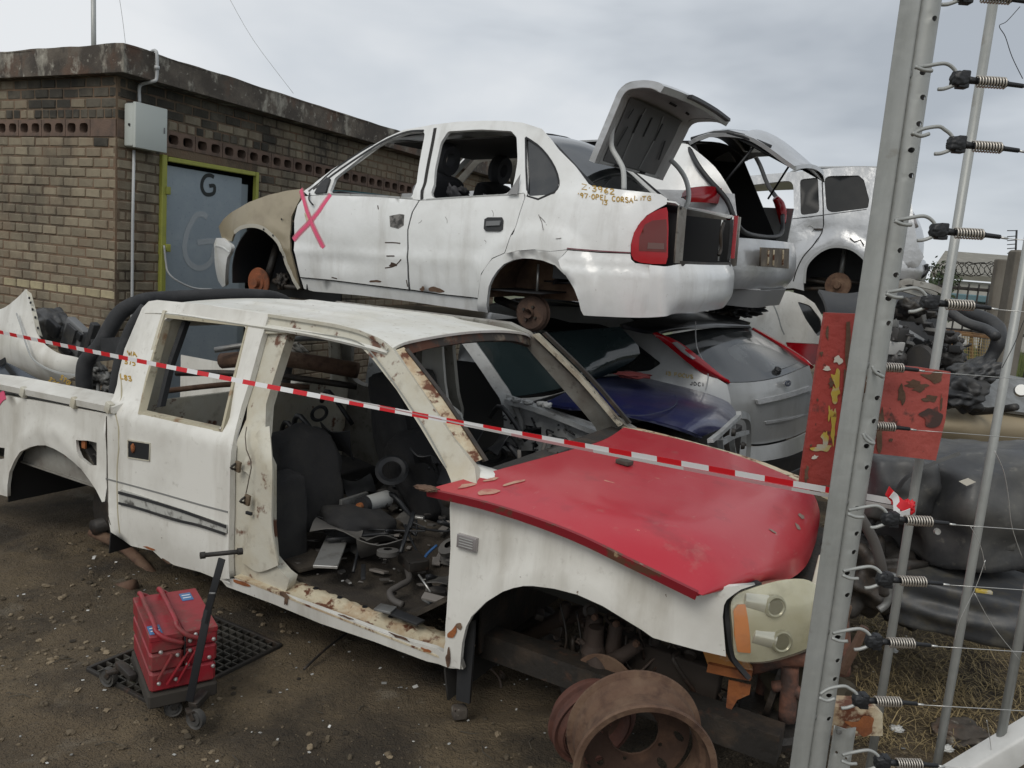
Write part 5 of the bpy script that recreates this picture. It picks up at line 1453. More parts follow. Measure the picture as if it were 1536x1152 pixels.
for k, (x, y, z, sx, sy, sz, an, nm, lb, mm) in enumerate((
    (563, 772, .52, .09, .03, .10, 20, 'steel_bracket', 'folded steel bracket standing in front of the grey canister', grey_metal),
    (546, 782, .52, .03, .05, .09, 60, 'clamp', 'pale metal clamp standing next to the scratched plate', grey_metal),
    (628, 778, .53, .06, .03, .03, -20, 'small_latch', 'small bright latch lying on the dark carpet below the bonnet corner', bright_metal),
    (620, 842, .50, .14, .10, .05, 30, 'pump_housing', 'dark grimy pump housing lying on the tunnel carpet', dark_metal),
    (508, 822, .47, .10, .06, .02, 0, 'dark_cover', 'dark round cover lying right of the scratched plate', black_plastic),
    (450, 835, .44, .30, .18, .02, 15, 'floor_mat', 'dark floor mat lying behind the door pillar', carpet),
    (545, 858, .46, .16, .02, .012, 50, 'wiper_arm', 'thin black wiper arm lying beside the scratched plate', black_plastic))):
    MB().box(flp(x, y, z), (sx, sy, sz), pk.rot @ rotm('Z', an)).single(nm, lb, 'scrap part', mm)
# exhaust/axle pieces behind the cab under the load bed
MB().tube([pk.P(-.05, .60, .18), pk.P(.2, .55, .12), pk.P(.5, .6, .06)], .03, 10, 4).build(pk, 'leaf_spring', rust)
MB().lathe([(.0, 0), (.06, 0), (.14, .02), (.14, .05), (.05, .07), (0, .07)], pk.P(.02, .50, .30), pk.l, 28).build(pk, 'brake_drum', dark_metal)
MB().tube([pk.P(0, -.7, .22), pk.P(0, .62, .22)], .045, 12).build(pk, 'rear_axle', dark_metal)
MB().tube([pk.P(.20, .80, -.0), pk.P(.40, .82, .02), pk.P(.62, .80, .11)], .03, 10, 4).build(pk, 'exhaust_stub', rust)
# ================================================================ WHITE SEDAN ON TOP
co = Car('sedan_wreck', 'white sedan wreck with beige front wing and raised boot lid stacked above the pickup', (.509, 5.709, 1.285, 2.605, -.016, -.036), 1)
def ctf(s, h):
    t = .80 - .05 * max(0, (.50 - h) / .3) ** 2 - .05 * max(0, (min(h, .93) - .62) / .32) ** 2
    t += .010 * math.exp(-((h - .50) / .03) ** 2) * sstep(.35, .45, s)
    if h > .93: t -= .03 * sstep(0, .08, h - .93) + max(0, h - .95) * .32
    if s < -.48: t -= .20 * ((-.48 - s) / .36) ** 2
    if s > 2.5: t -= .16 * ((s - 2.5) / .7) ** 2
    for c, rr in ((0.0, .40), (2.43, .37)):
        r = math.hypot(s - c, h - .28)
        if .3 < r < .52 and h > .2: t += .022 * (1 - sstep(rr + .045, rr + .085, r)) * (1 if c == 0 else .5)
    # dents in the front door
    t -= .022 * math.exp(-(((s - 1.62) / .22) ** 2 + ((h - .46) / .09) ** 2)) + .012 * math.exp(-(((s - 1.22) / .10) ** 2 + ((h - .52) / .16) ** 2))
    return t
C_ = lambda q, o=0: co.P(q[0], ctf(*q) + o, q[1])
gap = mat('dark_shut_gap', (.02, .02, .02), .9)
# one greenhouse frame (pillars + roof edge), doors, quarter, bumper
co.side('body_side_frame', [(455, 287), (475, 272), (499, 253.5), (524, 238), (549, 224), (580, 206), (605, 195), (649, 187), (686, 182.5), (730, 181), (760, 181.5), (784, 184), (812.5, 193), (826, 208), (837, 223), (850, 236), (862, 248), (883, 276), (890, 280), (918, 283), (946, 286), (975, 289), (992, 291.6), (1001, 298), (1000, 306), (985, 314), (970, 323), (957, 338), (949, 355), (946, 367), (946, 379.5), (900, 378), (851, 374), (826, 377), (800, 374), (775, 376), (757, 381), (760, 372), (774, 340), (788, 296), (788, 293), (786, 289), (763, 292.5), (700, 295), (646, 299), (630, 300), (619, 299), (560, 294), (486, 292), (462, 293)],
    ctf, white2, thick=.025, step=.045, holes=[
    [(495, 290), (501, 268), (549, 230), (580, 211), (611, 199), (638, 197), (628, 250), (619, 297.5), (560, 293)],
    [(647, 297.5), (652, 255), (661, 214), (672, 197), (720, 194), (767, 196.5), (775, 206), (776.5, 241), (765, 290.5), (700, 294)],
    [(788, 204), (805.5, 216), (820, 231), (832, 250), (838.5, 270), (836, 284), (824, 292), (791, 294.5)]])
co.side('front_door', [(457, 294.5), (486, 292.5), (560, 295), (619, 299.5), (628, 301), (618, 318), (611, 345), (610, 386), (613, 434), (560, 427.5), (500, 420), (451, 415.5), (446, 395), (442, 365), (442, 330), (447, 308)], ctf, white2, thick=.02, step=.035, off=.003)
co.side('rear_door', [(630, 301), (646, 300), (700, 296), (764, 293.5), (786, 290), (787, 297), (773, 341), (757, 379), (738.5, 387), (722, 410), (717, 447), (660, 440.5), (616, 434), (612.5, 386), (613, 345), (620, 318)], ctf, white2, thick=.02, step=.045, off=.003)
co.side('sill_panel', [(451, 417), (500, 421.5), (560, 429), (614, 435.5), (660, 442), (717, 448), (717, 467), (660, 459), (600, 450), (540, 443), (470, 437), (456, 433)], lambda s, h: ctf(s, h) - .012, white2, thick=.03, step=.05)
co.side('rear_wing_lower', [(717, 467), (718, 440), (721, 415), (729, 399), (739, 388), (757, 380), (775, 376.5), (800, 374.5), (826, 377.5), (851, 375), (838, 390), (847.7, 413), (833, 398), (815, 391), (798.5, 388), (784, 387.5), (770, 390), (756, 396), (746, 406), (738, 418), (733, 430), (732, 469)], ctf, white2, thick=.03, step=.03, off=.001)
co.side('rear_bumper', [(852, 375.5), (900, 379.5), (946, 381), (947, 389), (953, 394.5), (978, 398), (979, 402), (979, 476), (960, 476.5), (939, 476), (905, 474.5), (876, 473), (872, 466), (868, 450), (862, 434), (855.5, 423), (848, 412), (838, 390)],
    lambda s, h: ctf(s, h) + .018 * math.exp(-((h - .545) / .02) ** 2) + .03 * sstep(.52, .50, h), white2, thick=.02, step=.03, off=.004)
# rear bumper face: wraps from the near corner across the back
def crow(px, py, t): 
    q = co.ax(px, py, 1, t); return co.P(q.x, t, q.z)
def cbk(t, h, bulge=0): 
    s = -.885 + .10 * (abs(t) / .62) ** 3 - bulge
    return co.P(s, t, h)
btf = lambda s, h: ctf(s, h) + .018 * math.exp(-((h - .545) / .02) ** 2) + .03 * sstep(.52, .50, h) + .005
def BO(x, y): q = co.on(x, y, btf); return co.P(q[0], btf(*q), q[1])
n0 = [BO(1000, y) for y in (399.5, 412, 430, 452, 474)]
n1 = [BO(974, y) for y in (397.5, 411, 430, 452, 476)]; n2 = [BO(986, y) for y in (398.5, 411.5, 430, 452, 475.5)]
hh = [co.loc(p).z for p in n0]
def cols(t, k):
    b = [0.0, .03, .035, .03, -.01][k]; dz = -.012 * (abs(t) < .3)
    return cbk(t, hh[k] + [.015, .0, 0, 0, .01][k], b)
rows = []
for k in range(5):
    a = n0[k]; la = co.loc(a)
    rows.append([n1[k], n2[k], a] + [cols(t, k) for t in (.50, .25, 0, -.25, -.50)] + [co.P(-.80 - (.02 if 0 < k < 4 else 0), -.655, hh[k] + [.015, .0, 0, .02, .05][k]), co.P(-.70, -.72, hh[k] + [.015, 0, 0, .02, .06][k])])
g = patch_geo(rows, 6, 5, .02, -co.a)
co.add('bumper_face', g[0], g[1], white2)
co.rib('bumper_crease', [(870, 391), (920, 396), (960, 400), (1000, 404)], ctf, mat('soft_crease', (.60, .61, .60), .4), .006, .003, 4)
co.rib('side_strip', [(851, 372.5), (900, 376.5), (946, 379)], ctf, mat('maroon_strip', (.16, .05, .06), .6), .007, .006)
for px in ([(442, 330), (442, 365), (446, 395), (451, 415.5)], [(629, 300), (619, 318), (611.5, 345), (611, 386), (614.5, 434)], [(787, 296), (774, 339), (757.5, 379), (739, 387)], [(451, 416), (500, 420.7), (560, 428.2), (614, 435)], [(614, 434.5), (660, 441), (717, 447.5)], [(846, 375), (838, 383), (829, 392)]):
    co.rib('shut_line', px, ctf, gap, .010, -.004, 4)
co.rib('window_moulding', [(486, 291), (540, 292.5), (619, 297.5)], ctf, bright_metal, .012, .006)
co.rib('window_moulding', [(640, 299.5), (700, 295.5), (764, 292)], ctf, bright_metal, .010, .006)
co.side('quarter_glass', [(788, 204), (805.5, 216), (820, 231), (832, 250), (838.5, 270), (836, 284), (824, 292), (791, 294.5)], lambda s, h: ctf(s, h) - .012, glass, thick=.004, step=.1)
co.rib('glass_rubber', [(788.5, 206), (805.5, 217), (820, 232), (832, 251), (838, 270), (835.5, 284), (824, 291.5), (791, 294), (788.5, 206)], ctf, rubber, .012, .002, 2)
co.rib('door_gap', [(653, 192), (649, 215), (642, 250), (636, 280), (633, 299)], ctf, mat('door_gap_shade', (.022, .021, .02), .8), .024, .004)  # near-black strip paints the shade of the gap between the doors
# A-pillar rubber, torn mirror base
co.rib('pillar_rubber', [(470, 284), (500, 262), (549, 228.5), (580, 210), (611, 198), (636, 196)], ctf, black_plastic, .014, .004, 4)
co.rib('pillar_rubber', [(463, 287), (498, 257), (548, 223), (560, 217)], ctf, black_plastic, .010, .004, 4)
co.side('mirror_base', [(474, 290), (480, 278), (493, 266), (497, 268), (491, 289)], ctf, black_plastic, thick=.02, step=.05, off=.02)
MB().tube([C_(co.on(466, 290, ctf), .01), C_(co.on(468, 300, ctf), .03), C_(co.on(473, 308, ctf), .02)], .006, 6, 3).build(co, 'mirror_cable', blackk)
# handles
s, h = co.on(595, 330, ctf)
co.side('torn_handle_hole', [(585, 324), (600, 321), (607, 322), (606, 338), (598, 343), (586, 340)], ctf, mat('torn_hole_grey', (.20, .19, .18), .8, layers=[((.02, .02, .02), 20, .4, .6, .9)]), thick=.004, step=.1, off=.006)
hnd = co.side('door_handle', [(728, 329), (733, 326), (754, 326), (756, 331), (755, 344), (751, 347), (730, 347), (727, 343)], ctf, black_plastic, thick=.012, step=.1, off=.012)
co.side('handle_flap', [(732, 332), (753, 331), (752, 338), (731, 339)], ctf, trimgrey, thick=.01, step=.1, off=.022, parent=hnd)
# dents' torn edges, scratches, rust holes
dk = mat('torn_edge', (.05, .03, .02), .9)
for px in ([(578, 402), (590, 400), (597, 395), (602, 389)], [(578, 364), (590, 364), (601, 365)], [(580, 384), (592, 384)], [(567, 308), (568, 314)], [(498, 416), (506, 418)], [(610, 420), (612, 430)]):
    co.rib('tear', px, ctf, dk, .008, .004, 3)
_b = blot
def blot(px, py, rx, ry, m, seed, name='rust_hole'): return _b(px, py, rx, ry, m, seed, co, ctf, name)
blot(655, 434.5, 12, 4, rust, 1); blot(563, 422, 7, 2, rust, 2); blot(590, 397, 7, 3, dk, 3); blot(634, 433, 3, 3, rust, 5)
for a, b in (((808, 322), (815, 345)), ((810, 325), (820, 338)), ((738, 315), (740, 325)), ((834, 358), (842, 357)), ((727, 360), (729, 366)), ((628, 335), (633, 330)), ((668, 325), (671, 335))):
    co.rib('scratch', [a, ((a[0] + b[0]) / 2 + 1.5, (a[1] + b[1]) / 2), b], ctf, mat('grey_scratch', (.22, .21, .20), .8), .0035, .0035, 2)
co.side('sprung_trim', [(764, 292), (771, 283), (784, 262), (782, 275), (780, 292)], ctf, mat('grey_torn_trim', (.20, .20, .20), .7), thick=.004, step=.1, off=.03)
# pink cross
PX = MB(); PS = MB()
for px in ([(452, 284), (456, 300), (462, 320), (466, 330), (474, 348), (480, 360), (486, 372)], [(497, 292), (486, 307), (477, 320), (462, 337), (450, 349), (441, 360)]):
    P = crs([(a, b, 0) for a, b in px], 3); Q_ = [C_(co.on(p.x, p.y, ctf), .006) for p in P]; PX.geo(ribbon(Q_, co.l, .026, .001)); PS.geo(ribbon([q - co.l * .001 for q in Q_], co.l, .05, .0005))
PX.build(co, 'sprayed_cross', pink); PS.build(co, 'overspray', pinksoft)
blot(463, 328, 5, 10, rusty_cream, 8, name='flaked_patch')
# yard writing
c3 = lambda x, y: C_(co.on(x, y, ctf), .004)
for tx, o, ux, uy in (('Z.3962', (873, 283.5), (9.2, 1.5), (0, -7.5)), ("'97.OPEL CORSA", (866, 296), (6.7, .66), (0, -7.0)), ('LITG', (951, 300), (7.6, .2), (.6, -6.5)), ('13', (902, 306.5), (6.5, .3), (0, -6.5))):
    lettering(tx, o, ux, uy, c3, co.l, .0058 if tx[0] == 'Z' or 'OPEL' in tx else .0045, jit=.025).build(co, 'yard_marking', ochre, kind='stuff')
# tail lamp (near)
tl = co.side('tail_lamp', [(1001, 311), (990, 314), (975, 321), (962, 333), (952, 349), (948, 366), (948, 382), (952, 390), (962, 394), (980, 396), (1000, 396), (1003, 385), (1004, 345), (1003, 318)], ctf, redlens, thick=.05, step=.03, off=.012)
co.side('brown_lens', [(969, 337), (980, 331), (1001, 329), (1002, 347), (1001, 378), (960, 376), (961, 355)], ctf, smokelens, thick=.004, step=.03, off=.016, parent=tl)
co.side('clear_lens', [(974, 364), (998, 365), (998, 374), (973, 373)], ctf, mat('smoky_lens', (.14, .07, .06), .2), thick=.003, step=.1, off=.02, parent=tl)
# far tail lamp, boot opening surround
fl_ = [co.P(-.80, -.62, h) for h in (.60, .70, .82, .90)]
co.add('tail_lamp', *patch_geo([[p + co.l * .03 - co.a * .01 for p in fl_], [p - co.a * .03 for p in fl_], [p - co.l * .06 + co.a * .05 for p in fl_]], 3, 3, .03, -co.a), redlens)
# deck / boot sides
def cpl(name, rows, m, th=.01, nu=3, nv=3, out=None, parent=None):
    g = patch_geo([[co.P(*p) for p in r] for r in rows], nu, nv, th, out if out is not None else co.u); return co.add(name, g[0], g[1], m, parent)
cpl('boot_side_rail', [[(-.34, .70, .965), (-.55, .66, .945), (-.80, .585, .915)], [(-.36, .60, .96), (-.55, .60, .935), (-.82, .54, .895)]], white2)
cpl('boot_gutter', [[(-.36, .61, .965), (-.55, .61, .935), (-.83, .55, .89)], [(-.38, .55, .93), (-.55, .56, .90), (-.80, .50, .86)]], black_plastic)
cpl('boot_side_rail', [[(-.34, -.70, .97), (-.55, -.68, .945), (-.80, -.66, .90)], [(-.36, -.60, .96), (-.55, -.58, .935), (-.80, -.50, .885)]], white2)
cpl('lamp_panel', [[(-.815, .56, .56), (-.815, .56, .90)], [(-.83, .47, .56), (-.83, .47, .88)]], inner, out=-co.a)
cpl('lamp_panel', [[(-.80, -.62, .56), (-.80, -.62, .90)], [(-.83, -.50, .56), (-.83, -.50, .88)]], white2, out=-co.a)
cpl('boot_seal', [[(-.835, -.48, .57), (-.835, -.50, .70), (-.83, -.50, .87)], [(-.845, -.45, .57), (-.845, -.465, .70), (-.84, -.46, .86)]], rubber, .02, out=-co.a)
cpl('boot_inner_strut', [[(-.78, -.42, .58), (-.78, -.43, .86)], [(-.79, -.385, .58), (-.79, -.39, .86)]], mat('pale_inner_paint', (.55, .56, .55), .5), out=-co.a)
MB().tube([co.P(-.80, -.38, .84), co.P(-.80, -.34, .76), co.P(-.80, -.37, .66), co.P(-.80, -.33, .62)], .012, 6, 3).build(co, 'latch_rod', dark_metal)
cpl('boot_sill', [[(-.84, .50, .575), (-.85, 0, .57), (-.84, -.50, .575)], [(-.70, .50, .565), (-.70, 0, .56), (-.70, -.50, .565)]], dark_metal, .03)
cpl('boot_floor', [[(-.80, -.5, .40), (-.80, .5, .40)], [(.1, -.5, .40), (.1, .5, .40)]], blackk)
cpl('boot_seat_wall', [[(.0, -.55, .38), (.0, .55, .38)], [(-.30, -.55, .95), (-.30, .55, .95)]], blackk, out=-co.a)
cpl('boot_side_trim', [[(-.82, -.52, .42), (.0, -.56, .42)], [(-.82, -.50, .86), (.0, -.54, .93)]], mat('grey_boot_carpet', (.03, .031, .033), .95), out=co.l)
cpl('boot_side_trim', [[(-.82, .50, .42), (.0, .56, .42)], [(-.82, .50, .86), (.0, .54, .93)]], blackk, out=-co.l)
# parcel shelf/scuttle between window and boot
cpl('scuttle_gutter', [[(-.33, .64, .97), (-.42, 0, .985), (-.33, -.64, .97)], [(-.44, .58, .93), (-.52, 0, .94), (-.44, -.58, .93)]], black_plastic)
# rear window
gw = [((.30, .52, 1.352), (.27, 0, 1.385), (.30, -.52, 1.352)), ((.10, .555, 1.285), (.06, 0, 1.33), (.10, -.555, 1.285)), ((-.06, .60, 1.17), (-.12, 0, 1.215), (-.06, -.60, 1.17)), ((-.20, .64, 1.06), (-.27, 0, 1.09), (-.20, -.64, 1.06)), ((-.30, .66, .985), (-.39, 0, 1.0), (-.30, -.66, .985))]
cpl('rear_window', gw, glass, .006, 5, 6, -co.a)
for T in (0, 2):
    cpl('window_rubber', [[Vector(r[T]) + Vector((-.004, .012 * (1 - T), .006)) for r in gw], [Vector(r[T]) + Vector((-.004, -.035 * (1 - T), .012)) for r in gw]], rubber, .01, out=-co.a)
cpl('window_rubber', [[Vector(p) + Vector((.01, 0, .012)) for p in gw[-1]], [Vector(p) + Vector((-.06, 0, -.035)) for p in gw[-1]]], rubber, .012, out=-co.a)
cpl('window_rubber', [[Vector(p) + Vector((.04, 0, .008)) for p in gw[0]], [Vector(p) + Vector((-.01, 0, .004)) for p in gw[0]]], rubber, .012, out=-co.a)
# roof
def croof(s, t): 
    return 1.425 - .045 * (t / .56) ** 2 - .055 * max(0, (s - 1.0) / .45) ** 2 * 1.1 - .05 * max(0, (.62 - s) / .32) ** 2
g = sheet_geo([(.28, -.55), (1.42, -.54), (1.42, .54), (.28, .55)], [], lambda u, v: co.P(u, v, croof(u, v)), .012, .06, co.u)
co.add('roof', g[0], g[1], white2)
for T in (1, -1): cpl('gutter_rubber', [[(.30, .555 * T, 1.365), (.8, .562 * T, 1.385), (1.40, .548 * T, 1.335)], [(.30, .54 * T, 1.37), (.8, .548 * T, 1.392), (1.40, .535 * T, 1.342)]], rubber, .01)
# far side (simple body with openings)
def cft(u, v): return -(.76 - (.32 * max(0, v - .95) if v > .93 else 0))
g = sheet_geo([(-.80, .55), (-.1, .30), (.4, .28), (2.0, .28), (2.2, .5), (2.2, .90), (1.95, .97), (1.42, 1.36), (.35, 1.36), (-.02, 1.0), (-.80, .90)], [rounded([(.45, .98), (1.05, .98), (1.05, 1.32), (.48, 1.32)], .2), rounded([(1.14, .98), (1.85, .97), (1.42, 1.30), (1.14, 1.32)], .15)],
    lambda u, v: co.P(u, cft(u, v), v), .03, .12, co.l)
co.add('far_side', g[0], g[1], inner)
cpl('windscreen_header', [[(1.40, .54, 1.35), (1.43, 0, 1.372), (1.40, -.54, 1.35)], [(1.46, .55, 1.32), (1.49, 0, 1.345), (1.46, -.55, 1.32)]], white2, .02)
cpl('far_screen_pillar', [[(1.42, -.54, 1.34), (1.78, -.63, 1.10), (2.05, -.68, .95)], [(1.46, -.50, 1.34), (1.82, -.59, 1.10), (2.09, -.64, .95)]], white2, .02)
cpl('near_screen_pillar', [[(1.44, .53, 1.34), (1.78, .60, 1.12), (2.10, .66, .95)], [(1.49, .50, 1.33), (1.84, .57, 1.10), (2.15, .63, .945)]], white2, .02)
# interior
cpl('cabin_floor', [[(-.0, -.7, .33), (-.0, .7, .33)], [(2.1, -.7, .33), (2.1, .7, .33)]], blackk)
cpl('roof_lining', [[(.4, -.52, 1.33), (.4, .52, 1.33)], [(1.4, -.5, 1.31), (1.4, .5, 1.31)]], mat('stained_lining', (.03, .028, .026), .95))
def cseat(s, t, h, rec, hr, m=fabric_dark):
    b = MB().blob(co.P(s, t, h + .38), (.09, .23, .32), co.rot @ rotm('Y', -rec), .06, 2.2, 4, 1, .55).build(co, 'seat_back', m)
    MB().blob(co.P(s + .26, t, h + .06), (.25, .24, .08), co.rot, .06, 2.2, 3, 2, .55).build(co, 'seat_cushion', m)
    if hr:
        q = MB().lathe([(.052, -.035), (.105, -.045), (.125, 0), (.105, .045), (.052, .035), (.052, -.035)], co.P(s - .09, t, h + .78), co.a * .95 + co.u * .2, 26).build(co, 'headrest', mat('grey_headrest', (.055, .056, .062), .9), b)
cseat(1.12, .36, .42, 14, True, mat('dark_grey_cloth', (.035, .036, .04), .95)); cseat(1.12, -.36, .42, 14, True)
MB().blob(co.P(.22, 0, .80), (.10, .58, .26), co.rot @ rotm('Y', -20), .1, 2.2, 4, 3, .5).build(co, 'rear_seat_back', fabric_dark)
MB().blob(co.P(1.95, 0, .88), (.14, .62, .09), co.rot, .12, 2.2, 4, 5, .5).build(co, 'dashboard', black_plastic)
MB().lathe([(.17, -.012), (.185, 0), (.17, .012), (.155, 0), (.17, -.012)], co.P(1.72, -.33, .93), co.a * .9 - co.u * .45, 30).build(co, 'steering_wheel', trimgrey)
mb = MB(); rr = random.Random(4)
for k in range(16): mb.blob(co.P(rr.uniform(.4, .9), rr.uniform(.0, .55), rr.uniform(.86, 1.0)), (rr.uniform(.03, .1), rr.uniform(.03, .1), rr.uniform(.01, .03)), rotm('X', rr.uniform(-60, 60), 'Z', rr.uniform(0, 180)), .5, 4, 2, k)
mb.single('cabin_junk', None, None, mat('mixed_cabin_junk', (.10, .10, .11), .8, isl=.8), kind='stuff')
# wheel housings
arch(co, 0, .27, .41, .74, .30, mat('rusty_tan_liner', (.17, .105, .065), .85, layers=[((.06, .035, .025), 4, .42, .6, .9)]), a0=0, a1=180)
cpl('housing_wall', [[(-.36, .36, .27), (.42, .36, .27)], [(-.45, .36, .72), (.45, .36, .72)]], mat('rusty_tan_liner', (1, 1, 1)), out=co.l)
arch(co, 2.43, .28, .42, .76, .30, blackk, a0=-10, a1=190)
cpl('housing_wall', [[(2.0, .40, .10), (2.9, .40, .10)], [(2.0, .40, .72), (2.9, .40, .72)]], blackk, out=co.l)
s, h = co.on(797, 470, lambda s, h: .62)
dr_ = MB().lathe([(0, .0), (.03, .05), (.035, .02), (.10, .015), (.115, .0), (.118, -.02), (.125, -.03), (.10, -.05)], co.P(s, .62, h), co.l, 30).build(co, 'rear_drum', mat('dark_brown_drum', (.06, .035, .025), .85, layers=[((.12, .07, .045), 8, .5, .68, .8)], bump=[(60, .4)]))
for k in range(4): a = k * 1.57 + .5; MB().lathe([(0, .03), (.009, .03), (.011, .0)], co.P(s + .05 * math.cos(a), .625, h + .05 * math.sin(a)), co.l, 8).build(co, 'wheel_stud', dark_metal, dr_)
MB().tube([co.P(s, .56, h), co.P(s + .005, .55, h + .13)], .028, 12).build(co, 'damper', rust)
MB().tube([co.P(s + .005, .55, h + .12), co.P(s - .0, .56, h + .32)], .009, 8).build(co, 'damper_rod', bright_metal)
MB().tube([co.P(s + .1, .5, h + .0), co.P(s + .4, .42, h + .06)], .03, 8).build(co, 'trailing_arm', dark_metal)
s, h = co.on(388, 424, lambda s, h: .66)
dsc = MB().lathe([(.0, .05), (.035, .05), (.04, .02), (.07, .02), (.075, .008), (.118, .008), (.122, 0), (.118, -.012), (.04, -.014)], co.P(s, .66, h), co.l, 36).build(co, 'front_disc', mat('orange_disc', (.24, .075, .03), .8, layers=[((.10, .04, .02), 8, .45, .65, .9)]))
MB().tube([co.P(s - .02, .60, h), co.P(s - .06, .52, h + .30)], .032, 10).build(co, 'strut', dark_metal)
MB().tube([co.P(s - .10, .60, h + .02), co.P(s - .22, .55, h - .02), co.P(s - .34, .5, h - .02)], .022, 8, 3).build(co, 'driveshaft', dark_metal)
MB().blob(co.P(s - .16, .56, h + .02), (.06, .05, .06), co.rot, .5).build(co, 'caliper', dark_metal)
MB().blob(co.P(2.3, -.1, .42), (.3, .35, .18), co.rot, .4).build(co, 'engine_lump', dark_metal)
# beige front wing, teal bonnet, bumper end
co.side('front_wing', [(456, 283), (449, 300), (437, 325), (434.5, 355), (438, 386), (443, 405), (450, 434), (447, 432), (441, 420), (433, 405), (427, 388), (422, 373), (415, 359), (405, 349), (396, 342.5), (384, 338), (372, 338), (361, 341), (352, 348), (349, 356), (347, 362), (333, 358), (330, 348), (328, 340), (335, 329), (346, 319), (360, 311), (374, 303), (404, 292), (430, 286)], ctf, beige, thick=.015, step=.035)
co.rib('wing_lip', [(352, 349), (361, 342), (372, 339), (384, 339), (396, 343), (405, 350), (415, 360), (422, 374), (430, 395), (441, 420), (449, 433)], ctf, mat('pale_lip', (.42, .40, .34), .6), .03, .006, 3)
for x, y in ((397, 344), (411, 353), (426, 385), (424, 329)): MB().lathe([(0, .002), (.008, .002), (.008, 0)], C_(co.on(x, y, ctf), .010), co.l, 8).build(co, 'bolt_hole', blackk)
cpl('bonnet', [[(2.06, .68, .945), (2.5, .68, .90), (2.92, .62, .80), (3.05, .56, .74)], [(2.08, .3, .985), (2.52, .3, .95), (2.98, .28, .84), (3.15, .25, .76)], [(2.08, -.3, .985), (2.52, -.3, .95), (2.98, -.28, .84), (3.15, -.25, .76)], [(2.06, -.68, .945), (2.5, -.68, .90), (2.92, -.62, .80), (3.05, -.56, .74)]], tealpaint, .012, 5, 5)
co.side('bumper_end', [(321, 366), (324, 357), (334, 357), (346, 366), (347, 373), (341, 386), (338, 410), (338, 428), (334, 431), (327, 421), (322, 395)], lambda s, h: ctf(s, h) + .02, white2, thick=.03, step=.04)
co.rib('bumper_crease', [(323, 368), (334, 371), (344, 378)], lambda s, h: ctf(s, h) + .02, mat('soft_crease', (1, 1, 1)), .01, .004)
# raised boot lid with hinge arms
# outer skin and inner skin as two lofted shells; lid stands almost upright, hinged near the window
LPR = crs([(-.245, .58, 1.145), (-.259, .58, 1.18), (-.325, .59, 1.33), (-.385, .60, 1.46), (-.405, .60, 1.515), (-.44, .61, 1.552), (-.51, .63, 1.568), (-.62, .64, 1.560), (-.68, .64, 1.53)], 4)
def lidp(v, t, off=0):
    """v 0 (hinge) .. 1 (rear edge), t lateral; off along the outer normal"""
    k = v * (len(LPR) - 1); i = min(int(k), len(LPR) - 2); f = k - i
    p = LPR[i].lerp(LPR[i + 1], f); d = (LPR[i + 1] - LPR[i]); n = Vector((-d.z, 0, d.x)).normalized()
    if n.x < 0 and v < .5: n = -n
    if v >= .5 and n.z < 0: n = -n
    o = off + .045 * (1 - t * t) * (1 - .5 * sstep(.7, 1, v))
    return co.P(p.x + n.x * o, t * p.y, p.z + n.z * o)
rws = [[lidp(v, t, .03) for t in (-1, -.85, -.5, 0, .5, .85, 1)] for v in (0, .12, .28, .42, .5, .58, .66, .78, .9, 1.0)]
lo_ = co.add('boot_lid', *patch_geo(rws, 4, 4, .006, co.a + co.u), silver_light)
inr = [[lidp(v, t, -.012 + (.024 if abs(t) < .8 and .12 < v < .6 else 0)) for t in (-1, -.88, -.84, -.5, 0, .5, .84, .88, 1)] for v in (0, .08, .14, .28, .42, .52, .62, .72, .86, 1.0)]
co.add('lid_inner_panel', *patch_geo(inr, 3, 3, .004, -co.a - co.u), mat('grey_lid_inner', (.34, .34, .335), .6, layers=[((.20, .19, .18), 4, .45, .7, .6)]), lo_)
co.add('lid_recess', *patch_geo([[lidp(v, t, -.022 + .012 * abs(t)) for t in (-.76, -.5, 0, .5, .76)] for v in (.10, .2, .34, .46, .56)], 4, 4, .004, -co.a - co.u), mat('dark_lid_recess', (.095, .095, .095), .7, layers=[((.15, .145, .14), 3, .45, .7, .6)]), lo_)
# lid rim closing the two skins
for T in (1, -1): co.add('lid_edge', *patch_geo([[lidp(v, T, .03) for v in (0, .3, .6, .78, .9, 1)], [lidp(v, T, -.01) for v in (0, .3, .6, .78, .9, 1)]], 2, 4, 0, co.l * T), silver_light, lo_)
co.add('lid_edge', *patch_geo([[lidp(1, t, .03) for t in (-1, -.5, 0, .5, 1)], [lidp(1, t, -.01) for t in (-1, -.5, 0, .5, 1)]], 2, 4, 0, -co.a), silver_light, lo_)
slot = mat('lid_slot', (.02, .02, .02), .9)
for (v0, t0, v1, t1) in ((.20, .62, .30, .55), (.34, .66, .42, .60), (.2, -.62, .3, -.55), (.08, .3, .08, .45), (.08, -.3, .08, -.45), (.28, .02, .42, .02), (.28, -.30, .40, -.30), (.28, .32, .40, .32), (.72, -.2, .72, .0), (.72, -.6, .72, -.5)):
    co.add('lid_slot', *ribbon([lidp(v0, t0, -.030), lidp(v1, t1, -.030)], -co.a - co.u, .016, .003), slot, lo_)
for T in (.3, -.3):
    co.add('lid_rib', *ribbon(crs([lidp(.12, T * .9, -.026), lidp(.3, T, -.026), lidp(.5, T * .85, -.026)], 4), -co.a - co.u, .022, .01), mat('grey_lid_rib', (.15, .15, .15), .6), lo_)
co.add('lid_lip', *ribbon(crs([lidp(.99, t, .032) for t in (-.9, -.4, .1, .4)], 4), co.u, .05, .02), black_plastic, lo_)
def HA(pts, t): return [co.P(*co.ax(x, y, 1, t)) for x, y in pts]
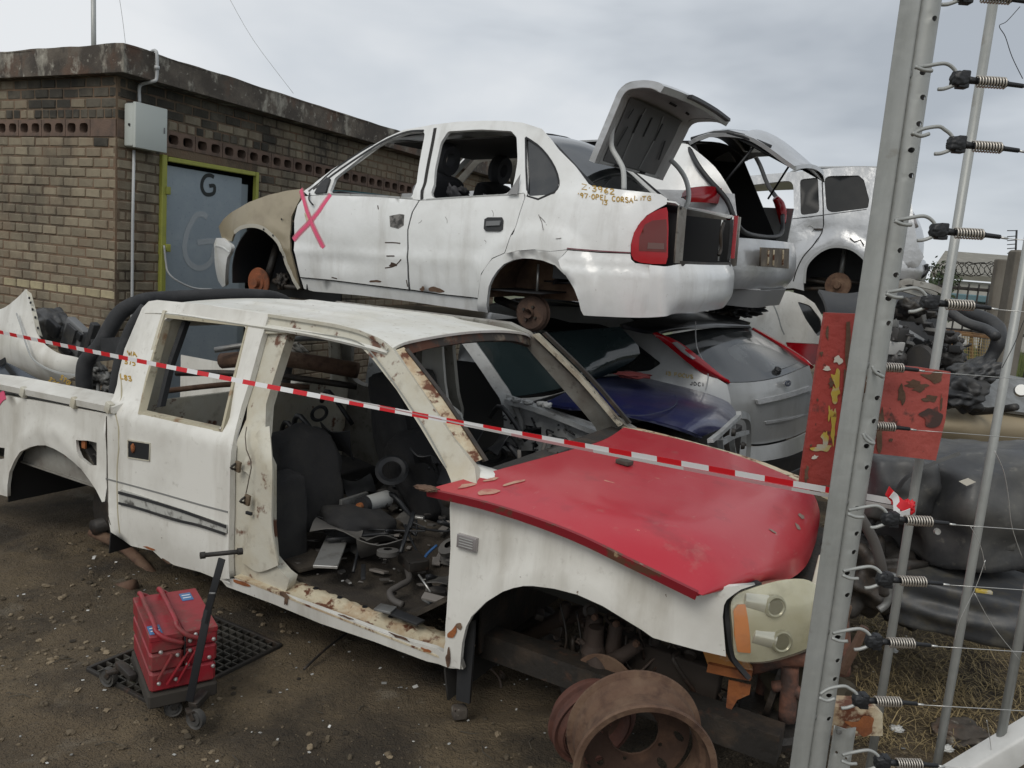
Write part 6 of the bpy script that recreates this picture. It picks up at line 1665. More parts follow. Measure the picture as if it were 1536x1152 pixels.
for pts, t in (([(921, 172), (917, 205), (918, 222), (928, 240), (935, 256), (936, 285)], .50), ([(1006, 240), (1018, 252), (1028, 268), (1033, 288), (1031, 306), (1021, 322)], -.46)):
    MB().tube(HA(pts, t), .017, 8, 5).build(co, 'hinge_arm', mat('pale_hinge_arm', (.48, .49, .48), .5))

# ================================================================ SILVER HATCHBACK BEHIND (Ford-style oval badge)
fo_ = Car('silver_hatchback_wreck', 'silver five door hatchback wreck with tall red tail lamps, under the white sedan', (1.321, 6.594, .01, 2.412, -.032, -.009), 1)
def ftf(s, h):
    t = .90 - .06 * max(0, (.5 - h) / .3) ** 2 - .04 * max(0, (min(h, 1.0) - .7) / .35) ** 2
    if h > .98: t -= max(0, h - .98) * .42
    if s < -.35: t -= .16 * ((-.35 - s) / .5) ** 2
    return t
fo_.side('body_side', [(1100, 640), (1097, 605), (1091, 577), (1045, 548), (1010, 522), (978, 497), (940, 474), (905, 462), (800, 458), (700, 458), (700, 640), (900, 700), (1090, 720)], ftf, silver, holes=[[(820, 482), (905, 486), (950, 512), (992, 545), (975, 556), (900, 562), (820, 560)]], thick=.03, step=.07, hol_sm=True)
fo_.side('side_glass', [(815, 478), (908, 482), (955, 510), (997, 546), (975, 560), (815, 565)], lambda s, h: ftf(s, h) - .03, glass, thick=.005, step=.1)
fo_.rib('seat_belt', [(918, 495), (924, 515), (932, 538)], lambda s, h: ftf(s, h) - .06, trimgrey, .05, 0)
F_ = lambda x, y, s: fo_.P(*fo_.ax(x, y, 0, s))
tlp = [(978, 499), (990, 503), (1010, 515), (1040, 538), (1068, 560), (1088, 575), (1066, 574), (1045, 565), (1018, 545), (995, 523)]
def ftl(s, h): return ftf(s, h) - .01
# rear surface t,h -> s
def frs(t, h):
    base = -.90 + .16 * (abs(t) / .85) ** 3
    if h > .98: base += (h - .98) * 1.15
    if h < .62: base -= .05 * sstep(.62, .58, h)
    return base
def fnet(name, rows, m, th=.015, nu=5, nv=5, off=0, parent=None):
    rr_ = [[fo_.P(*(lambda q: (q.x - off, q.y, q.z))(fo_.ax(x, y, 0, sv))) for x, y, sv in r] for r in rows]
    g = patch_geo(rr_, nu, nv, th, -fo_.a + fo_.u * .3); return fo_.add(name, g[0], g[1], m, parent)
fnet('tailgate', [[(1089, 574, -.85), (1130, 573, -.90), (1172, 565, -.91), (1214, 548, -.83)], [(1094, 600, -.88), (1136, 600, -.935), (1181, 590, -.945), (1220, 575, -.85)], [(1096, 630, -.89), (1139, 633, -.94), (1183, 623, -.945), (1222, 605, -.86)], [(1099, 663, -.88), (1141, 666, -.93), (1186, 656, -.935), (1219, 641, -.85)]], silver)
fo_.add('shut_gap', *ribbon([fo_.P(*fo_.ax(x, y, 0, sv - .012)) for x, y, sv in ((1090, 574, -.85), (1095, 600, -.88), (1097, 630, -.89), (1100, 663, -.88))], -fo_.a, .012, .004), gap)
fnet('tailgate_glass', [[(996, 503, -.40), (1050, 494, -.45), (1095, 491, -.46), (1126, 491, -.41)], [(1035, 532, -.60), (1080, 527, -.645), (1128, 520, -.65), (1168, 515, -.57)], [(1090, 573, -.845), (1130, 572, -.89), (1171, 564, -.90), (1213, 547, -.82)]], glass, .008)
fnet('glass_centre', [[(1030, 505, -.44), (1060, 500, -.465), (1095, 497, -.47), (1122, 497, -.43)], [(1062, 530, -.615), (1095, 525, -.65), (1130, 520, -.65), (1160, 518, -.59)], [(1102, 563, -.81), (1135, 561, -.845), (1168, 554, -.85), (1200, 543, -.78)]], mat('hazy_grey_glass', (.085, .09, .09), .22, spec=.8, layers=[((.025, .027, .028), 2.4, .47, .60, .85)]), .004, off=.006)
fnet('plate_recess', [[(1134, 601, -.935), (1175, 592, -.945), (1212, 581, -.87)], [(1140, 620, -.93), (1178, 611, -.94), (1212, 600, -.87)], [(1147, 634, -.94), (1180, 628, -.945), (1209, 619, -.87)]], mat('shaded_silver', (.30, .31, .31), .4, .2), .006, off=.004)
fnet('recess_frame', [[(1146, 632, -.94), (1180, 627, -.945), (1210, 618, -.87)], [(1147, 636, -.94), (1181, 630, -.945), (1211, 621, -.87)]], silver_light, .008, off=.012)
fnet('plate_moulding', [[(1132, 599, -.935), (1174, 590, -.945), (1213, 578, -.87)], [(1134, 606, -.94), (1175, 597, -.95), (1214, 585, -.875)]], silver_light, .02, off=.022)
fnet('plate_hole', [[(1163, 601, -.94), (1191, 594, -.91)], [(1165, 617, -.94), (1190, 611, -.91)]], dark_metal, .004, 2, 2, off=.012)
fnet('lamp_strip', [[(975, 500, -.36), (981, 498, -.38), (988, 500, -.40)], [(1001, 521, -.48), (1008, 515, -.52), (1014, 512, -.52)], [(1030, 545, -.62), (1038, 538, -.66), (1043, 533, -.66)], [(1060, 566, -.74), (1067, 560, -.79), (1071, 556, -.79)], [(1086, 577, -.82), (1090, 575, -.85), (1092, 573, -.86)]], redlens, .03, off=.02)
fnet('lamp_clear_section', [[(1003, 513, -.51), (1010, 512, -.52)], [(1018, 527, -.58), (1027, 524, -.59)], [(1034, 538, -.65), (1043, 535, -.66)]], clearlens, .006, off=.030)
fnet('far_lamp_strip', [[(1126, 491, -.41), (1131, 492, -.40)], [(1166, 514, -.57), (1171, 515, -.55)], [(1198, 534, -.74), (1203, 536, -.72)], [(1213, 546, -.82), (1218, 550, -.80)]], redlens, .03, off=.02)
fnet('roof_spoiler', [[(930, 486, -.18), (990, 474, -.20), (1050, 470, -.22), (1100, 478, -.22)], [(976, 498, -.36), (1010, 488, -.46), (1070, 482, -.50), (1122, 486, -.44)], [(984, 502, -.40), (1020, 496, -.50), (1075, 491, -.54), (1127, 492, -.46)]], mat('black_spoiler', (.012, .013, .014), .3, coat=.4), .03)
rw = [[fo_.P(s, t, z + .015 * (1 - (t / .62) ** 2)) for t in (-.60, -.3, 0, .3, .62)] for s, z in ((-.40, 1.40), (.2, 1.48), (1.2, 1.50))]
fo_.add('roof', *patch_geo(rw, 4, 4, .02), mat('black_spoiler', (1, 1, 1)))
fo_.add('roof_edge', *patch_geo([[fo_.P(s_, .60, z) for s_, z in ((-.30, 1.40), (.2, 1.48), (1.2, 1.50), (2.2, 1.2))], [fo_.P(s_, .78, z) for s_, z in ((-.30, 1.16), (.2, 1.24), (1.2, 1.25), (2.2, 1.0))]], 3, 4, .01, fo_.l), blackk)
fnet('bumper', [[(1060, 655, -.80), (1098, 666, -.90), (1140, 669, -.96), (1188, 659, -.97), (1222, 643, -.87)], [(1062, 680, -.84), (1100, 690, -.94), (1142, 692, -1.0), (1190, 682, -1.0), (1225, 664, -.90)]], silver, .02)
fnet('bumper_rub_strip', [[(1062, 681, -.84), (1100, 691, -.94), (1142, 694, -1.0), (1190, 684, -1.0), (1225, 666, -.90)], [(1064, 704, -.83), (1102, 714, -.92), (1142, 718, -.98), (1190, 706, -.98), (1224, 688, -.88)]], black_plastic, .02)
fnet('lower_valance', [[(1064, 705, -.82), (1102, 716, -.90), (1142, 720, -.96), (1190, 708, -.96), (1223, 690, -.87)], [(1066, 745, -.80), (1102, 760, -.88), (1142, 764, -.92), (1190, 752, -.92), (1220, 730, -.85)]], mat('dark_grey_bumper', (.09, .092, .095), .5), .02)
bO = fo_.P(*fo_.ax(1180, 575, 0, -.955)); bn = (-fo_.a + fo_.u * .1).normalized(); bx = bn.cross(fo_.u).normalized(); by = bx.cross(bn)
if bx.dot(RT) < 0: bx = -bx
def oval(rx, ry, o, th, name, m, par=None):
    g = sheet_geo([Vector((rx * math.cos(k / 24 * 6.283), ry * math.sin(k / 24 * 6.283))) for k in range(24)], [], lambda u, v: bO + bx * u + by * v + bn * o, th, .03, bn); return fo_.add(name, g[0], g[1], m, par)
bd = oval(.062, .028, .010, .012, 'badge', mat('chrome_ring', (.5, .5, .5), .25, .8)); oval(.054, .022, .013, .004, 'badge_oval', mat('badge_navy', (.012, .02, .05), .3), bd)
mbx = MB()
for st in ([(-.036, .012), (-.040, -.012)], [(-.036, .012), (-.020, .014)], [(-.038, .001), (-.024, .003)], [(-.010, .003), (-.016, -.008), (-.006, -.010), (-.002, 0), (-.010, .003)], [(.006, -.010), (.008, .002), (.016, .005)], [(.036, .014), (.030, -.010), (.022, -.008), (.026, .002), (.034, .002)]):
    mbx.geo(ribbon([bO + bx * x + by * y + bn * .0145 for x, y in st], bn, .004, .001))
mbx.build(fo_, 'badge_script', mat('chrome_ring', (1, 1, 1)), bd, kind='stuff')
MB().blob(fo_.P(*fo_.ax(1166, 556, 0, -.87)), (.03, .02, .03), None, .3, 3, 3, 2).build(fo_, 'wiper_spindle', blackk)
fnet('glass_sticker', [[(1078, 499, -.48), (1094, 497, -.48)], [(1084, 504, -.51), (1098, 501, -.51)]], white, .002, 2, 2, off=.012)
fo_.rib('tailgate_cable', [(1044, 482), (1046, 520), (1058, 545), (1063, 560), (1062, 572), (1059, 583)], lambda s, h: ftf(s, h) + .02, pvc, .006, .01, 3)
lettering('13 FOCUS', (998, 562), (6, .8), (0, -5), lambda x, y: (lambda q: fo_.P(q[0], ftf(*q) + .004, q[1]))(fo_.on(x, y, ftf)), fo_.l, .008).build(fo_, 'yard_marking', mat('faint_ochre', (.34, .27, .12), .7), kind='stuff')
lettering('JDC1', (1035, 577), (6, .8), (0, -5), lambda x, y: (lambda q: fo_.P(q[0], ftf(*q) + .004, q[1]))(fo_.on(x, y, ftf)), fo_.l, .006).build(fo_, 'yard_marking', blackk, kind='stuff')
fo_.add('cabin_shadow_floor', *patch_geo([[fo_.P(-.8, -.8, .3), fo_.P(-.8, .8, .3)], [fo_.P(2.6, -.8, .3), fo_.P(2.6, .8, .3)]], 2, 2, .02), dark_metal)
fo_.add('far_side', *patch_geo([[fo_.P(-.7, -.85, .3), fo_.P(2.8, -.85, .3)], [fo_.P(-.7, -.82, 1.0), fo_.P(2.8, -.82, 1.0)]], 2, 2, .02, fo_.l), silver)
MB().blob(fo_.P(.1, 0, .75), (.12, .6, .3), fo_.rot, .1, 2, 3, 1, .5).build(fo_, 'rear_seat', fabric_dark)
rg_ = MB().blob(at_y(950, 563, 5.15), (.11, .08, .022), None, .35, 2.2, 4, 4).single('red_rag', 'dull red crumpled rag on the dark blue bonnet in front of the silver hatchback window', 'rag', redcloth)

# ================================================================ DARK BLUE BONNET CAR
bl_ = Car('blue_bonnet_wreck', 'stripped car with dark blue bonnet and bare grey inner wings behind the pickup', (.985, 5.0, -.01, -.435, .023, 0), -1)
def B(s, t, h): return bl_.P(s, t, h)
def bax(px, py, k, v): return bl_.P(*bl_.ax(px, py, k, v))
rows = []
bp_ = [[((817, 604), .985), ((855, 611), .98), ((896, 612), .975), ((940, 621), .965), ((980, 630), .95), ((1011, 639), .925), ((1035, 647), .905), ((1052, 655), .86)],
       [((850, 588), 1.01), ((885, 592), 1.015), ((925, 596), 1.01), ((965, 601), 1.0), ((1003, 610), .985), ((1034, 620), .965), ((1058, 630), .94), ((1076, 645), .88)],
       [((880, 575), 1.03), ((912, 576), 1.035), ((950, 579), 1.035), ((990, 585), 1.02), ((1024, 593), 1.005), ((1054, 604), .98), ((1078, 614), .95), ((1096, 634), .89)],
       [((905, 565), 1.02), ((938, 563), 1.03), ((975, 566), 1.03), ((1010, 572), 1.015), ((1042, 580), .995), ((1068, 590), .97), ((1092, 603), .93), ((1108, 624), .87)]]
for r in bp_: rows.append([bax(x, y, 2, h) for (x, y), h in r])
bb = bl_.add('bonnet', *patch_geo(rows, 6, 5, .015), bluepaint)
g = ribbon([bax(x, y, 2, h) - bl_.u * .012 for (x, y), h in bp_[0]], bl_.l, .012, .02); bl_.add('bonnet_lip', g[0], g[1], mat('dull_blue_edge', (.03, .035, .07), .5), bb)
# crease lines pressed in the bonnet
bl_.add('bonnet_crease', *ribbon(crs([bax(930, 621, 2, .97), bax(970, 622, 2, .985), bax(1005, 612, 2, .993), bax(1016, 601, 2, 1.0), bax(1012, 592, 2, 1.012)], 4), bl_.u, .006, .006), mat('dull_blue_edge', (1, 1, 1)), bb)
greyin = mat('bare_grey_inner_steel', (.33, .34, .34), .55, .1, layers=[((.17, .165, .155), 6, .45, .7, .7), ((.05, .045, .04), 18, .6, .7, .7)], bump=[(30, .2)])
# inner wing, near side
bt_ = lambda s, h: .60
bl_.side('inner_wing', [(760, 592), (775, 597), (800, 605), (840, 618), (880, 632), (920, 648), (960, 662), (1000, 676), (980, 700), (900, 700), (840, 690), (800, 676), (770, 676), (752, 672), (757, 640), (753, 615)], bt_, greyin, holes=[[(787, 637), (812, 642), (812, 653), (787, 648)], [(836, 636), (839, 636), (839, 639), (836, 639)], [(836, 643.5), (839, 643.5), (839, 646.5), (836, 646.5)], [(762, 656), (768, 654), (771, 660), (767, 664), (762, 661)], [(796, 664), (804, 663), (808, 669), (800, 673)]], thick=.02, step=.06)
bl_.add('wing_rail', *ribbon(crs([bax(762, 597, 1, .62), bax(800, 607, 1, .62), bax(850, 625, 1, .62), bax(900, 645, 1, .62), bax(960, 665, 1, .61), bax(1050, 700, 1, .60)], 4), bl_.u, .10, .03), greyin)
bl_.add('near_screen_pillar', *(lambda m: (m.v, m.f))(MB().geo(ribbon(crs([bax(695, 503, 1, .52), bax(725, 545, 1, .55), bax(745, 575, 1, .58), bax(760, 600, 1, .60), bax(765, 640, 1, .61), bax(757, 675, 1, .61)], 4), bl_.l + bl_.a * .5, .075, .05))), greyin)
bl_.add('pillar_flange', *ribbon(crs([bax(705, 503, 1, .49), bax(733, 545, 1, .52), bax(752, 575, 1, .55), bax(766, 597, 1, .58)], 4), bl_.a + bl_.l * .3, .03, .02), greyin)
bl_.add('windscreen', *patch_geo([[bax(710, 507, 1, .48), bax(800, 500, 1, -.1), bax(930, 490, 1, -.55)], [bax(738, 555, 1, .53), bax(830, 545, 1, -.1), bax(960, 530, 1, -.6)], [bax(766, 596, 1, .57), bax(830, 585, 1, .1), bax(905, 565, 1, -.5)]], 4, 4, .006, bl_.a), mat('teal_dark_windscreen', (.018, .028, .030), .08, spec=.9, layers=[((.06, .075, .075), 2.5, .5, .8, .5)]))
bl_.add('cowl', *patch_geo([[bax(766, 598, 1, .58), bax(830, 592, 1, .1), bax(900, 567, 1, -.5)], [bax(790, 603, 1, .60), bax(845, 596, 1, .1), bax(910, 572, 1, -.5)]], 3, 4, .03), greyin)
# roof carried by the pillars (supports the sedan), far pillar, sill, floor
rr_ = [[bl_.P(s, t, z) for t in (-.5, 0, .5)] for s, z in ((-1.25, 1.40), (-1.7, 1.43), (-2.3, 1.42))]
bl_.add('roof', *patch_geo(rr_, 4, 4, .02), mat('black_spoiler', (1, 1, 1)))
bl_.add('sill', *patch_geo([[B(-2.6, .66, .22), B(-.55, .66, .22)], [B(-2.6, .66, .36), B(-.55, .66, .36)]], 3, 3, .06, bl_.l), greyin)
bl_.add('far_side', *patch_geo([[B(-2.6, -.66, .3), B(-.2, -.66, .3)], [B(-2.6, -.66, 1.0), B(-.2, -.66, 1.0)]], 3, 3, .03, bl_.l), mat('dark_inside', (.02, .02, .02), .9))
bl_.add('floor', *patch_geo([[B(-2.6, -.66, .28), B(-.2, -.66, .28)], [B(-2.6, .66, .28), B(-.2, .66, .28)]], 3, 3, .03), blackk)
bl_.add('rear_pillar', *ribbon([B(-1.75, .64, .35), B(-1.78, .62, .95), B(-1.80, .5, 1.40)], bl_.l, .14, .05), greyin)
bl_.add('dash_bulkhead', *patch_geo([[B(-.62, -.6, .3), B(-.62, .58, .3)], [B(-.66, -.6, .96), B(-.66, .58, .96)]], 2, 2, .02, bl_.a), blackk)
for k, (x, y) in enumerate(((774, 600), (792, 603), (812, 606), (820, 608))): MB().blob(bax(x, y, 2, 1.0), (.03, .02, .018), None, .6, 4, 2, k).build(bl_, 'wing_bracket', greyin)
# wiring and brackets at the inner wing
mb = MB(); rr = random.Random(12)
for k in range(12): 
    x, y = rr.uniform(760, 860), rr.uniform(612, 668); mb.tube([bax(x + rr.uniform(-12, 12), y + rr.uniform(-10, 10), 1, .64) for _ in range(3)], .006, 5, 3)
mb.build(bl_, 'wiring', blackk, kind='stuff')
MB().tube([bax(768, 602, 1, .63), bax(778, 622, 1, .64), bax(782, 640, 1, .64), bax(779, 660, 1, .64)], .018, 8, 4).build(bl_, 'drain_hose', mat('grey_putty', (.16, .16, .155), .8))
# front panel (radiator support): an open frame of pressed rails
for nm, pts, w_ in (('slam_rail', [(1070, 661), (1084, 650), (1098, 637), (1112, 624)], .020), ('support_rail', [(1112, 622), (1125, 628), (1127, 660), (1125, 694)], .045), ('support_rail', [(1084, 655), (1086, 675), (1088, 698)], .045),
                    ('support_rail', [(1104, 636), (1102, 665), (1108, 696)], .03), ('cross_rail', [(1040, 694), (1080, 697), (1126, 694)], .035), ('cross_rail', [(1086, 664), (1104, 654), (1124, 648)], .025)):
    bl_.add(nm, *ribbon(crs([bax(x, y, 0, .50 + .012 * (w_ < .05)) for x, y in pts], 4), bl_.a + bl_.u * .2 - bl_.l * .1, w_, .03), greyin)
MB().box(bax(1096, 672, 0, .40), (.06, .40, .26), bl_.rot).build(bl_, 'radiator_core', dark_metal)
for x, y in ((1098, 648), (1112, 668), (1076, 684)): MB().lathe([(0, .02), (.02, .02), (.025, 0)], bax(x, y, 0, .52), bl_.a, 10).build(bl_, 'mounting_boss', dark_metal)
MB().tube([bax(1025, 688, 1, .62), bax(1080, 700, 1, .5), bax(1150, 712, 1, .3), bax(1200, 720, 1, .2)], .012, 8, 4).build(bl_, 'front_bar', rusty_cream)

MB().blob(B(-.1, 0, .55), (.35, .4, .28), bl_.rot, .3, 2, 3, 3).build(bl_, 'engine_block', dark_metal)


# ================================================================ SILVER ESTATE WITH OPEN TAILGATE
mv = Car('silver_estate_wreck', 'silver estate car wreck with its tailgate raised, stacked behind the white sedan', (1.182 * 1.09, 6.788 * 1.09, 1.76 - .34 * 1.09, 2.576, -.012, -.036), 1, k=1.09)
def MP(px, py, k, v): return mv.P(*mv.ax(px, py, k, v))
def mpl(name, rows, m, th=.015, nu=4, nv=4, out=None, parent=None):
    g = patch_geo(rows, nu, nv, th, out if out is not None else -mv.a); return mv.add(name, g[0], g[1], m, parent)
V_ = lambda s, t, h: mv.P(s, t, h)
# body side near, rear quarter, pale
mpl('body_side', [[V_(-.78, .78, .35), V_(-.2, .84, .30), V_(1.0, .84, .30), V_(2.2, .82, .30)], [V_(-.86, .76, .65), V_(-.3, .84, .65), V_(1.0, .85, .65), V_(2.2, .82, .65)], [V_(-.80, .72, .96), V_(-.3, .80, .98), V_(1.0, .80, .97), V_(2.2, .78, .93)]], silver_light, out=mv.l)
mpl('rear_quarter', [[V_(-.78, .70, .96), V_(-.3, .78, .98), V_(.3, .78, .98)], [V_(-.62, .66, 1.15), V_(-.25, .70, 1.18), V_(.3, .70, 1.18)], [V_(-.38, .60, 1.32), V_(-.1, .62, 1.35), V_(.3, .62, 1.36)]], white2, out=mv.l)
mpl('roof', [[V_(-.36, .60, 1.33), V_(-.42, 0, 1.40), V_(-.36, -.60, 1.33)], [V_(.3, .62, 1.37), V_(.3, 0, 1.44), V_(.3, -.62, 1.37)], [V_(1.4, .60, 1.34), V_(1.4, 0, 1.40), V_(1.4, -.60, 1.34)]], silver_light, out=mv.u)
# rear bumper and lower panel with plate recess
rb_ = []
for h, b in ((.30, -.02), (.40, .03), (.55, .03), (.66, .0)):
    rb_.append([V_(-.62, .84, h), V_(-.86 - b, .70, h), V_(-.95 - b, .35, h), V_(-.97 - b, 0, h), V_(-.95 - b, -.35, h), V_(-.88 - b, -.68, h), V_(-.65, -.80, h)])
mpl('rear_bumper', rb_, silver_light)
mpl('bumper_lower', [[V_(-.60, .82, .20), V_(-.90, .4, .16), V_(-.92, 0, .16), V_(-.90, -.4, .16), V_(-.62, -.78, .2)], [V_(-.62, .84, .31), V_(-.94, .4, .29), V_(-.96, 0, .29), V_(-.94, -.4, .29), V_(-.66, -.78, .31)]], mat('dark_silver', (.26, .26, .26), .4, .2))
mpl('plate_recess', [[MP(1141, 399, 0, -1.01), MP(1183, 403, 0, -1.01)], [MP(1142, 371, 0, -1.01), MP(1184, 373, 0, -1.01)]], mat('rusty_plate_hollow', (.09, .07, .05), .7, layers=[((.20, .16, .11), 9, .45, .65, .8)]), .012, 2, 2)
for x in (1152, 1160, 1174): MB().bar(MP(x, 398, 0, -1.015), MP(x + 1, 375, 0, -1.015), .012, .01).build(mv, 'recess_rib', rusty_cream)
# lamps
mv.add('tail_lamp', *patch_geo([[MP(1031, 282, 0, -.60), MP(1060, 279, 0, -.66), MP(1082, 282, 0, -.70)], [MP(1031, 294, 0, -.62), MP(1060, 292, 0, -.68), MP(1092, 296, 0, -.72)], [MP(1033, 303, 0, -.62), MP(1060, 304, 0, -.68), MP(1093, 307, 0, -.72)]], 4, 4, .06, -mv.a), redlens)
MB().tube([MP(1163, 297, 0, -.72), MP(1169, 306, 0, -.75), MP(1173, 320, 0, -.78), MP(1174, 336, 0, -.80)], [.03, .045, .045, .025], 10, 4).build(mv, 'tail_lamp', redlens)
# load bay: dark opening with frame
mv.add('opening_frame', *(lambda m: (m.v, m.f))(MB().tube([MP(1030, 215, 0, -.35), MP(1045, 245, 0, -.5), MP(1062, 268, 0, -.6), MP(1090, 300, 0, -.78), MP(1105, 335, 0, -.86), MP(1125, 352, 0, -.88), MP(1168, 354, 0, -.86), MP(1174, 330, 0, -.82), MP(1170, 305, 0, -.70), MP(1152, 278, 0, -.52), MP(1140, 248, 0, -.40), MP(1128, 226, 0, -.34)], .02, 8, 4)), black_plastic)
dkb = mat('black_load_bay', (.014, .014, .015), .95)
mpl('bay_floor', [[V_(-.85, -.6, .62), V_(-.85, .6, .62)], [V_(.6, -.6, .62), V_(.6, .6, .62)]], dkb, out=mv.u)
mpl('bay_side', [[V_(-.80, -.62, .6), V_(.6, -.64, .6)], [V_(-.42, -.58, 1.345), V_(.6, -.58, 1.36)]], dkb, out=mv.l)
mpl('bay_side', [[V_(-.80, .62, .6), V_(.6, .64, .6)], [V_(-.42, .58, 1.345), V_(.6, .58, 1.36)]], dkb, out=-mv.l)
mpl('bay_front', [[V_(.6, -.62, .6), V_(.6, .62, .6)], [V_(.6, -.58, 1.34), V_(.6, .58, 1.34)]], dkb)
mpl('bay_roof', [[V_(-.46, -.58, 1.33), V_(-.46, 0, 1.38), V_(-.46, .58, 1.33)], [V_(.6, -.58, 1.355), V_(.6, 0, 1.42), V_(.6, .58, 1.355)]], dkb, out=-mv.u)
mpl('far_body_side', [[V_(-.78, -.80, .35), V_(.3, -.84, .3), V_(2.2, -.82, .3)], [V_(-.86, -.70, .95), V_(.3, -.80, .97), V_(2.2, -.78, .93)]], silver, out=-mv.l)
# raised tailgate: curved frame with window gap, seen edge-on from below
TPR = crs([(-.388, .62, 1.335), (-.516, .62, 1.385), (-.697, .61, 1.384), (-.818, .60, 1.36), (-.937, .58, 1.295), (-1.06, .55, 1.208), (-1.13, .53, 1.16)], 4)
def TG(u, v):
    """u 0 hinge..1 lower edge; v -1..1 across"""
    k = max(0, min(u, 1)) * (len(TPR) - 1); i = min(int(k), len(TPR) - 2); p = TPR[i].lerp(TPR[i + 1], k - i)
    return mv.P(p.x - max(0, u - 1) * .8, v * p.y, p.z + .13 * (1 - v * v) * (1 - .5 * u))
g = sheet_geo([(.0, -1), (1.0, -.92), (1.04, -.5), (1.05, 0), (1.04, .5), (1.0, .92), (0, 1)], [rounded([(.10, -.78), (.42, -.80), (.42, .80), (.10, .78)], .2)], TG, .03, .07, mv.u)
to = mv.add('tailgate', g[0], g[1], silver_light)
g = sheet_geo([(.08, -.8), (.44, -.82), (.44, .82), (.08, .8)], [], lambda u, v: TG(u, v) - mv.u * .012, .005, .2, mv.u)
mv.add('tailgate_glass', g[0], g[1], glass, to)
g = sheet_geo([(.02, -.96), (.99, -.88), (1.02, 0), (.99, .88), (.02, .96)], [rounded([(.10, -.78), (.40, -.80), (.40, .80), (.10, .78)], .2)], lambda u, v: TG(u, v) - mv.u * .035, .006, .12, -mv.u)
mv.add('tailgate_lining', g[0], g[1], black_plastic, to)
for T in (.85, -.85): MB().tube([TG(.55, T) - mv.u * .05, mv.P(-.66, .60 * (1 if T > 0 else -1), 1.02)], .010, 8).build(mv, 'gas_strut', blackk)
MB().tube([TG(.0, .9) + mv.u * .0, TG(.3, .95), TG(.7, .9)], .02, 8, 3).build(mv, 'tailgate_edge', black_plastic, to)
MB().blob(mv.P(-.55, -.3, .12), (.25, .22, .10), mv.rot, .5, 4, 4, 5).build(mv, 'torn_underside', blackk)

# ================================================================ WHITE PANEL VAN (small) UNDER THE ESTATE
wv = Car('white_hatch_van', 'small white panelled hatchback van with red tail lamp, below the silver estate', (2.35, 9.5, -.02, 2.50, 0, 0), 1, cat='van')
def WP(px, py, k, v): return wv.P(*wv.ax(px, py, k, v))
def wtf(s, h): return .80 - (.38 * max(0, h - 1.0)) - (.10 * max(0, (-.5 - s) / .35) ** 2)
wv.side('body_side', [(1000, 520), (1020, 470), (1078, 455), (1120, 441), (1150, 436), (1184, 437), (1205, 443), (1222, 455), (1236, 478), (1240, 505), (1236, 518), (1230, 516), (1180, 513), (1184, 545), (1184, 640), (1000, 640)], wtf, white, holes=[[(1196, 452), (1215, 458), (1232, 480), (1234, 502), (1226, 504), (1208, 478)]], thick=.03, step=.09)
wv.side('rear_glass', [(1194, 450), (1216, 456), (1235, 480), (1237, 506), (1224, 508), (1206, 480)], lambda s, h: wtf(s, h) - .02, glass, thick=.005, step=.1)
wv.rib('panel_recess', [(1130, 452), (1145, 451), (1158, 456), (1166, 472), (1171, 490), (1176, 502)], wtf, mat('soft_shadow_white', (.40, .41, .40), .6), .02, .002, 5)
wv.side('tail_lamp', [(1180, 513.5), (1228, 516.5), (1232, 520), (1228, 546), (1205, 549), (1186, 532)], wtf, redlens, thick=.05, step=.05, off=.012)
rw = [[wv.P(s, t, z) for t in (-.6, 0, .6)] for s, z in ((-.70, 1.42), (0, 1.58), (1.2, 1.60))]
wv.add('roof', *patch_geo(rw, 3, 3, .02), white)
wv.add('rear_panel', *patch_geo([[wv.P(-.86, .70, .3), wv.P(-.92, 0, .3), wv.P(-.86, -.70, .3)], [wv.P(-.84, .70, 1.0), wv.P(-.90, 0, 1.0), wv.P(-.84, -.70, 1.0)], [wv.P(-.66, .60, 1.42), wv.P(-.70, 0, 1.44), wv.P(-.66, -.60, 1.42)]], 3, 3, .02, -wv.a), white)

# ================================================================ SILVER OFF-ROADER (stacked, right)
su = Car('silver_suv_wreck', 'dented silver off roader wreck without wheels, stacked behind the galvanised post', (4.248, 10.403, 1.548, 2.539, -.042, .001), 1)
def stf(s, h):
    t = .88 - .03 * max(0, (min(h, 1.1) - .8) / .3) ** 2
    if h > 1.08: t -= .32 * max(0, h - 1.08)
    if s < -.75: t -= .25 * ((-.75 - s) / .3) ** 2
    r = math.hypot(s, h - .32)
    if r < .62: t += .045 * (1 - sstep(.52, .56, r))
    t -= .05 * math.exp(-(((s - .28) / .16) ** 2 + ((h - .93) / .10) ** 2)) - .03 * math.exp(-(((s - .05) / .08) ** 2 + ((h - .84) / .06) ** 2)) * math.sin(s * 40)
    return t
su.side('body_side', [(1060, 268), (1130, 263), (1200, 257), (1250, 252), (1290, 250), (1330, 253), (1350, 264), (1362, 285), (1368, 310), (1372, 340), (1378, 370), (1386, 385), (1378, 400), (1330, 412), (1310, 415), (1304, 402), (1295, 388), (1281, 376), (1265, 371), (1247, 371), (1230, 378), (1216, 390), (1208, 405), (1205, 425), (1206, 436), (1190, 432), (1060, 440)], stf, silver_light, thick=.03, step=.07, holes=[
    [(1080, 283), (1190, 270), (1191, 324), (1165, 326), (1080, 335)], [(1200, 269), (1227, 266), (1229, 319), (1201, 323)], [(1236, 264), (1288, 263), (1296, 270), (1304, 300), (1302, 312), (1240, 320)]])
su.side('door_glass', [(1195, 268), (1229, 264.5), (1232, 321), (1195, 325)], lambda s, h: stf(s, h) - .015, dustglass, thick=.005, step=.15)
su.side('rear_side_glass', [(1235, 263), (1288, 262), (1297, 270), (1305, 300), (1303, 314), (1239, 321)], lambda s, h: stf(s, h) - .015, dustglass, thick=.005, step=.15)
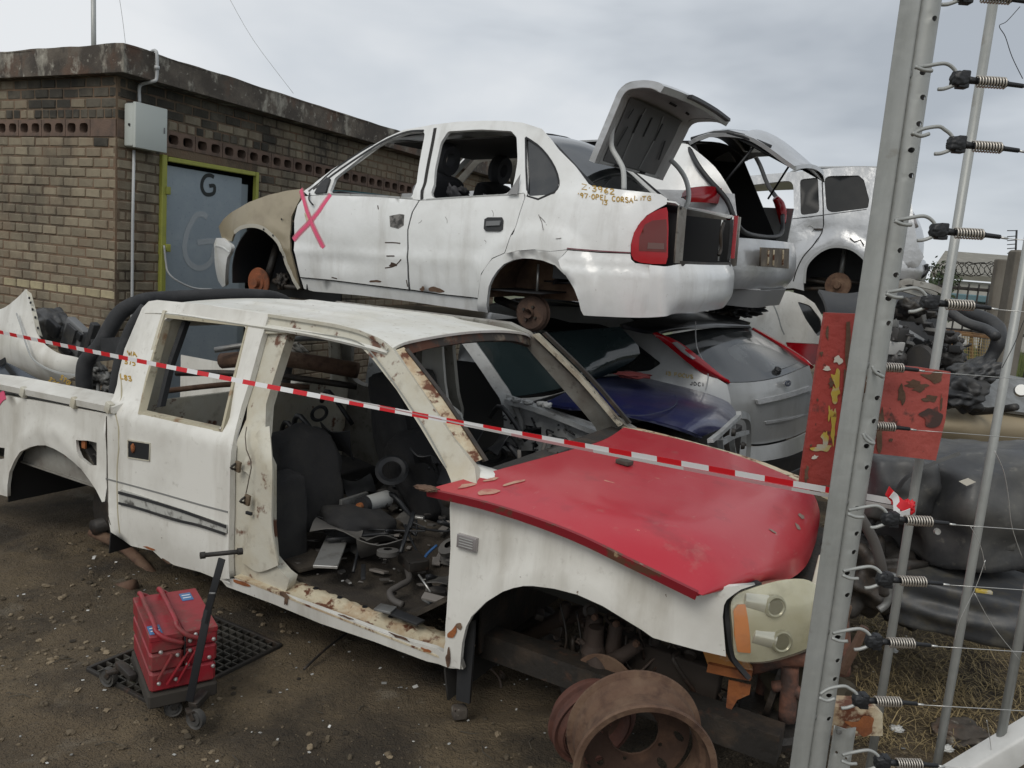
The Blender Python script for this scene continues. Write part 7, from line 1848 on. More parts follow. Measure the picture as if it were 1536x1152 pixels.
su.rib('shut_line', [(1233, 265), (1235, 323), (1234, 345), (1222, 365), (1205, 385), (1195, 405), (1190, 422)], stf, gap, .014, .002, 4)
su.rib('shut_line', [(1150, 334), (1190, 328), (1232, 323), (1300, 314)], stf, gap, .008, .002, 3)
su.rib('arch_lip', [(1207, 425), (1209, 402), (1217, 389), (1231, 377), (1247, 370.5), (1265, 370.5), (1281, 375.5), (1296, 388), (1305, 403)], stf, silver, .03, .012, 3)
s, h = su.on(1215, 344, stf); MB().lathe([(.035, .0), (.045, .006), (.05, .0)], su.P(s, stf(s, h) + .004, h), su.l, 20).build(su, 'handle_cup', silver)
s, h = su.on(1228, 344, stf); MB().bar(su.P(s - .05, stf(s, h) + .02, h), su.P(s + .05, stf(s, h) + .02, h), .02, .02).build(su, 'door_handle', dark_metal)
mb = MB(); g = ribbon([su.P(*(lambda q: (q[0], stf(*q) + .008, q[1]))(su.on(x, y, stf))) for x, y in ((1275, 357), (1282, 363), (1291, 360), (1296, 368))], su.l, .012, .003); su.add('crumple_line', g[0], g[1], dark_metal)
su.add('roof', *patch_geo([[su.P(s, t, z + .03 * (1 - (t / .68) ** 2)) for t in (-.66, 0, .67)] for s, z in ((-.42, 1.50), (.2, 1.60), (1.6, 1.60), (2.0, 1.48))], 4, 4, .02), silver_light)
MB().tube([su.P(-.5, .60, 1.60), su.P(-.35, .60, 1.66), su.P(.5, .60, 1.69), su.P(.7, .60, 1.64)], .016, 8, 4).build(su, 'roof_rail', silver)
arch(su, 0, .32, .52, .84, .3, mat('grey_liner', (.06, .058, .055), .9), a0=-10, a1=190)
su.add('housing_wall', *patch_geo([[su.P(-.55, .35, -.1), su.P(.6, .35, -.1)], [su.P(-.55, .35, .9), su.P(.6, .35, .9)]], 2, 2, .01, su.l), blackk)
s, h = su.on(1257, 428, lambda s, h: .70)
MB().lathe([(0, .06), (.04, .06), (.05, .03), (.09, .02), (.15, .02), (.155, 0), (.15, -.02)], su.P(s, .70, h), su.l, 30).build(su, 'brake_disc', rust)
MB().tube([su.P(s, .62, h + .1), su.P(s - .02, .60, h + .45)], .03, 10).build(su, 'damper', grey_metal)
for a, b in (((-.35, .5, .30), (.35, .5, .34)), ((.1, .6, .28), (.65, .5, .36)), ((.05, .6, .22), (.7, .5, .2))): MB().tube([su.P(*a), su.P(*b)], .025, 8).build(su, 'control_arm', dark_metal)
su.add('rear_face', *patch_geo([[su.P(-.80, .72, .45), su.P(-.80, 0, .45), su.P(-.70, -.70, .45)], [su.P(-.82, .74, .9), su.P(-.80, 0, .9), su.P(-.70, -.72, .9)], [su.P(-.70, .68, 1.2), su.P(-.66, 0, 1.2), su.P(-.56, -.68, 1.2)], [su.P(-.46, .62, 1.50), su.P(-.40, 0, 1.52), su.P(-.30, -.62, 1.50)]], 4, 4, .03, -su.a), silver_light)
su.add('rear_bumper', *patch_geo([[su.P(-.45, .90, .36), su.P(-.80, .84, .36), su.P(-.90, .5, .36), su.P(-.78, -.6, .36)], [su.P(-.45, .91, .47), su.P(-.83, .86, .47), su.P(-.94, .5, .47), su.P(-.80, -.6, .47)], [su.P(-.5, .90, .62), su.P(-.80, .84, .60), su.P(-.90, .5, .60), su.P(-.78, -.6, .60)]], 4, 5, .03, -su.a), silver_light)
su.add('bumper_valance', *patch_geo([[su.P(-.45, .86, .20), su.P(-.76, .78, .20), su.P(-.84, .5, .20)], [su.P(-.45, .89, .37), su.P(-.80, .82, .37), su.P(-.90, .5, .37)]], 4, 5, .03, -su.a), black_plastic)
su.add('tailgate_gap', *(lambda m: (m.v, m.f))(MB().tube([at_y(1353, 325, 9.6), at_y(1358, 345, 9.6), at_y(1362, 370, 9.6), at_y(1366, 384, 9.6), at_y(1376, 385, 9.6)], .014, 6, 4)), gap)
su.add('lamp', *(lambda m: (m.v, m.f))(MB().tube([su.P(-.80, .68, .95), su.P(-.74, .67, 1.10)], .04, 10)), clearlens)
MB().tube([at_y(1388, 397, 9.4), at_y(1390, 405, 9.4), at_y(1384, 413, 9.4), at_y(1372, 418, 9.5), at_y(1350, 420, 9.6)], .028, 8, 4).build(su, 'tow_hook', blackk)
# ================================================================ TOOL BOX ON ITS TROLLEY
zb = .115
b0 = at_z(223, 1043, zb); b1 = at_z(325, 1021, zb); b2 = at_z(189, 977, zb)
ex = (b1 - b0); ex.z = 0; Wt = ex.length; ex.normalize()
ey = Vector((-ex.y, ex.x, 0)); Lt = max(.36, min(.5, (b2 - b0).dot(ey)))
Ht = .235
Htop = at_y(224, 956, b0.y).z - zb
Ht = Htop
MT = Matrix((ex, ey, (0, 0, 1))).transposed()
def TB(x, y, z): return b0 + ex * x + ey * y + Vector((0, 0, z))
tb = Thing('tool_box', 'red cantilever steel tool box with blue labels, standing on a small wheeled trolley', 'tool box', loc=TB(Wt / 2, Lt / 2, 0))
h1 = Ht * .36; h2 = Ht * .33; h3 = Ht * .31
MB().box(TB(Wt / 2, Lt / 2, h1 / 2), (Wt * .97, Lt * .985, h1 - .003), MT).build(tb, 'bottom_tray', toolred, smooth=False)
for sx in (0, 1):
    MB().box(TB(Wt * (.25 + .5 * sx), Lt / 2, h1 + h2 / 2), (Wt * .485, Lt, h2 - .004), MT).build(tb, 'middle_tray', toolred, smooth=False)
    MB().box(TB(Wt * (.25 + .5 * sx), Lt / 2, h1 + h2 + h3 * .42), (Wt * .49, Lt, h3 * .82), MT).build(tb, 'top_tray', toolred, smooth=False)
    ld = MB().box(TB(Wt * (.25 + .5 * sx), Lt / 2, Ht - .012), (Wt * .497, Lt * 1.01, .022), MT).build(tb, 'lid', toolred, smooth=False)
    MB().box(TB(Wt * (.11 if sx == 0 else .78), Lt * (.14 if sx == 0 else .80), Ht + .0), (Wt * .18, .07, .0035), MT).build(tb, 'label_plate', bluelabel, ld)
    for kk in (0, 1): MB().box(TB(Wt * (.11 if sx == 0 else .78), Lt * (.14 if sx == 0 else .80) - .012 + .024 * kk, Ht + .0022), (Wt * .13, .006, .001), MT).build(tb, 'label_print', tapewhite, ld)
# handles: two tubes rising at each end of the box
for sx, zt in ((.10, .022), (.40, .03)):
    MB().tube([TB(Wt * (sx + .38), -.012, Ht - .04), TB(Wt * (sx + .14), -.014, Ht - .012), TB(Wt * sx, .01, Ht + zt * .6), TB(Wt * sx, .05, Ht + zt), TB(Wt * sx, Lt - .05, Ht + zt), TB(Wt * sx, Lt - .01, Ht + zt * .6), TB(Wt * (sx + .14), Lt + .014, Ht - .012)], .009, 8, 4).build(tb, 'handle', toolred)
for k, (xa_, xb_) in enumerate(((.12, .32), (.25, .55), (.40, .66))):
    MB().bar(TB(Wt * xa_, -.008, h1 * (.4 + .3 * (k == 0))), TB(Wt * xb_, -.008, h1 + h2 * .9), .006, .014, up=ey).build(tb, 'link_arm', toolred)
for x, z in ((.14, .18), (.38, .20), (.93, .30), (.55, .42), (.87, .47), (.58, .66), (.40, .62), (.16, .72), (.58, .83), (.93, .78), (.66, .92)):
    MB().lathe([(0, .008), (.005, .007), (.007, .003), (.008, 0)], TB(Wt * x, -.006, Ht * z), -ey, 10).build(tb, 'rivet', bright_metal)
MB().bar(TB(Wt * .50, -.01, Ht * .52), TB(Wt * .50, -.01, Ht * .97), .006, .006, up=ey).build(tb, 'centre_strip', blackk)
tr_ = Thing('tool_trolley', 'small dark caster trolley with a leaning black flat bar and T handle', 'trolley', loc=TB(Wt / 2, Lt / 2, -zb))
MB().box(TB(Wt / 2, Lt / 2, -.03), (Wt * 1.02, Lt * 1.03, .055), MT).build(tr_, 'base_board', mat('grimy_board', (.035, .03, .024), .9), smooth=False)
def caster(p, an, big=1):
    c = MB().box(p + Vector((0, 0, .065)), (.045, .035, .012), MT).build(tr_, 'caster_fork', dark_metal)
    d = Vector((math.cos(an), math.sin(an), 0)); n = Vector((-d.y, d.x, 0)); w = p + d * .018 + Vector((0, 0, .032 * big))
    for sg in (-1, 1): MB().bar(p + n * .016 * sg + Vector((0, 0, .066)), w + n * .016 * sg, .02, .003, up=n).build(tr_, 'fork_cheek', dark_metal, c)
    r = .032 * big
    MB().lathe([(.006, -.012), (r * .6, -.012), (r * .65, -.006), (r * .85, -.006), (r * .98, -.012), (r, -.006), (r, .006), (r * .98, .012), (r * .85, .006), (r * .65, .006), (r * .6, .012), (.006, .012)], w, n, 24).build(tr_, 'caster_wheel', mat('worn_rubber_wheel', (.05, .048, .045), .7, layers=[((.11, .10, .085), 12, .5, .7, .7)]), c)
cz = at_z(288, 1090, 0)
caster(cz, R(-20), 1.15); caster(TB(Wt * .45, .02, -zb), R(200)); caster(at_z(168, 1030, 0) , R(160), 1.15); caster(TB(Wt * .9, Lt * .98, -zb), 1.0)
MB().bar(TB(-.02, Lt * .55, -.03), at_z(178, 995, .085), .03, .025).build(tr_, 'outrigger', dark_metal)
MB().bar(TB(Wt * .8, -.03, -.02), cz + Vector((0, 0, .08)), .04, .03).build(tr_, 'outrigger', dark_metal)
yh = cz.y - .0
a_ = at_y(284, 1052, yh); b_ = at_y(312, 915, yh + .02); c_ = at_y(333, 838, yh + .03)
MB().bar(a_, b_, .028, .006, up=(0, 1, 0)).build(tr_, 'handle_bar', blackk); MB().bar(b_ - (c_ - b_).normalized() * .05, c_, .026, .006, up=(.2, 1, 0)).build(tr_, 'handle_bar', blackk)
MB().tube([at_y(303, 833, yh + .03), at_y(363, 827, yh + .03)], .0085, 10).build(tr_, 'cross_grip', dark_metal)
for x, y in ((304, 833), (360, 827)): MB().lathe([(0, -.008), (.014, -.008), (.014, .008), (0, .008)], at_y(x, y, yh + .03), ex, 6).build(tr_, 'grip_nut', dark_metal)
MB().tube([at_y(314, 890, yh), at_y(323, 890, yh)], .004, 6).build(tr_, 'pin', grey_metal)

# ================================================================ WHEEL RIMS
def rim(name, label, o, ax_, r, w, m, disc=True, hubz=.5):
    t = Thing(name, label, 'wheel rim', loc=Vector(o) - Vector((0, 0, r)))
    prof = [(r * .90, 0), (r * .985, -.004), (r, .004), (r * .99, .014), (r * .93, .018), (r * .915, .045), (r * .85, .06), (r * .82, .09), (r * .82, w - .07), (r * .90, w - .05), (r * .92, w - .015), (r * .995, w - .008), (r, w), (r * .96, w + .004)]
    pin = [(a - .006, b) for a, b in reversed(prof[4:])] + [(r * .90, .012), (r * .90, 0)]
    MB().lathe(prof + pin, o, ax_, 64).build(t, 'barrel', m)
    if disc:
        zc = w * hubz
        dd = MB(); a = Vector(ax_).normalized(); u = a.orthogonal().normalized(); v = a.cross(u)
        ou = [Vector((r * .81 * math.cos(k / 40 * 6.283), r * .81 * math.sin(k / 40 * 6.283))) for k in range(40)]
        hs = [[Vector((.082 * math.cos(k / 16 * 6.283), .082 * math.sin(k / 16 * 6.283))) for k in range(16)]]
        for j in range(5):
            c = Vector((.102 * math.cos(j * 1.257), .102 * math.sin(j * 1.257))); hs.append([c + Vector((.007 * math.cos(k / 8 * 6.283), .007 * math.sin(k / 8 * 6.283))) for k in range(8)])
        for j in range(8):
            c = Vector((r * .66 * math.cos(j * .785), r * .66 * math.sin(j * .785))); hs.append([c + Vector((.012 * math.cos(k / 10 * 6.283), .019 * math.sin(k / 10 * 6.283))) for k in range(10)])
        f = lambda x, y: Vector(o) + u * x + v * y + a * (zc + .03 * math.exp(-((math.hypot(x, y) - .10) / .035) ** 2))
        g = sheet_geo(ou, hs, f, .005, .03, -a); t.add('wheel_disc', g[0], g[1], mat('dark_flaking_rust', (.055, .030, .020), .9, layers=[((.12, .065, .04), 9, .5, .68, .8)], bump=[(60, .4)]))
    return t
ro = on_plane(968, 1158, Vector((0, 2.12, 0)), Vector((0, 1, 0)))
rim('wheel_rim', 'large rusty steel wheel rim standing on edge under the pickup front', ro, Vector((-.04, .97, .03)), .212, .19, rust, True, .90)
r2 = at_y(893, 1090, 2.52)
t = rim('wheel_rim', 'second rusty rim half hidden left behind the large rim', r2, Vector((-.35, .9, .15)), .155, .05, mat('dark_red_rust', (.10, .04, .028), .85, layers=[((.05, .025, .02), 8, .45, .65, .8)], bump=[(60, .3)]), True, .3)

# ================================================================ BARRIER TAPE
tw = Thing('barrier_tape', 'red and white striped barrier tape stretched across the yard in front of the pickup', 'barrier tape', loc=at_y(1372, 758, 1.27))
Ltape = at_y(-60, 485, 3.2); Rtape = at_y(1372, 758, 1.27)
def tape_strip(name, A, B, sag, w0, w1, per, twist, twn, m1, m2, n=900, off=0.0):
    V = []; F = []; mi = []; L_ = (B - A).length; d = (B - A).normalized(); up = Vector((0, 0, 1)); side = d.cross(up).normalized(); upn = side.cross(d)
    for i in range(n + 1):
        t = i / n; p = A.lerp(B, t) - up * sag * 4 * t * (1 - t) + up * off * math.sin(t * math.pi)
        an = twist(t); w = w0 + (w1 - w0) * t
        b = (upn * math.cos(an) + side * math.sin(an)) * w / 2
        c = side * .0006
        V += [p + b, p - b, p - b + c, p + b + c]
    for i in range(n):
        k = int((i / n * L_) / (per / 2)) % 2
        for q in range(4): F.append((4 * i + q, 4 * i + (q + 1) % 4, 4 * i + 4 + (q + 1) % 4, 4 * i + 4 + q)); mi.append(k)
    tw.add(name, V, F, [m1, m2], smooth=False, mi=mi)
tape_strip('tape', Ltape, Rtape, .012, .015, .011, .105, lambda t: .25 * math.sin(t * 9), 0, tapered, tapewhite)
m0 = Ltape.lerp(Rtape, .60)
tape_strip('lower_tape', m0 - Vector((0, 0, .004)), Rtape - Vector((0, 0, .010)), .007, .006, .007, .4, lambda t: .3, 0, mat('pale_tape_back', (.60, .58, .57), .4), mat('pink_tape_back', (.55, .30, .31), .4), 200)
# knot round the gate bar with a loose end
kn = Rtape
MB().blob(kn + Vector((-.012, 0, -.004)), (.012, .008, .012), None, .5, 4, 3, 3).build(tw, 'knot', tapered)
tw.add('loose_end', *ribbon(crs([kn + Vector((-.012, -.01, -.006)), kn + Vector((-.03, -.016, .004)), kn + Vector((-.045, -.012, .016)), kn + Vector((-.058, -.02, .026))], 4), Vector((.3, -1, .2)), .016, .0008), tapered)
tw.add('loose_end', *ribbon(crs([kn + Vector((-.012, -.012, -.008)), kn + Vector((-.035, -.02, -.012)), kn + Vector((-.040, -.016, .012)), kn + Vector((-.05, -.02, .02))], 4), Vector((.3, -1, -.2)), .012, .0008), tapewhite)

# ================================================================ GALVANISED POST, RED PLATES
YP = 1.25
pt0 = at_y(1216, 1260, YP); pt1 = at_y(1372, -60, YP)
pz = Vector((0, 0, 1)); pxd = Vector((1, 0, 0)); pyd = Vector((0, 1, 0))
po = Thing('fence_post', 'tall galvanised channel post punched with holes, nearest thing at the right', 'post', loc=(pt0.x, YP, pt0.z))
Xc = (pt0.x + pt1.x) / 2
def prof(u):
    """u in mm across the folded sheet -> (x, y) metres"""
    if u < 30: return (u, -2 + 3 * math.sin(u / 30 * 3.14) * .4)
    if u < 36: k = (u - 30) / 6; return (30 + 2 * k, -2 + 12 * k)
    k = (u - 36) / 34; a = math.pi * (1 - k); return (47 + 17 * math.cos(a) * (1 if True else 1), 10 - 20 * math.sin(a) * .9)
def postf(u, v):
    x, y = prof(u * 1000); p = Vector((Xc - .033 + x / 1000, YP + y / 1000, v))
    return p + Vector((noise.noise(Vector((u * 20, v * 3, 0))) * .0012, noise.noise(Vector((u * 9, v * 2.2, 5))) * .0015, 0))
zlo, zhi = pt0.z, pt1.z
hz = []
def pv(y): return at_y(1300, y, YP).z
def circ(u, v, ru, rv, n=10): return [(u + ru * math.cos(k / n * 6.283), v + rv * math.sin(k / n * 6.283)) for k in range(n)]
for y in (22, 104, 141, 181, 221, 259, 331, 372, 409, 445, 482, 558, 595, 630, 668, 700, 762, 800, 828, 860, 893, 957, 992, 1020, 1045, 1080):
    big = y in (104, 221, 331, 445, 558, 668, 762, 860, 957, 1045)
    hz.append(circ(.052 if big else .056, pv(y), .0035 if y % 2 else .003, .0042))
g = sheet_geo([(0, zlo), (.070, zlo), (.070, zhi), (0, zhi)], hz, postf, .002, .006, (0, -1, 0), lines=[((.030, zlo), (.030, zhi)), ((.036, zlo), (.036, zhi))])
po.add('channel', g[0], g[1], galv, smooth=True)
MB().bar(Vector((Xc + .012, YP + .020, zlo)), Vector((Xc + .012, YP + .020, zhi)), .04, .002, up=(0, 1, 0)).build(po, 'hole_shade_strip', dark_metal)  # dark sheet added behind the channel so the punched holes look shaded
for y in (105, 547, 757, 953, 1083):
    MB().lathe([(0, .004), (.005, .003), (.005, 0)], postf(.034, pv(y)) + Vector((0, -.003, 0)), (0, -1, 0), 6).build(po, 'bolt', grey_metal)
MB().blob(postf(.036, pv(582)) + Vector((0, -.004, 0)), (.010, .006, .028), None, .4, 5, 3, 2).build(po, 'rust_seam', rust)
def plate(name, label, px, Y, m, th=.006, patches=()):
    P = [at_y(x, y, Y) for x, y in px]
    c = sum(P, Vector()) / len(P)
    t = Thing(name, label, 'steel plate', loc=c)
    g = sheet_geo([Vector((p.x, p.z)) for p in P], [], lambda u, v: Vector((u, Y + noise.noise(Vector((u * 9, v * 9, 0))) * .0015, v)), th, .03, (0, -1, 0))
    o = t.add('plate', g[0], g[1], m, smooth=False)
    for k, (x, y, rx, ry, mm) in enumerate(patches):
        V = [at_y(x, y, Y - .002)] + [at_y(a, b, Y - .0018) for a, b in organic(x, y, rx, ry, k + 31, 0, .5, 12)]; n = len(V) - 1
        t.add('flaked_paint', V, [(0, j, j % n + 1) for j in range(1, n + 1)], mm, o)
    return t
wflake = mat('white_flake', (.55, .52, .45), .7)
plate('red_steel_plate', 'tall rusty red steel plate with yellow flakes left of the galvanised post', [(1238, 469), (1296, 471), (1270, 729), (1200, 727)], 1.42, redplate, .01,
      [(1255, 570, 8, 14, yellow), (1250, 640, 4, 22, yellow), (1232, 672, 12, 5, yellow), (1238, 655, 5, 10, yellow), (1258, 540, 6, 5, wflake), (1240, 552, 5, 3, wflake), (1253, 590, 6, 12, yellow), (1268, 600, 5, 60, rust), (1222, 686, 5, 3, wflake), (1245, 620, 3, 10, yellow), (1272, 520, 4, 34, rust), (1260, 690, 6, 30, rust), (1210, 710, 3, 14, rust), (1240, 500, 3, 9, rust), (1226, 600, 2, 3, rust), (1232, 530, 2, 4, rust), (1216, 668, 2, 2, rust), (1247, 575, 4, 6, rust)])
plate('square_red_plate', 'square faded red steel plate with dark scrapes right of the galvanised post', [(1334, 547), (1380, 551), (1426, 558), (1418, 630), (1404, 691), (1355, 685), (1300, 679), (1316, 610)], 1.36, mat('salmon_red_plate', (.38, .075, .06), .6, layers=[
    ((.24, .04, .03), 5, .45, .65, .8), ((.06, .03, .022), 14, .60, .66, .9), ((.03, .02, .015), 70, .64, .70, .8)], bump=[(50, .3)]), .01,
      [(1402, 566, 20, 8, rust), (1380, 582, 12, 5, rust), (1395, 598, 9, 5, rust), (1399, 622, 15, 14, mat('dark_scrape', (.06, .035, .03), .8, layers=[((.2, .05, .04), 40, .55, .65, .8)])), (1353, 592, 5, 12, rust), (1370, 575, 12, 5, rust), (1320, 640, 6, 30, rust), (1336, 660, 3, 3, rust), (1412, 605, 2, 12, rust)])
plate('wooden_end_block', 'short rust stained block bolted behind the foot of the galvanised post', [(1240, 1060), (1312, 1062), (1324, 1070), (1324, 1104), (1242, 1103)], 1.34, rusty_cream, .04, [(1295, 1090, 26, 13, rust_bright)])
st = Thing('short_post', 'short cut off galvanised angle post below the rust stained block', 'post', loc=at_y(1262, 1152, 1.26))
g = sheet_geo([(0, at_y(1260, 1230, 1.26).z), (.036, at_y(1260, 1230, 1.26).z), (.036, at_y(1270, 1090, 1.26).z), (.018, at_y(1270, 1094, 1.26).z), (0, at_y(1250, 1088, 1.26).z)], [circ(.012, at_y(1256, 1132, 1.26).z, .002, .003), circ(.024, at_y(1256, 1134, 1.26).z, .002, .003)],
    lambda u, v: Vector((at_y(1248, 1120, 1.26).x + u, 1.26 + .012 * math.sin(u / .036 * 6.28) * .6, v)), .002, .01, (0, -1, 0))
st.add('angle_bar', g[0], g[1], galv)
MB().lathe([(0, .004), (.005, .003), (.005, 0)], at_y(1258, 1097, 1.252), (0, -1, 0), 6).build(st, 'bolt', grey_metal)

# ================================================================ GATE BARS
def vbar(label, px0, py0, Y, ztop_y, zbot_y, r=.0068):
    p = at_y(px0, py0, Y); z0 = at_y(px0, zbot_y, Y).z; z1 = at_y(px0, ztop_y, Y).z
    t = MB().tube([Vector((p.x, Y, z0)), Vector((p.x, Y, (z0 + z1) / 2)), Vector((p.x, Y, z1))], r, 8)
    return t.single('gate_bar', label, 'gate bar', galv, group='round gate bars')
vbar('left gate bar, passing behind the square red plate', 1421, 430, 1.42, -60, 1260, .0082)
vbar('middle gate bar between the red plate and the right edge', 1466, 800, 1.36, 120, 1300, .0075)
vbar('right gate bar standing on the white sloping rail', 1517, 1020, 1.32, 420, 1140, .0078)
ra0, ra1 = at_y(1420, 1166, 1.31), at_y(1580, 1070, 1.31)
MB().bar(ra0 - Vector((0, 0, .02)), ra1 - Vector((0, 0, .02)), .05, .045, up=(0, 1, 0)).single('white_sloping_rail', 'white painted sloping rail in the bottom right corner', 'rail', mat('chalky_white_paint', (.58, .58, .56), .6, layers=[((.42, .42, .40), 9, .5, .7, .6)]))

# ================================================================ WIRE TENSIONERS AND FENCE WIRES
YW = 1.16
def mm(px, py, dx, dy, tilt, dz=0):
    c, s = math.cos(tilt), math.sin(tilt); x = dx * c - dy * s; y = dx * s + dy * c
    return at_y(px, py, YW) + Vector((x / 1000, dz / 1000, y / 1000))
words_ = ['topmost', 'second', 'third', 'fourth', 'fifth', 'sixth', 'seventh', 'eighth', 'ninth', 'tenth', 'eleventh', 'lowest']
tens = [(1492, -4, -.06, 0), (1485, 123, -.03, 0), (1479, 220, .02, 1), (1452, 350, -.04, 0), (1438, 457, -.02, 0), (1411, 572, -.05, 2), (1396, 672, -.05, 2), (1377, 781, -.03, 0), (1368, 871.5, .0, 0), (1351, 964, .0, 0), (1331, 1052, .0, 1), (1363, 1145, .0, 0)]
for i, (px, py, tl, kd) in enumerate(tens):
    tl = .010 + .045 * i / 11
    t = Thing('wire_tensioner', '%s of the spring wire tensioners hooked to the galvanised post, counted from the top' % words_[i], 'wire tensioner', loc=mm(px, py, -42, 0, tl), group='spring wire tensioners down the galvanised post')
    G = lambda dx, dy, dz=0: mm(px, py, dx, dy, tl, dz)
    if kd == 2:      # mostly behind the red plate: only its hook and far end show
        MB().tube([G(-104, 18, -4), G(-100, 10, -6), G(-88, 3, -4), G(-70, 0, 40), G(-50, 0, 150)], .0025, 8, 4).build(t, 'hook_rod', galv)
        dz_ = 160
    else:
        k = 1 if kd == 1 else 0
        hk = MB(); hk.tube([G(-106, 12 - 3 * k, -2), G(-92, 15 + 3 * k), G(-70, 20 + 3 * k), G(-60, 19), G(-52, 14), G(-47, 8)], .0026, 8, 4)
        hk.tube([G(-47, -6), G(-52, -9), G(-62, -13), G(-70, -14)], .0026, 8, 4); hk.build(t, 'hook_rod', galv)
        MB().tube([G(-112, 10, -14), G(-100, 6, -15), G(-88, 6 + 4 * k, -14)], .0026, 8, 4).build(t, 'hook_tail', galv)
        MB().blob(G(-42, 1), (.0125, .009, .0105), None, .12, 3, 3, i, .45).build(t, 'insulator', blackk)
        MB().box(G(-37, 6), (.012, .016, .012), None).build(t, 'insulator_lug', blackk)
        MB().box(G(-38, -8), (.014, .014, .006), None).build(t, 'insulator_lug', blackk)
        dz_ = 0
    MB().tube([G(-33, 1, dz_), G(-18, 0, dz_)], [.0055, .0045], 8).build(t, 'link_cap', blackk)
    MB().tube([G(-20, 0, dz_), G(24, -1, dz_)], .0045, 8).build(t, 'core', blackk)
    sp = []
    for k in range(10 * 9 + 1):
        a = k / 9 * 6.283; c_, s_ = math.cos(tl), math.sin(tl)
        base = G(-19 + 40 * k / 90, -.3, dz_); sp.append(base + Vector((0, math.cos(a) * .0072, 0)) + Vector((-s_, 0, c_)) * math.sin(a) * .0072)
    MB().tube(sp, .00125, 5).build(t, 'spring', springm)
    MB().tube([G(20, -1, dz_), G(24, -1, dz_), G(46, -2.5, dz_)], [.0062, .0035, .0032], 8).build(t, 'tension_shaft', blackk)
    MB().tube([G(47, -3, dz_), G(57, -4, dz_)], .0018, 6).build(t, 'crimp', bright_metal)
    w = MB().tube([G(56, -4, dz_), G(110, -5.5, dz_), G(420, -14, dz_)], .0006, 5)
    w.single('fence_wire', 'thin bright fence wire running right from the %s tensioner' % words_[i], 'wire', bright_metal, group='fence wires')
for k, (pts, lb) in enumerate((([(1530, 10), (1510, 32), (1499, 39), (1508, 55), (1518, 85), (1534, 118)], 'loose thin wire bent to a point near the top right corner'),
        ([(1492, 676), (1505, 705), (1512, 740), (1518, 790), (1534, 838)], 'loose pale wire curling down right of the middle gate bar'),
        ([(1456, 790), (1466, 808), (1474, 830), (1478, 855)], 'short loose wire hanging beside the middle gate bar'),
        ([(1478, 840), (1464, 880), (1440, 930), (1432, 962)], 'loose thin wire crossing down behind the middle gate bar'),
        ([(1462, 890), (1490, 940), (1530, 990)], 'straight loose wire slanting down to the right edge'),
        ([(1480, 1080), (1485, 1110), (1490, 1152)], 'short loose wire dangling above the white sloping rail'),
        ([(1536, 480), (1522, 515), (1503, 552)], 'thin dark wire slanting in front of the grey hose end'))):
    MB().tube([at_y(x, y, 1.30) for x, y in pts], .0006, 5, 5).single('loose_wire', lb, 'wire', blackk if k in (0, 6) else bright_metal)
# overhead lines in the sky
MB().tube([at_y(340, -10, 22), at_y(380, 60, 22), at_y(440, 140, 22)], .006, 4, 4).single('overhead_line', 'faint thin overhead line slanting across the sky above the roof slab', 'line', galv)
MB().tube([at_y(178, -10, 22), at_y(184, 30, 22), at_y(188, 64, 22)], .006, 4, 4).single('overhead_line', 'faint thin line dropping through the sky behind the roof slab corner', 'line', galv)

# ================================================================ THINGS IN THE LOAD BED
def bp(px, py, k, v): return pk.P(*pk.ax(px, py, k, v))
rb = Thing('roll_bar', 'black foam covered roll bar standing in the load bed behind the cab', 'roll bar', loc=pk.P(.25, 0, .6))
MB().tube([bp(127, 590, 1, .62), bp(126, 560, 1, .62), bp(131, 540, 1, .61), bp(150, 520, 1, .58), bp(163, 496, 1, .54), bp(180, 470, 1, .48), bp(205, 455, 1, .40), bp(240, 448, 1, .2), pk.P(.28, -.2, 1.55), pk.P(.28, -.5, 1.50), pk.P(.2, -.62, 1.3), pk.P(.1, -.65, .7)], .043, 14, 5).build(rb, 'hoop', rubber)
MB().tube([bp(173, 598, 1, .66), bp(178, 560, 1, .64), bp(186, 525, 1, .60), bp(200, 490, 1, .55), bp(220, 462, 1, .50)], .036, 14, 5).build(rb, 'brace', rubber)
MB().geo(sheet_geo([Vector(p) for p in ((0, 0), (1, 0), (1, 1), (0, 1))], [], lambda u, v: bp(138 + u * 44, 536 - u * 10 + (1 - v) * 0 - v * (18 - 16 * u), 1, .60) if False else bp(136 + u * 46, 535 - v * 26 - u * 4 + 8 * (1 - v), 1, .60), .05, .3, pk.l)).build(rb, 'gusset', rubber)
# loose white wing standing in the bed
lw_ = Thing('loose_wing_panel', 'loose white wing panel with bolt holes lying curved in the load bed', 'car wing', loc=pk.P(-.8, .2, .9))
def bq(px, py, t): return bp(px, py, 1, t)
rows = [[bq(-40, 470, .35), bq(0, 464, .40), bq(22, 450, .42), bq(38, 434, .44)],
        [bq(-40, 495, .38), bq(0, 492, .44), bq(26, 482, .46), bq(48, 468, .46)],
        [bq(-40, 525, .40), bq(5, 524, .46), bq(32, 515, .50), bq(58, 505, .46)],
        [bq(-35, 545, .40), bq(20, 545, .46), bq(50, 536, .50), bq(84, 528, .46)],
        [bq(-10, 552, .38), bq(38, 560, .44), bq(76, 555, .48), bq(118, 538, .44)],
        [bq(30, 556, .36), bq(62, 572, .42), bq(95, 571, .44), bq(124, 560, .42)]]
lo2 = lw_.add('skin', *patch_geo(rows, 6, 5, .01, pk.l), white)
lw_.add('flange', *patch_geo([[bq(38, 434, .44), bq(48, 468, .46), bq(54, 490, .46), bq(60, 503, .45)], [bq(47, 440, .42), bq(55, 470, .44), bq(60, 492, .44), bq(64, 505, .43)]], 3, 4, .006, pk.l), cream)
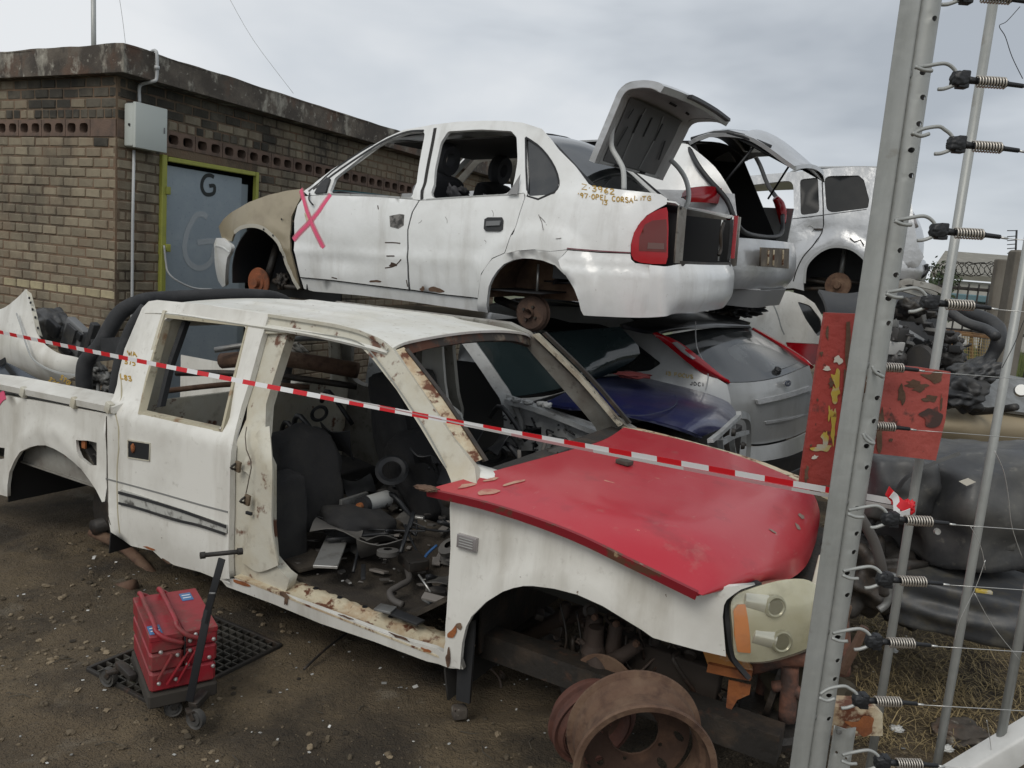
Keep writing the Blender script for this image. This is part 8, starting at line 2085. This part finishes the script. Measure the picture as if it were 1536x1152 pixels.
for x, y in ((44, 447), (46, 454), (49, 464), (53, 476), (57, 492)): MB().lathe([(0, .003), (.008, .003), (.008, -.002)], bq(x, y, .455), pk.l, 8).build(lw_, 'bolt_hole', blackk)
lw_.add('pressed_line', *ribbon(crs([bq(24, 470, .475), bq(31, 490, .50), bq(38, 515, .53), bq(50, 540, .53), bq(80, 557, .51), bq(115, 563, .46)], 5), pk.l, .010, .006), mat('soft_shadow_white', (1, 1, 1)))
# grey door trim panel with markings
gp = Thing('grey_trim_panel', 'slate grey panel with yellow marker writing lying in the load bed', 'trim panel', loc=pk.P(-.6, .5, .8))
g = patch_geo([[bq(-60, 520, .56), bq(10, 545, .56), bq(60, 570, .56), bq(110, 578, .56)], [bq(-60, 600, .60), bq(10, 600, .60), bq(60, 600, .60), bq(118, 598, .60)]], 4, 4, .02, pk.l)
gp_ = gp.add('panel', g[0], g[1], navy)
for a, b in (((-5, 548), (8, 540)), ((8, 548), (24, 568))): gp.add('slot', *ribbon([bq(*a, .585), bq(*b, .585)], pk.l, .035, .004), blackk)
for tx, o, ux, uy in (('2Z6', (72, 571), (5, 3.2), (3, -5.5)), ('5TOL', (89, 568), (4.6, 3.4), (3, -5.5))):
    lettering(tx, o, ux, uy, lambda x, y: bp(x, y, 1, .602), pk.l, .007).build(gp, 'yard_marking', ochre, gp_, kind='stuff')
# dashboard pieces
da = Thing('dashboard_moulding', 'grey and black dashboard moulding standing behind the loose white wing', 'dashboard', loc=pk.P(-.3, .1, .9))
MB().blob(bq(79, 489, .15), (.13, .10, .095), pk.rot @ rotm('Y', 22), .22, 2.5, 4, 2, .6).build(da, 'instrument_hood', dusty_black)
MB().blob(bq(79, 492, .27), (.07, .02, .05), pk.rot @ rotm('Y', 22), .1, 2.5, 3, 2, .6).build(da, 'instrument_recess', blackk)
M5 = pk.rot @ rotm('Y', 24)
MB().box(bq(112, 512, .18), (.20, .06, .26), M5).build(da, 'centre_stack', trimgrey)
MB().box(bq(106, 500, .225), (.10, .02, .10), M5).build(da, 'radio_pocket', dusty_black)
MB().box(bq(119, 505, .225), (.045, .02, .05), M5).build(da, 'switch_panel', blackk)
MB().box(bq(98, 525, .235), (.13, .02, .045), M5).build(da, 'lower_slot', blackk)
MB().box(bq(136, 512, .20), (.045, .05, .26), M5).build(da, 'side_trim', black_plastic)
mb = MB(); rr = random.Random(30)
for k in range(5): mb.box(bq(60 + rr.uniform(-2, 3), 478 + k * 7, .2), (.03, .03, .02), pk.rot @ rotm('Y', rr.uniform(0, 90)))
mb.build(da, 'broken_clip', blackk)
# mechanical odds between the bars
mb = MB()
for k in range(22):
    x, y = rr.uniform(135, 172), rr.uniform(545, 595)
    if k % 3: mb.tube([bq(x + rr.uniform(-12, 12), y + rr.uniform(-10, 10), rr.uniform(.1, .4)) for _ in range(3)], rr.uniform(.006, .016), 7, 3)
    else: mb.blob(bq(x, y, .3), (.04, .03, .03), None, .6, 4, 2, k)
mb.single('bed_scrap', None, None, mat('mixed_bed_scrap', (.12, .12, .115), .6, .3, isl=.6), kind='stuff')
# long parts seen through the rear door window, lying across the bed
mb = MB()
MB().tube([pk.P(.05, -.2, 1.12), pk.P(.45, -.3, 1.18), pk.P(.9, -.5, 1.15)], .05, 12, 4).single('propshaft_tube', 'dark thick tube seen through the pickup rear window', 'tube', rust)
for k, (a, b, r, m_) in enumerate((((.0, .1, 1.06), (.9, -.5, 1.05), .02, dark_metal), ((.1, -.1, 1.2), (.85, -.6, 1.34), .018, grey_metal), ((.2, .3, 1.0), (.8, -.2, 1.06), .016, rust))):
    MB().tube([pk.P(*a), pk.P((a[0] + b[0]) / 2, (a[1] + b[1]) / 2, (a[2] + b[2]) / 2 + .03), pk.P(*b)], r, 8, 4).single('scrap_bar', ('long dark bar', 'pale grey bar', 'thin rusty bar')[k] + ' among the scrap seen through the rear window', 'bar', m_)
MB().blob(pk.P(.3, -.45, 1.28), (.20, .05, .06), pk.rot @ rotm('Y', 20), .5, 3, 4, 3).single('scrap_sheet', 'crumpled pale panel piece behind the pickup rear window', 'panel', inner)

# ================================================================ RIGHT: TANKS, ENGINE HEAP, STRAW
def ry(px, py, Y): return at_y(px, py, Y)
def tank(name, label, c, size, rot, seed, m=dusty_black, extra=()):
    t = Thing(name, label, 'fuel tank', loc=Vector(c) - Vector((0, 0, size[2])))
    MB().blob(c, size, rot, .16, 1.8, 4, seed, .62).build(t, 'shell', m)
    for e_ in extra: e_(t)
    return t
ft = tank('plastic_fuel_tank', 'large dusty black plastic fuel tank behind the square red plate', ry(1462, 750, 3.35), (.34, .28, .235), rotm('Z', 20, 'Y', -8), 4)
MB().blob(ry(1330, 722, 3.3), (.16, .22, .16), None, .15, 2, 4, 6, .4).single('tank_end', 'rounded end of a second dusty tank close to the galvanised post', 'fuel tank', dusty_black)
lt_ = on_plane(1450, 722, ry(1450, 722, 3.03), Vector((0, 1, 0)))
ft.add('white_sticker', [ry(1438, 722, 3.02), ry(1452, 717, 3.02), ry(1464, 723, 3.02), ry(1450, 729, 3.02)], [(0, 1, 2, 3)], wflake)
ft.add('moulded_rib', *ribbon(crs([ry(1345, 738, 3.05), ry(1362, 715, 3.03), ry(1400, 695, 3.02), ry(1440, 680, 3.05)], 4), Vector((0, -1, .4)), .014, .012), dusty_black)
MB().lathe([(0, .01), (.012, .01), (.014, 0)], ry(1405, 797, 3.02), (0, -1, .1), 8).build(ft, 'drain_plug', bright_metal)
MB().box(ry(1505, 815, 3.1), (.08, .05, .05), rotm('Z', 10)).build(ft, 'mounting_lug', dusty_black)
tank('lower_fuel_tank', 'grimy black tank lying on the straw below the large tank', ry(1455, 900, 3.15), (.32, .24, .115), rotm('Z', -24), 9, mat('grimy_tank', (.04, .042, .045), .5, layers=[((.16, .15, .12), 4, .50, .68, .8), ((.08, .07, .05), 20, .5, .7, .6)], bump=[(12, .4)]))
MB().box(ry(1475, 887, 2.9), (.06, .02, .012), rotm('Z', -10)).single('yellow_scrap', 'small yellow plastic scrap on the grimy lower tank', 'scrap', yellow)
tb2 = MB().geo(patch_geo([[ry(1405, 605, 4.6), ry(1450, 600, 4.7), ry(1500, 594, 4.8), ry(1580, 590, 4.9)], [ry(1405, 622, 4.45), ry(1450, 620, 4.5), ry(1500, 618, 4.6), ry(1580, 622, 4.7)], [ry(1400, 640, 4.4), ry(1450, 642, 4.4), ry(1500, 644, 4.5), ry(1580, 648, 4.6)], [ry(1395, 670, 4.5), ry(1450, 674, 4.5), ry(1500, 680, 4.6), ry(1580, 688, 4.7)]], 5, 5, .03, (0, -1, 0)))
tb2.single('brown_bumper_shell', 'dirty brown plastic bumper shell lying behind the black fuel tank', 'bumper', tanplastic)
MB().geo(patch_geo([[ry(1405, 672, 4.2), ry(1470, 680, 4.2), ry(1580, 690, 4.3)], [ry(1405, 690, 4.1), ry(1470, 700, 4.1), ry(1580, 716, 4.2)]], 4, 4, .03, (0, -1, 0))).single('dark_under_panel', 'dark panel lying under the brown bumper shell', 'panel', dark_metal)
MB().geo(patch_geo([[ry(1400, 842, 3.4), ry(1470, 856, 3.4), ry(1580, 880, 3.4)], [ry(1405, 862, 3.5), ry(1470, 872, 3.5), ry(1580, 896, 3.5)]], 4, 4, .03, (0, -1, 0))).single('rusty_panel_strip', 'long rusty red panel strip under the large fuel tank', 'panel', mat('red_brown_strip', (.12, .035, .025), .8))
# engine heap: countable larger lumps as things, the rest one mass
MB().tube([ry(1432, 463, 4.9), ry(1452, 470, 4.8), ry(1478, 480, 4.7), ry(1495, 492, 4.6), ry(1498, 510, 4.5), ry(1490, 530, 4.5), ry(1478, 548, 4.5)], [.03, .04, .045, .045, .04, .035, .035], 12, 5).single('intake_pipe', 'black curved intake pipe arching over the engine heap', 'pipe', black_plastic)
MB().tube([ry(1425, 468, 4.7), ry(1450, 484, 4.6), ry(1480, 494, 4.5), ry(1494, 505, 4.4)], .028, 10, 5).single('lower_intake_pipe', 'lower black plastic pipe beneath the curved intake pipe', 'pipe', dusty_black)
MB().blob(ry(1462, 560, 4.5), (.13, .10, .07), rotm('Y', -25), .35, 3, 4, 3, .4).single('engine_cover', 'ribbed grey engine cover below the curved intake pipe', 'engine cover', dusty_black)
MB().blob(ry(1440, 590, 4.4), (.14, .10, .09), rotm('Y', 10), .4, 3, 4, 8, .3).single('engine_block', 'dark engine block lying under the engine cover', 'engine', black_plastic)
MB().geo(patch_geo([[ry(1500, 560, 4.9), ry(1580, 575, 4.9)], [ry(1440, 605, 4.5), ry(1580, 625, 4.6)]], 3, 3, .02)).single('grey_slanted_sheet', 'flat grey sheet slanting behind the middle gate bar', 'sheet', grey_metal)
MB().lathe([(0, .03), (.03, .03), (.035, 0), (.03, -.03)], ry(1531, 586, 4.3), (-.5, -1, .3), 16).single('white_pulley', 'small white pulley at the right edge above the bumper shell', 'pulley', bright_metal)
rr = random.Random(77)
heap = MB(); heap2 = MB()
for k in range(110):
    px, py = rr.uniform(1330, 1440), rr.uniform(455, 600)
    p = ry(px, py, rr.uniform(4.9, 5.8)); s_ = rr.uniform(.02, .10)
    hb = heap2 if k % 6 == 0 else heap
    c = k % 3
    R_ = rotm('X', rr.uniform(0, 180), 'Z', rr.uniform(0, 180))
    if c == 0: hb.box(p, (s_ * 1.6, s_, s_ * .5), R_)
    elif c == 1: hb.blob(p, (s_, s_ * .8, s_ * .7), R_, .6, 3, 2, k)
    else: hb.tube([p, p + R_ @ Vector((s_, s_, 0)), p + R_ @ Vector((s_ * 2.4, s_ * .4, s_ * .4))], s_ * .12, 6, 3)
for k in range(520):      # heap body down to the ground
    x, y = rr.uniform(2.1, 4.3), rr.uniform(4.6, 7.2)
    if x / y < .47: continue
    z = rr.uniform(.05, 1.45 - .15 * abs(y - 5.6)) * (1 if x / y < .55 else .62); s_ = rr.uniform(.03, .11)
    R_ = rotm('X', rr.uniform(0, 180), 'Z', rr.uniform(0, 180)); p = Vector((x, y, z)); c = k % 6
    if c < 2: heap.box(p, (s_ * rr.uniform(1, 3), s_ * 1.3, s_ * rr.uniform(.3, 1)), R_)
    elif c == 2: heap.lathe([(0, s_ * .5), (s_ * .4, s_ * .5), (s_ * .45, s_ * .2), (s_, s_ * .2), (s_ * 1.05, 0), (s_ * .9, -s_ * .2), (0, -s_ * .2)], p, R_ @ Vector((0, 0, 1)), 16)
    elif c == 3: heap.tube([p, p + R_ @ Vector((s_ * 2, s_, 0)), p + R_ @ Vector((s_ * 3, s_ * 3, s_)), p + R_ @ Vector((s_ * 3, s_ * 5, s_ * 2))], s_ * .22, 8, 4)
    elif c == 4: heap.geo(patch_geo([[p + R_ @ Vector((s_ * 2 * a, s_ * 1.4 * b, s_ * .5 * math.sin(a * 2.3 + b * 1.7))) for b in (-1, 0, 1)] for a in (-1, 0, 1)], 3, 3, .008))
    else: heap.blob(p, (s_, s_ * .8, s_ * .7), R_, .5, 3, 2, k, .5)
heap.single('engine_heap', None, None, mat('dark_engine_parts', (.050, .048, .047), .5, .25, isl=.85, layers=[((.10, .09, .075), 9, .5, .7, .7)]), kind='stuff')
heap2.single('pale_scrap_bits', None, None, mat('pale_scrap', (.30, .30, .29), .6, isl=.6), kind='stuff')
# crushed dark car body between ground and the off-roader
cr = Thing('crushed_car', 'crushed black car shell with torn white liner beneath the silver off roader', 'car', loc=(3.2, 8.2, 0))
cr.add('shell', *patch_geo([[ry(1228, 434, 8.2), ry(1270, 440, 8.2), ry(1330, 432, 8.2), ry(1400, 440, 8.2)], [ry(1240, 462, 7.6), ry(1275, 468, 7.6), ry(1340, 470, 7.5), ry(1415, 468, 7.6)], [ry(1242, 520, 7.5), ry(1280, 540, 7.5), ry(1350, 530, 7.4), ry(1420, 520, 7.5)], [ry(1242, 640, 7.6), ry(1280, 640, 7.6), ry(1350, 640, 7.4), ry(1420, 620, 7.5)]], 5, 5, .03, (0, -1, 0)), black_plastic)
for k, pts in enumerate(([(1345, 428), (1365, 422), (1388, 432), (1405, 444)], [(1352, 432), (1378, 440), (1396, 452)], [(1370, 424), (1398, 430), (1416, 438)])):
    cr.add('torn_liner', *ribbon(crs([ry(x, y, 7.3 - .05 * k) for x, y in pts], 4), Vector((.1, -1, .5)), .06, .01), inner)
cr.add('torn_liner', *ribbon(crs([ry(1366, 470, 7.0), ry(1380, 462, 7.0), ry(1392, 468, 7.0)], 4), Vector((.1, -1, .5)), .05, .01), white)
cr.add('plastic_arch', *ribbon(crs([ry(1330, 484, 6.6), ry(1352, 490, 6.5), ry(1372, 502, 6.4), ry(1388, 512, 6.4)], 4), Vector((0, -1, .6)), .03, .01), trimgrey)
MB().box(ry(1362, 527, 6.0), (.20, .12, .02), rotm('Y', 12)).single('pale_sheet_piece', 'flat pale sheet piece lying on the engine heap', 'sheet', plaster)
# rusty A-frame and hoses behind the post foot
MB().bar(ry(1268, 905, 1.9), ry(1225, 1060, 1.9), .03, .025, up=(0, 1, 0)).single('rusty_angle_iron', 'rusty angle iron leaning behind the galvanised post', 'angle iron', rust)
MB().bar(ry(1298, 940, 2.1), ry(1262, 1010, 2.1), .02, .02, up=(0, 1, 0)).single('thin_rusty_bar', 'thin rusty bar leaning beside the angle iron', 'bar', rust)
MB().tube([ry(1290, 775, 2.6), ry(1310, 810, 2.6), ry(1322, 850, 2.6), ry(1326, 890, 2.65)], .018, 10, 5).single('black_hose', 'thick black hose hanging between the post and the fuel tank', 'hose', hose)
MB().tube([ry(1340, 860, 2.9), ry(1334, 885, 2.9), ry(1330, 905, 2.9), ry(1318, 915, 2.9)], .014, 10, 5).single('suspension_link', 'small grey linkage hanging right of the ninth tensioner', 'linkage', grey_metal)
for k, (x, y, Y, s_, sd) in enumerate(((1296, 860, 3.3, .2, 1), (1360, 880, 3.7, .2, 2), (1330, 800, 3.8, .25, 3), (1268, 830, 3.9, .16, 5))):
    MB().blob(ry(x, y, Y), (s_, s_ * .8, s_ * .7), rotm('Z', 40 * k), .5, 3, 4, sd, .2).single('dark_scrap_lump', ('dark scrap lump just right of the pickup nose', 'dark scrap lump left of the lower black tank', 'dark scrap lump below the rounded tank end', 'dark scrap lump behind the pickup nose')[k], 'scrap', dark_metal)
# straw and weeds on the ground right
V = []; F = []
rr = random.Random(9)
for k in range(5200):
    px, py = rr.uniform(1285, 1545), rr.uniform(925, 1120)
    if rr.random() > .55 + .5 * noise.noise(Vector((px * .015, py * .015, 0))) : continue
    p = at_z(px, py, .0); 
    if p.x < 1.2: continue
    z = gh(p.x, p.y) + rr.uniform(0, .05); a = rr.uniform(0, 6.3); l = rr.uniform(.03, .13); w = rr.uniform(.0008, .0018); e_ = rr.uniform(-.2, .6)
    d = Vector((math.cos(a), math.sin(a), e_)).normalized(); n = Vector((-d.y, d.x, 0)).normalized() * w
    q = Vector((p.x, p.y, z)); m_ = q + d * l * .5 + Vector((0, 0, rr.uniform(-.01, .02))); e2 = q + d * l + Vector((0, 0, rr.uniform(-.03, .01)))
    i = len(V); V += [q - n, q + n, m_ - n, m_ + n, e2 - n * .5, e2 + n * .5]; F += [(i, i + 1, i + 3, i + 2), (i + 2, i + 3, i + 5, i + 4)]
single('dry_straw', None, None, V, F, straw, kind='stuff', smooth=False)
for x, y, s_, m_, nm, lb in ((1345, 1093, .05, chip, 'paper_scrap', 'crumpled white paper scrap on the soil left of the middle gate bar'), (1419, 1122, .05, chip, 'white_scrap', 'small white scrap beside the foot of the middle gate bar'), (1338, 975, .05, chip, 'white_plastic_bit', 'white plastic bit behind the tenth tensioner')):
    MB().blob(at_z(x, y, .01), (s_ * .5, s_ * .4, .01), None, .7, 4, 3, 2).single(nm, lb, 'scrap', m_)
MB().blob(at_z(1440, 1098, .01), (.10, .07, .03), rotm('Z', 10), .3, 3, 3, 5, .6).single('flat_stone', 'dark flat stone in the straw between the gate bars', 'stone', concrete)
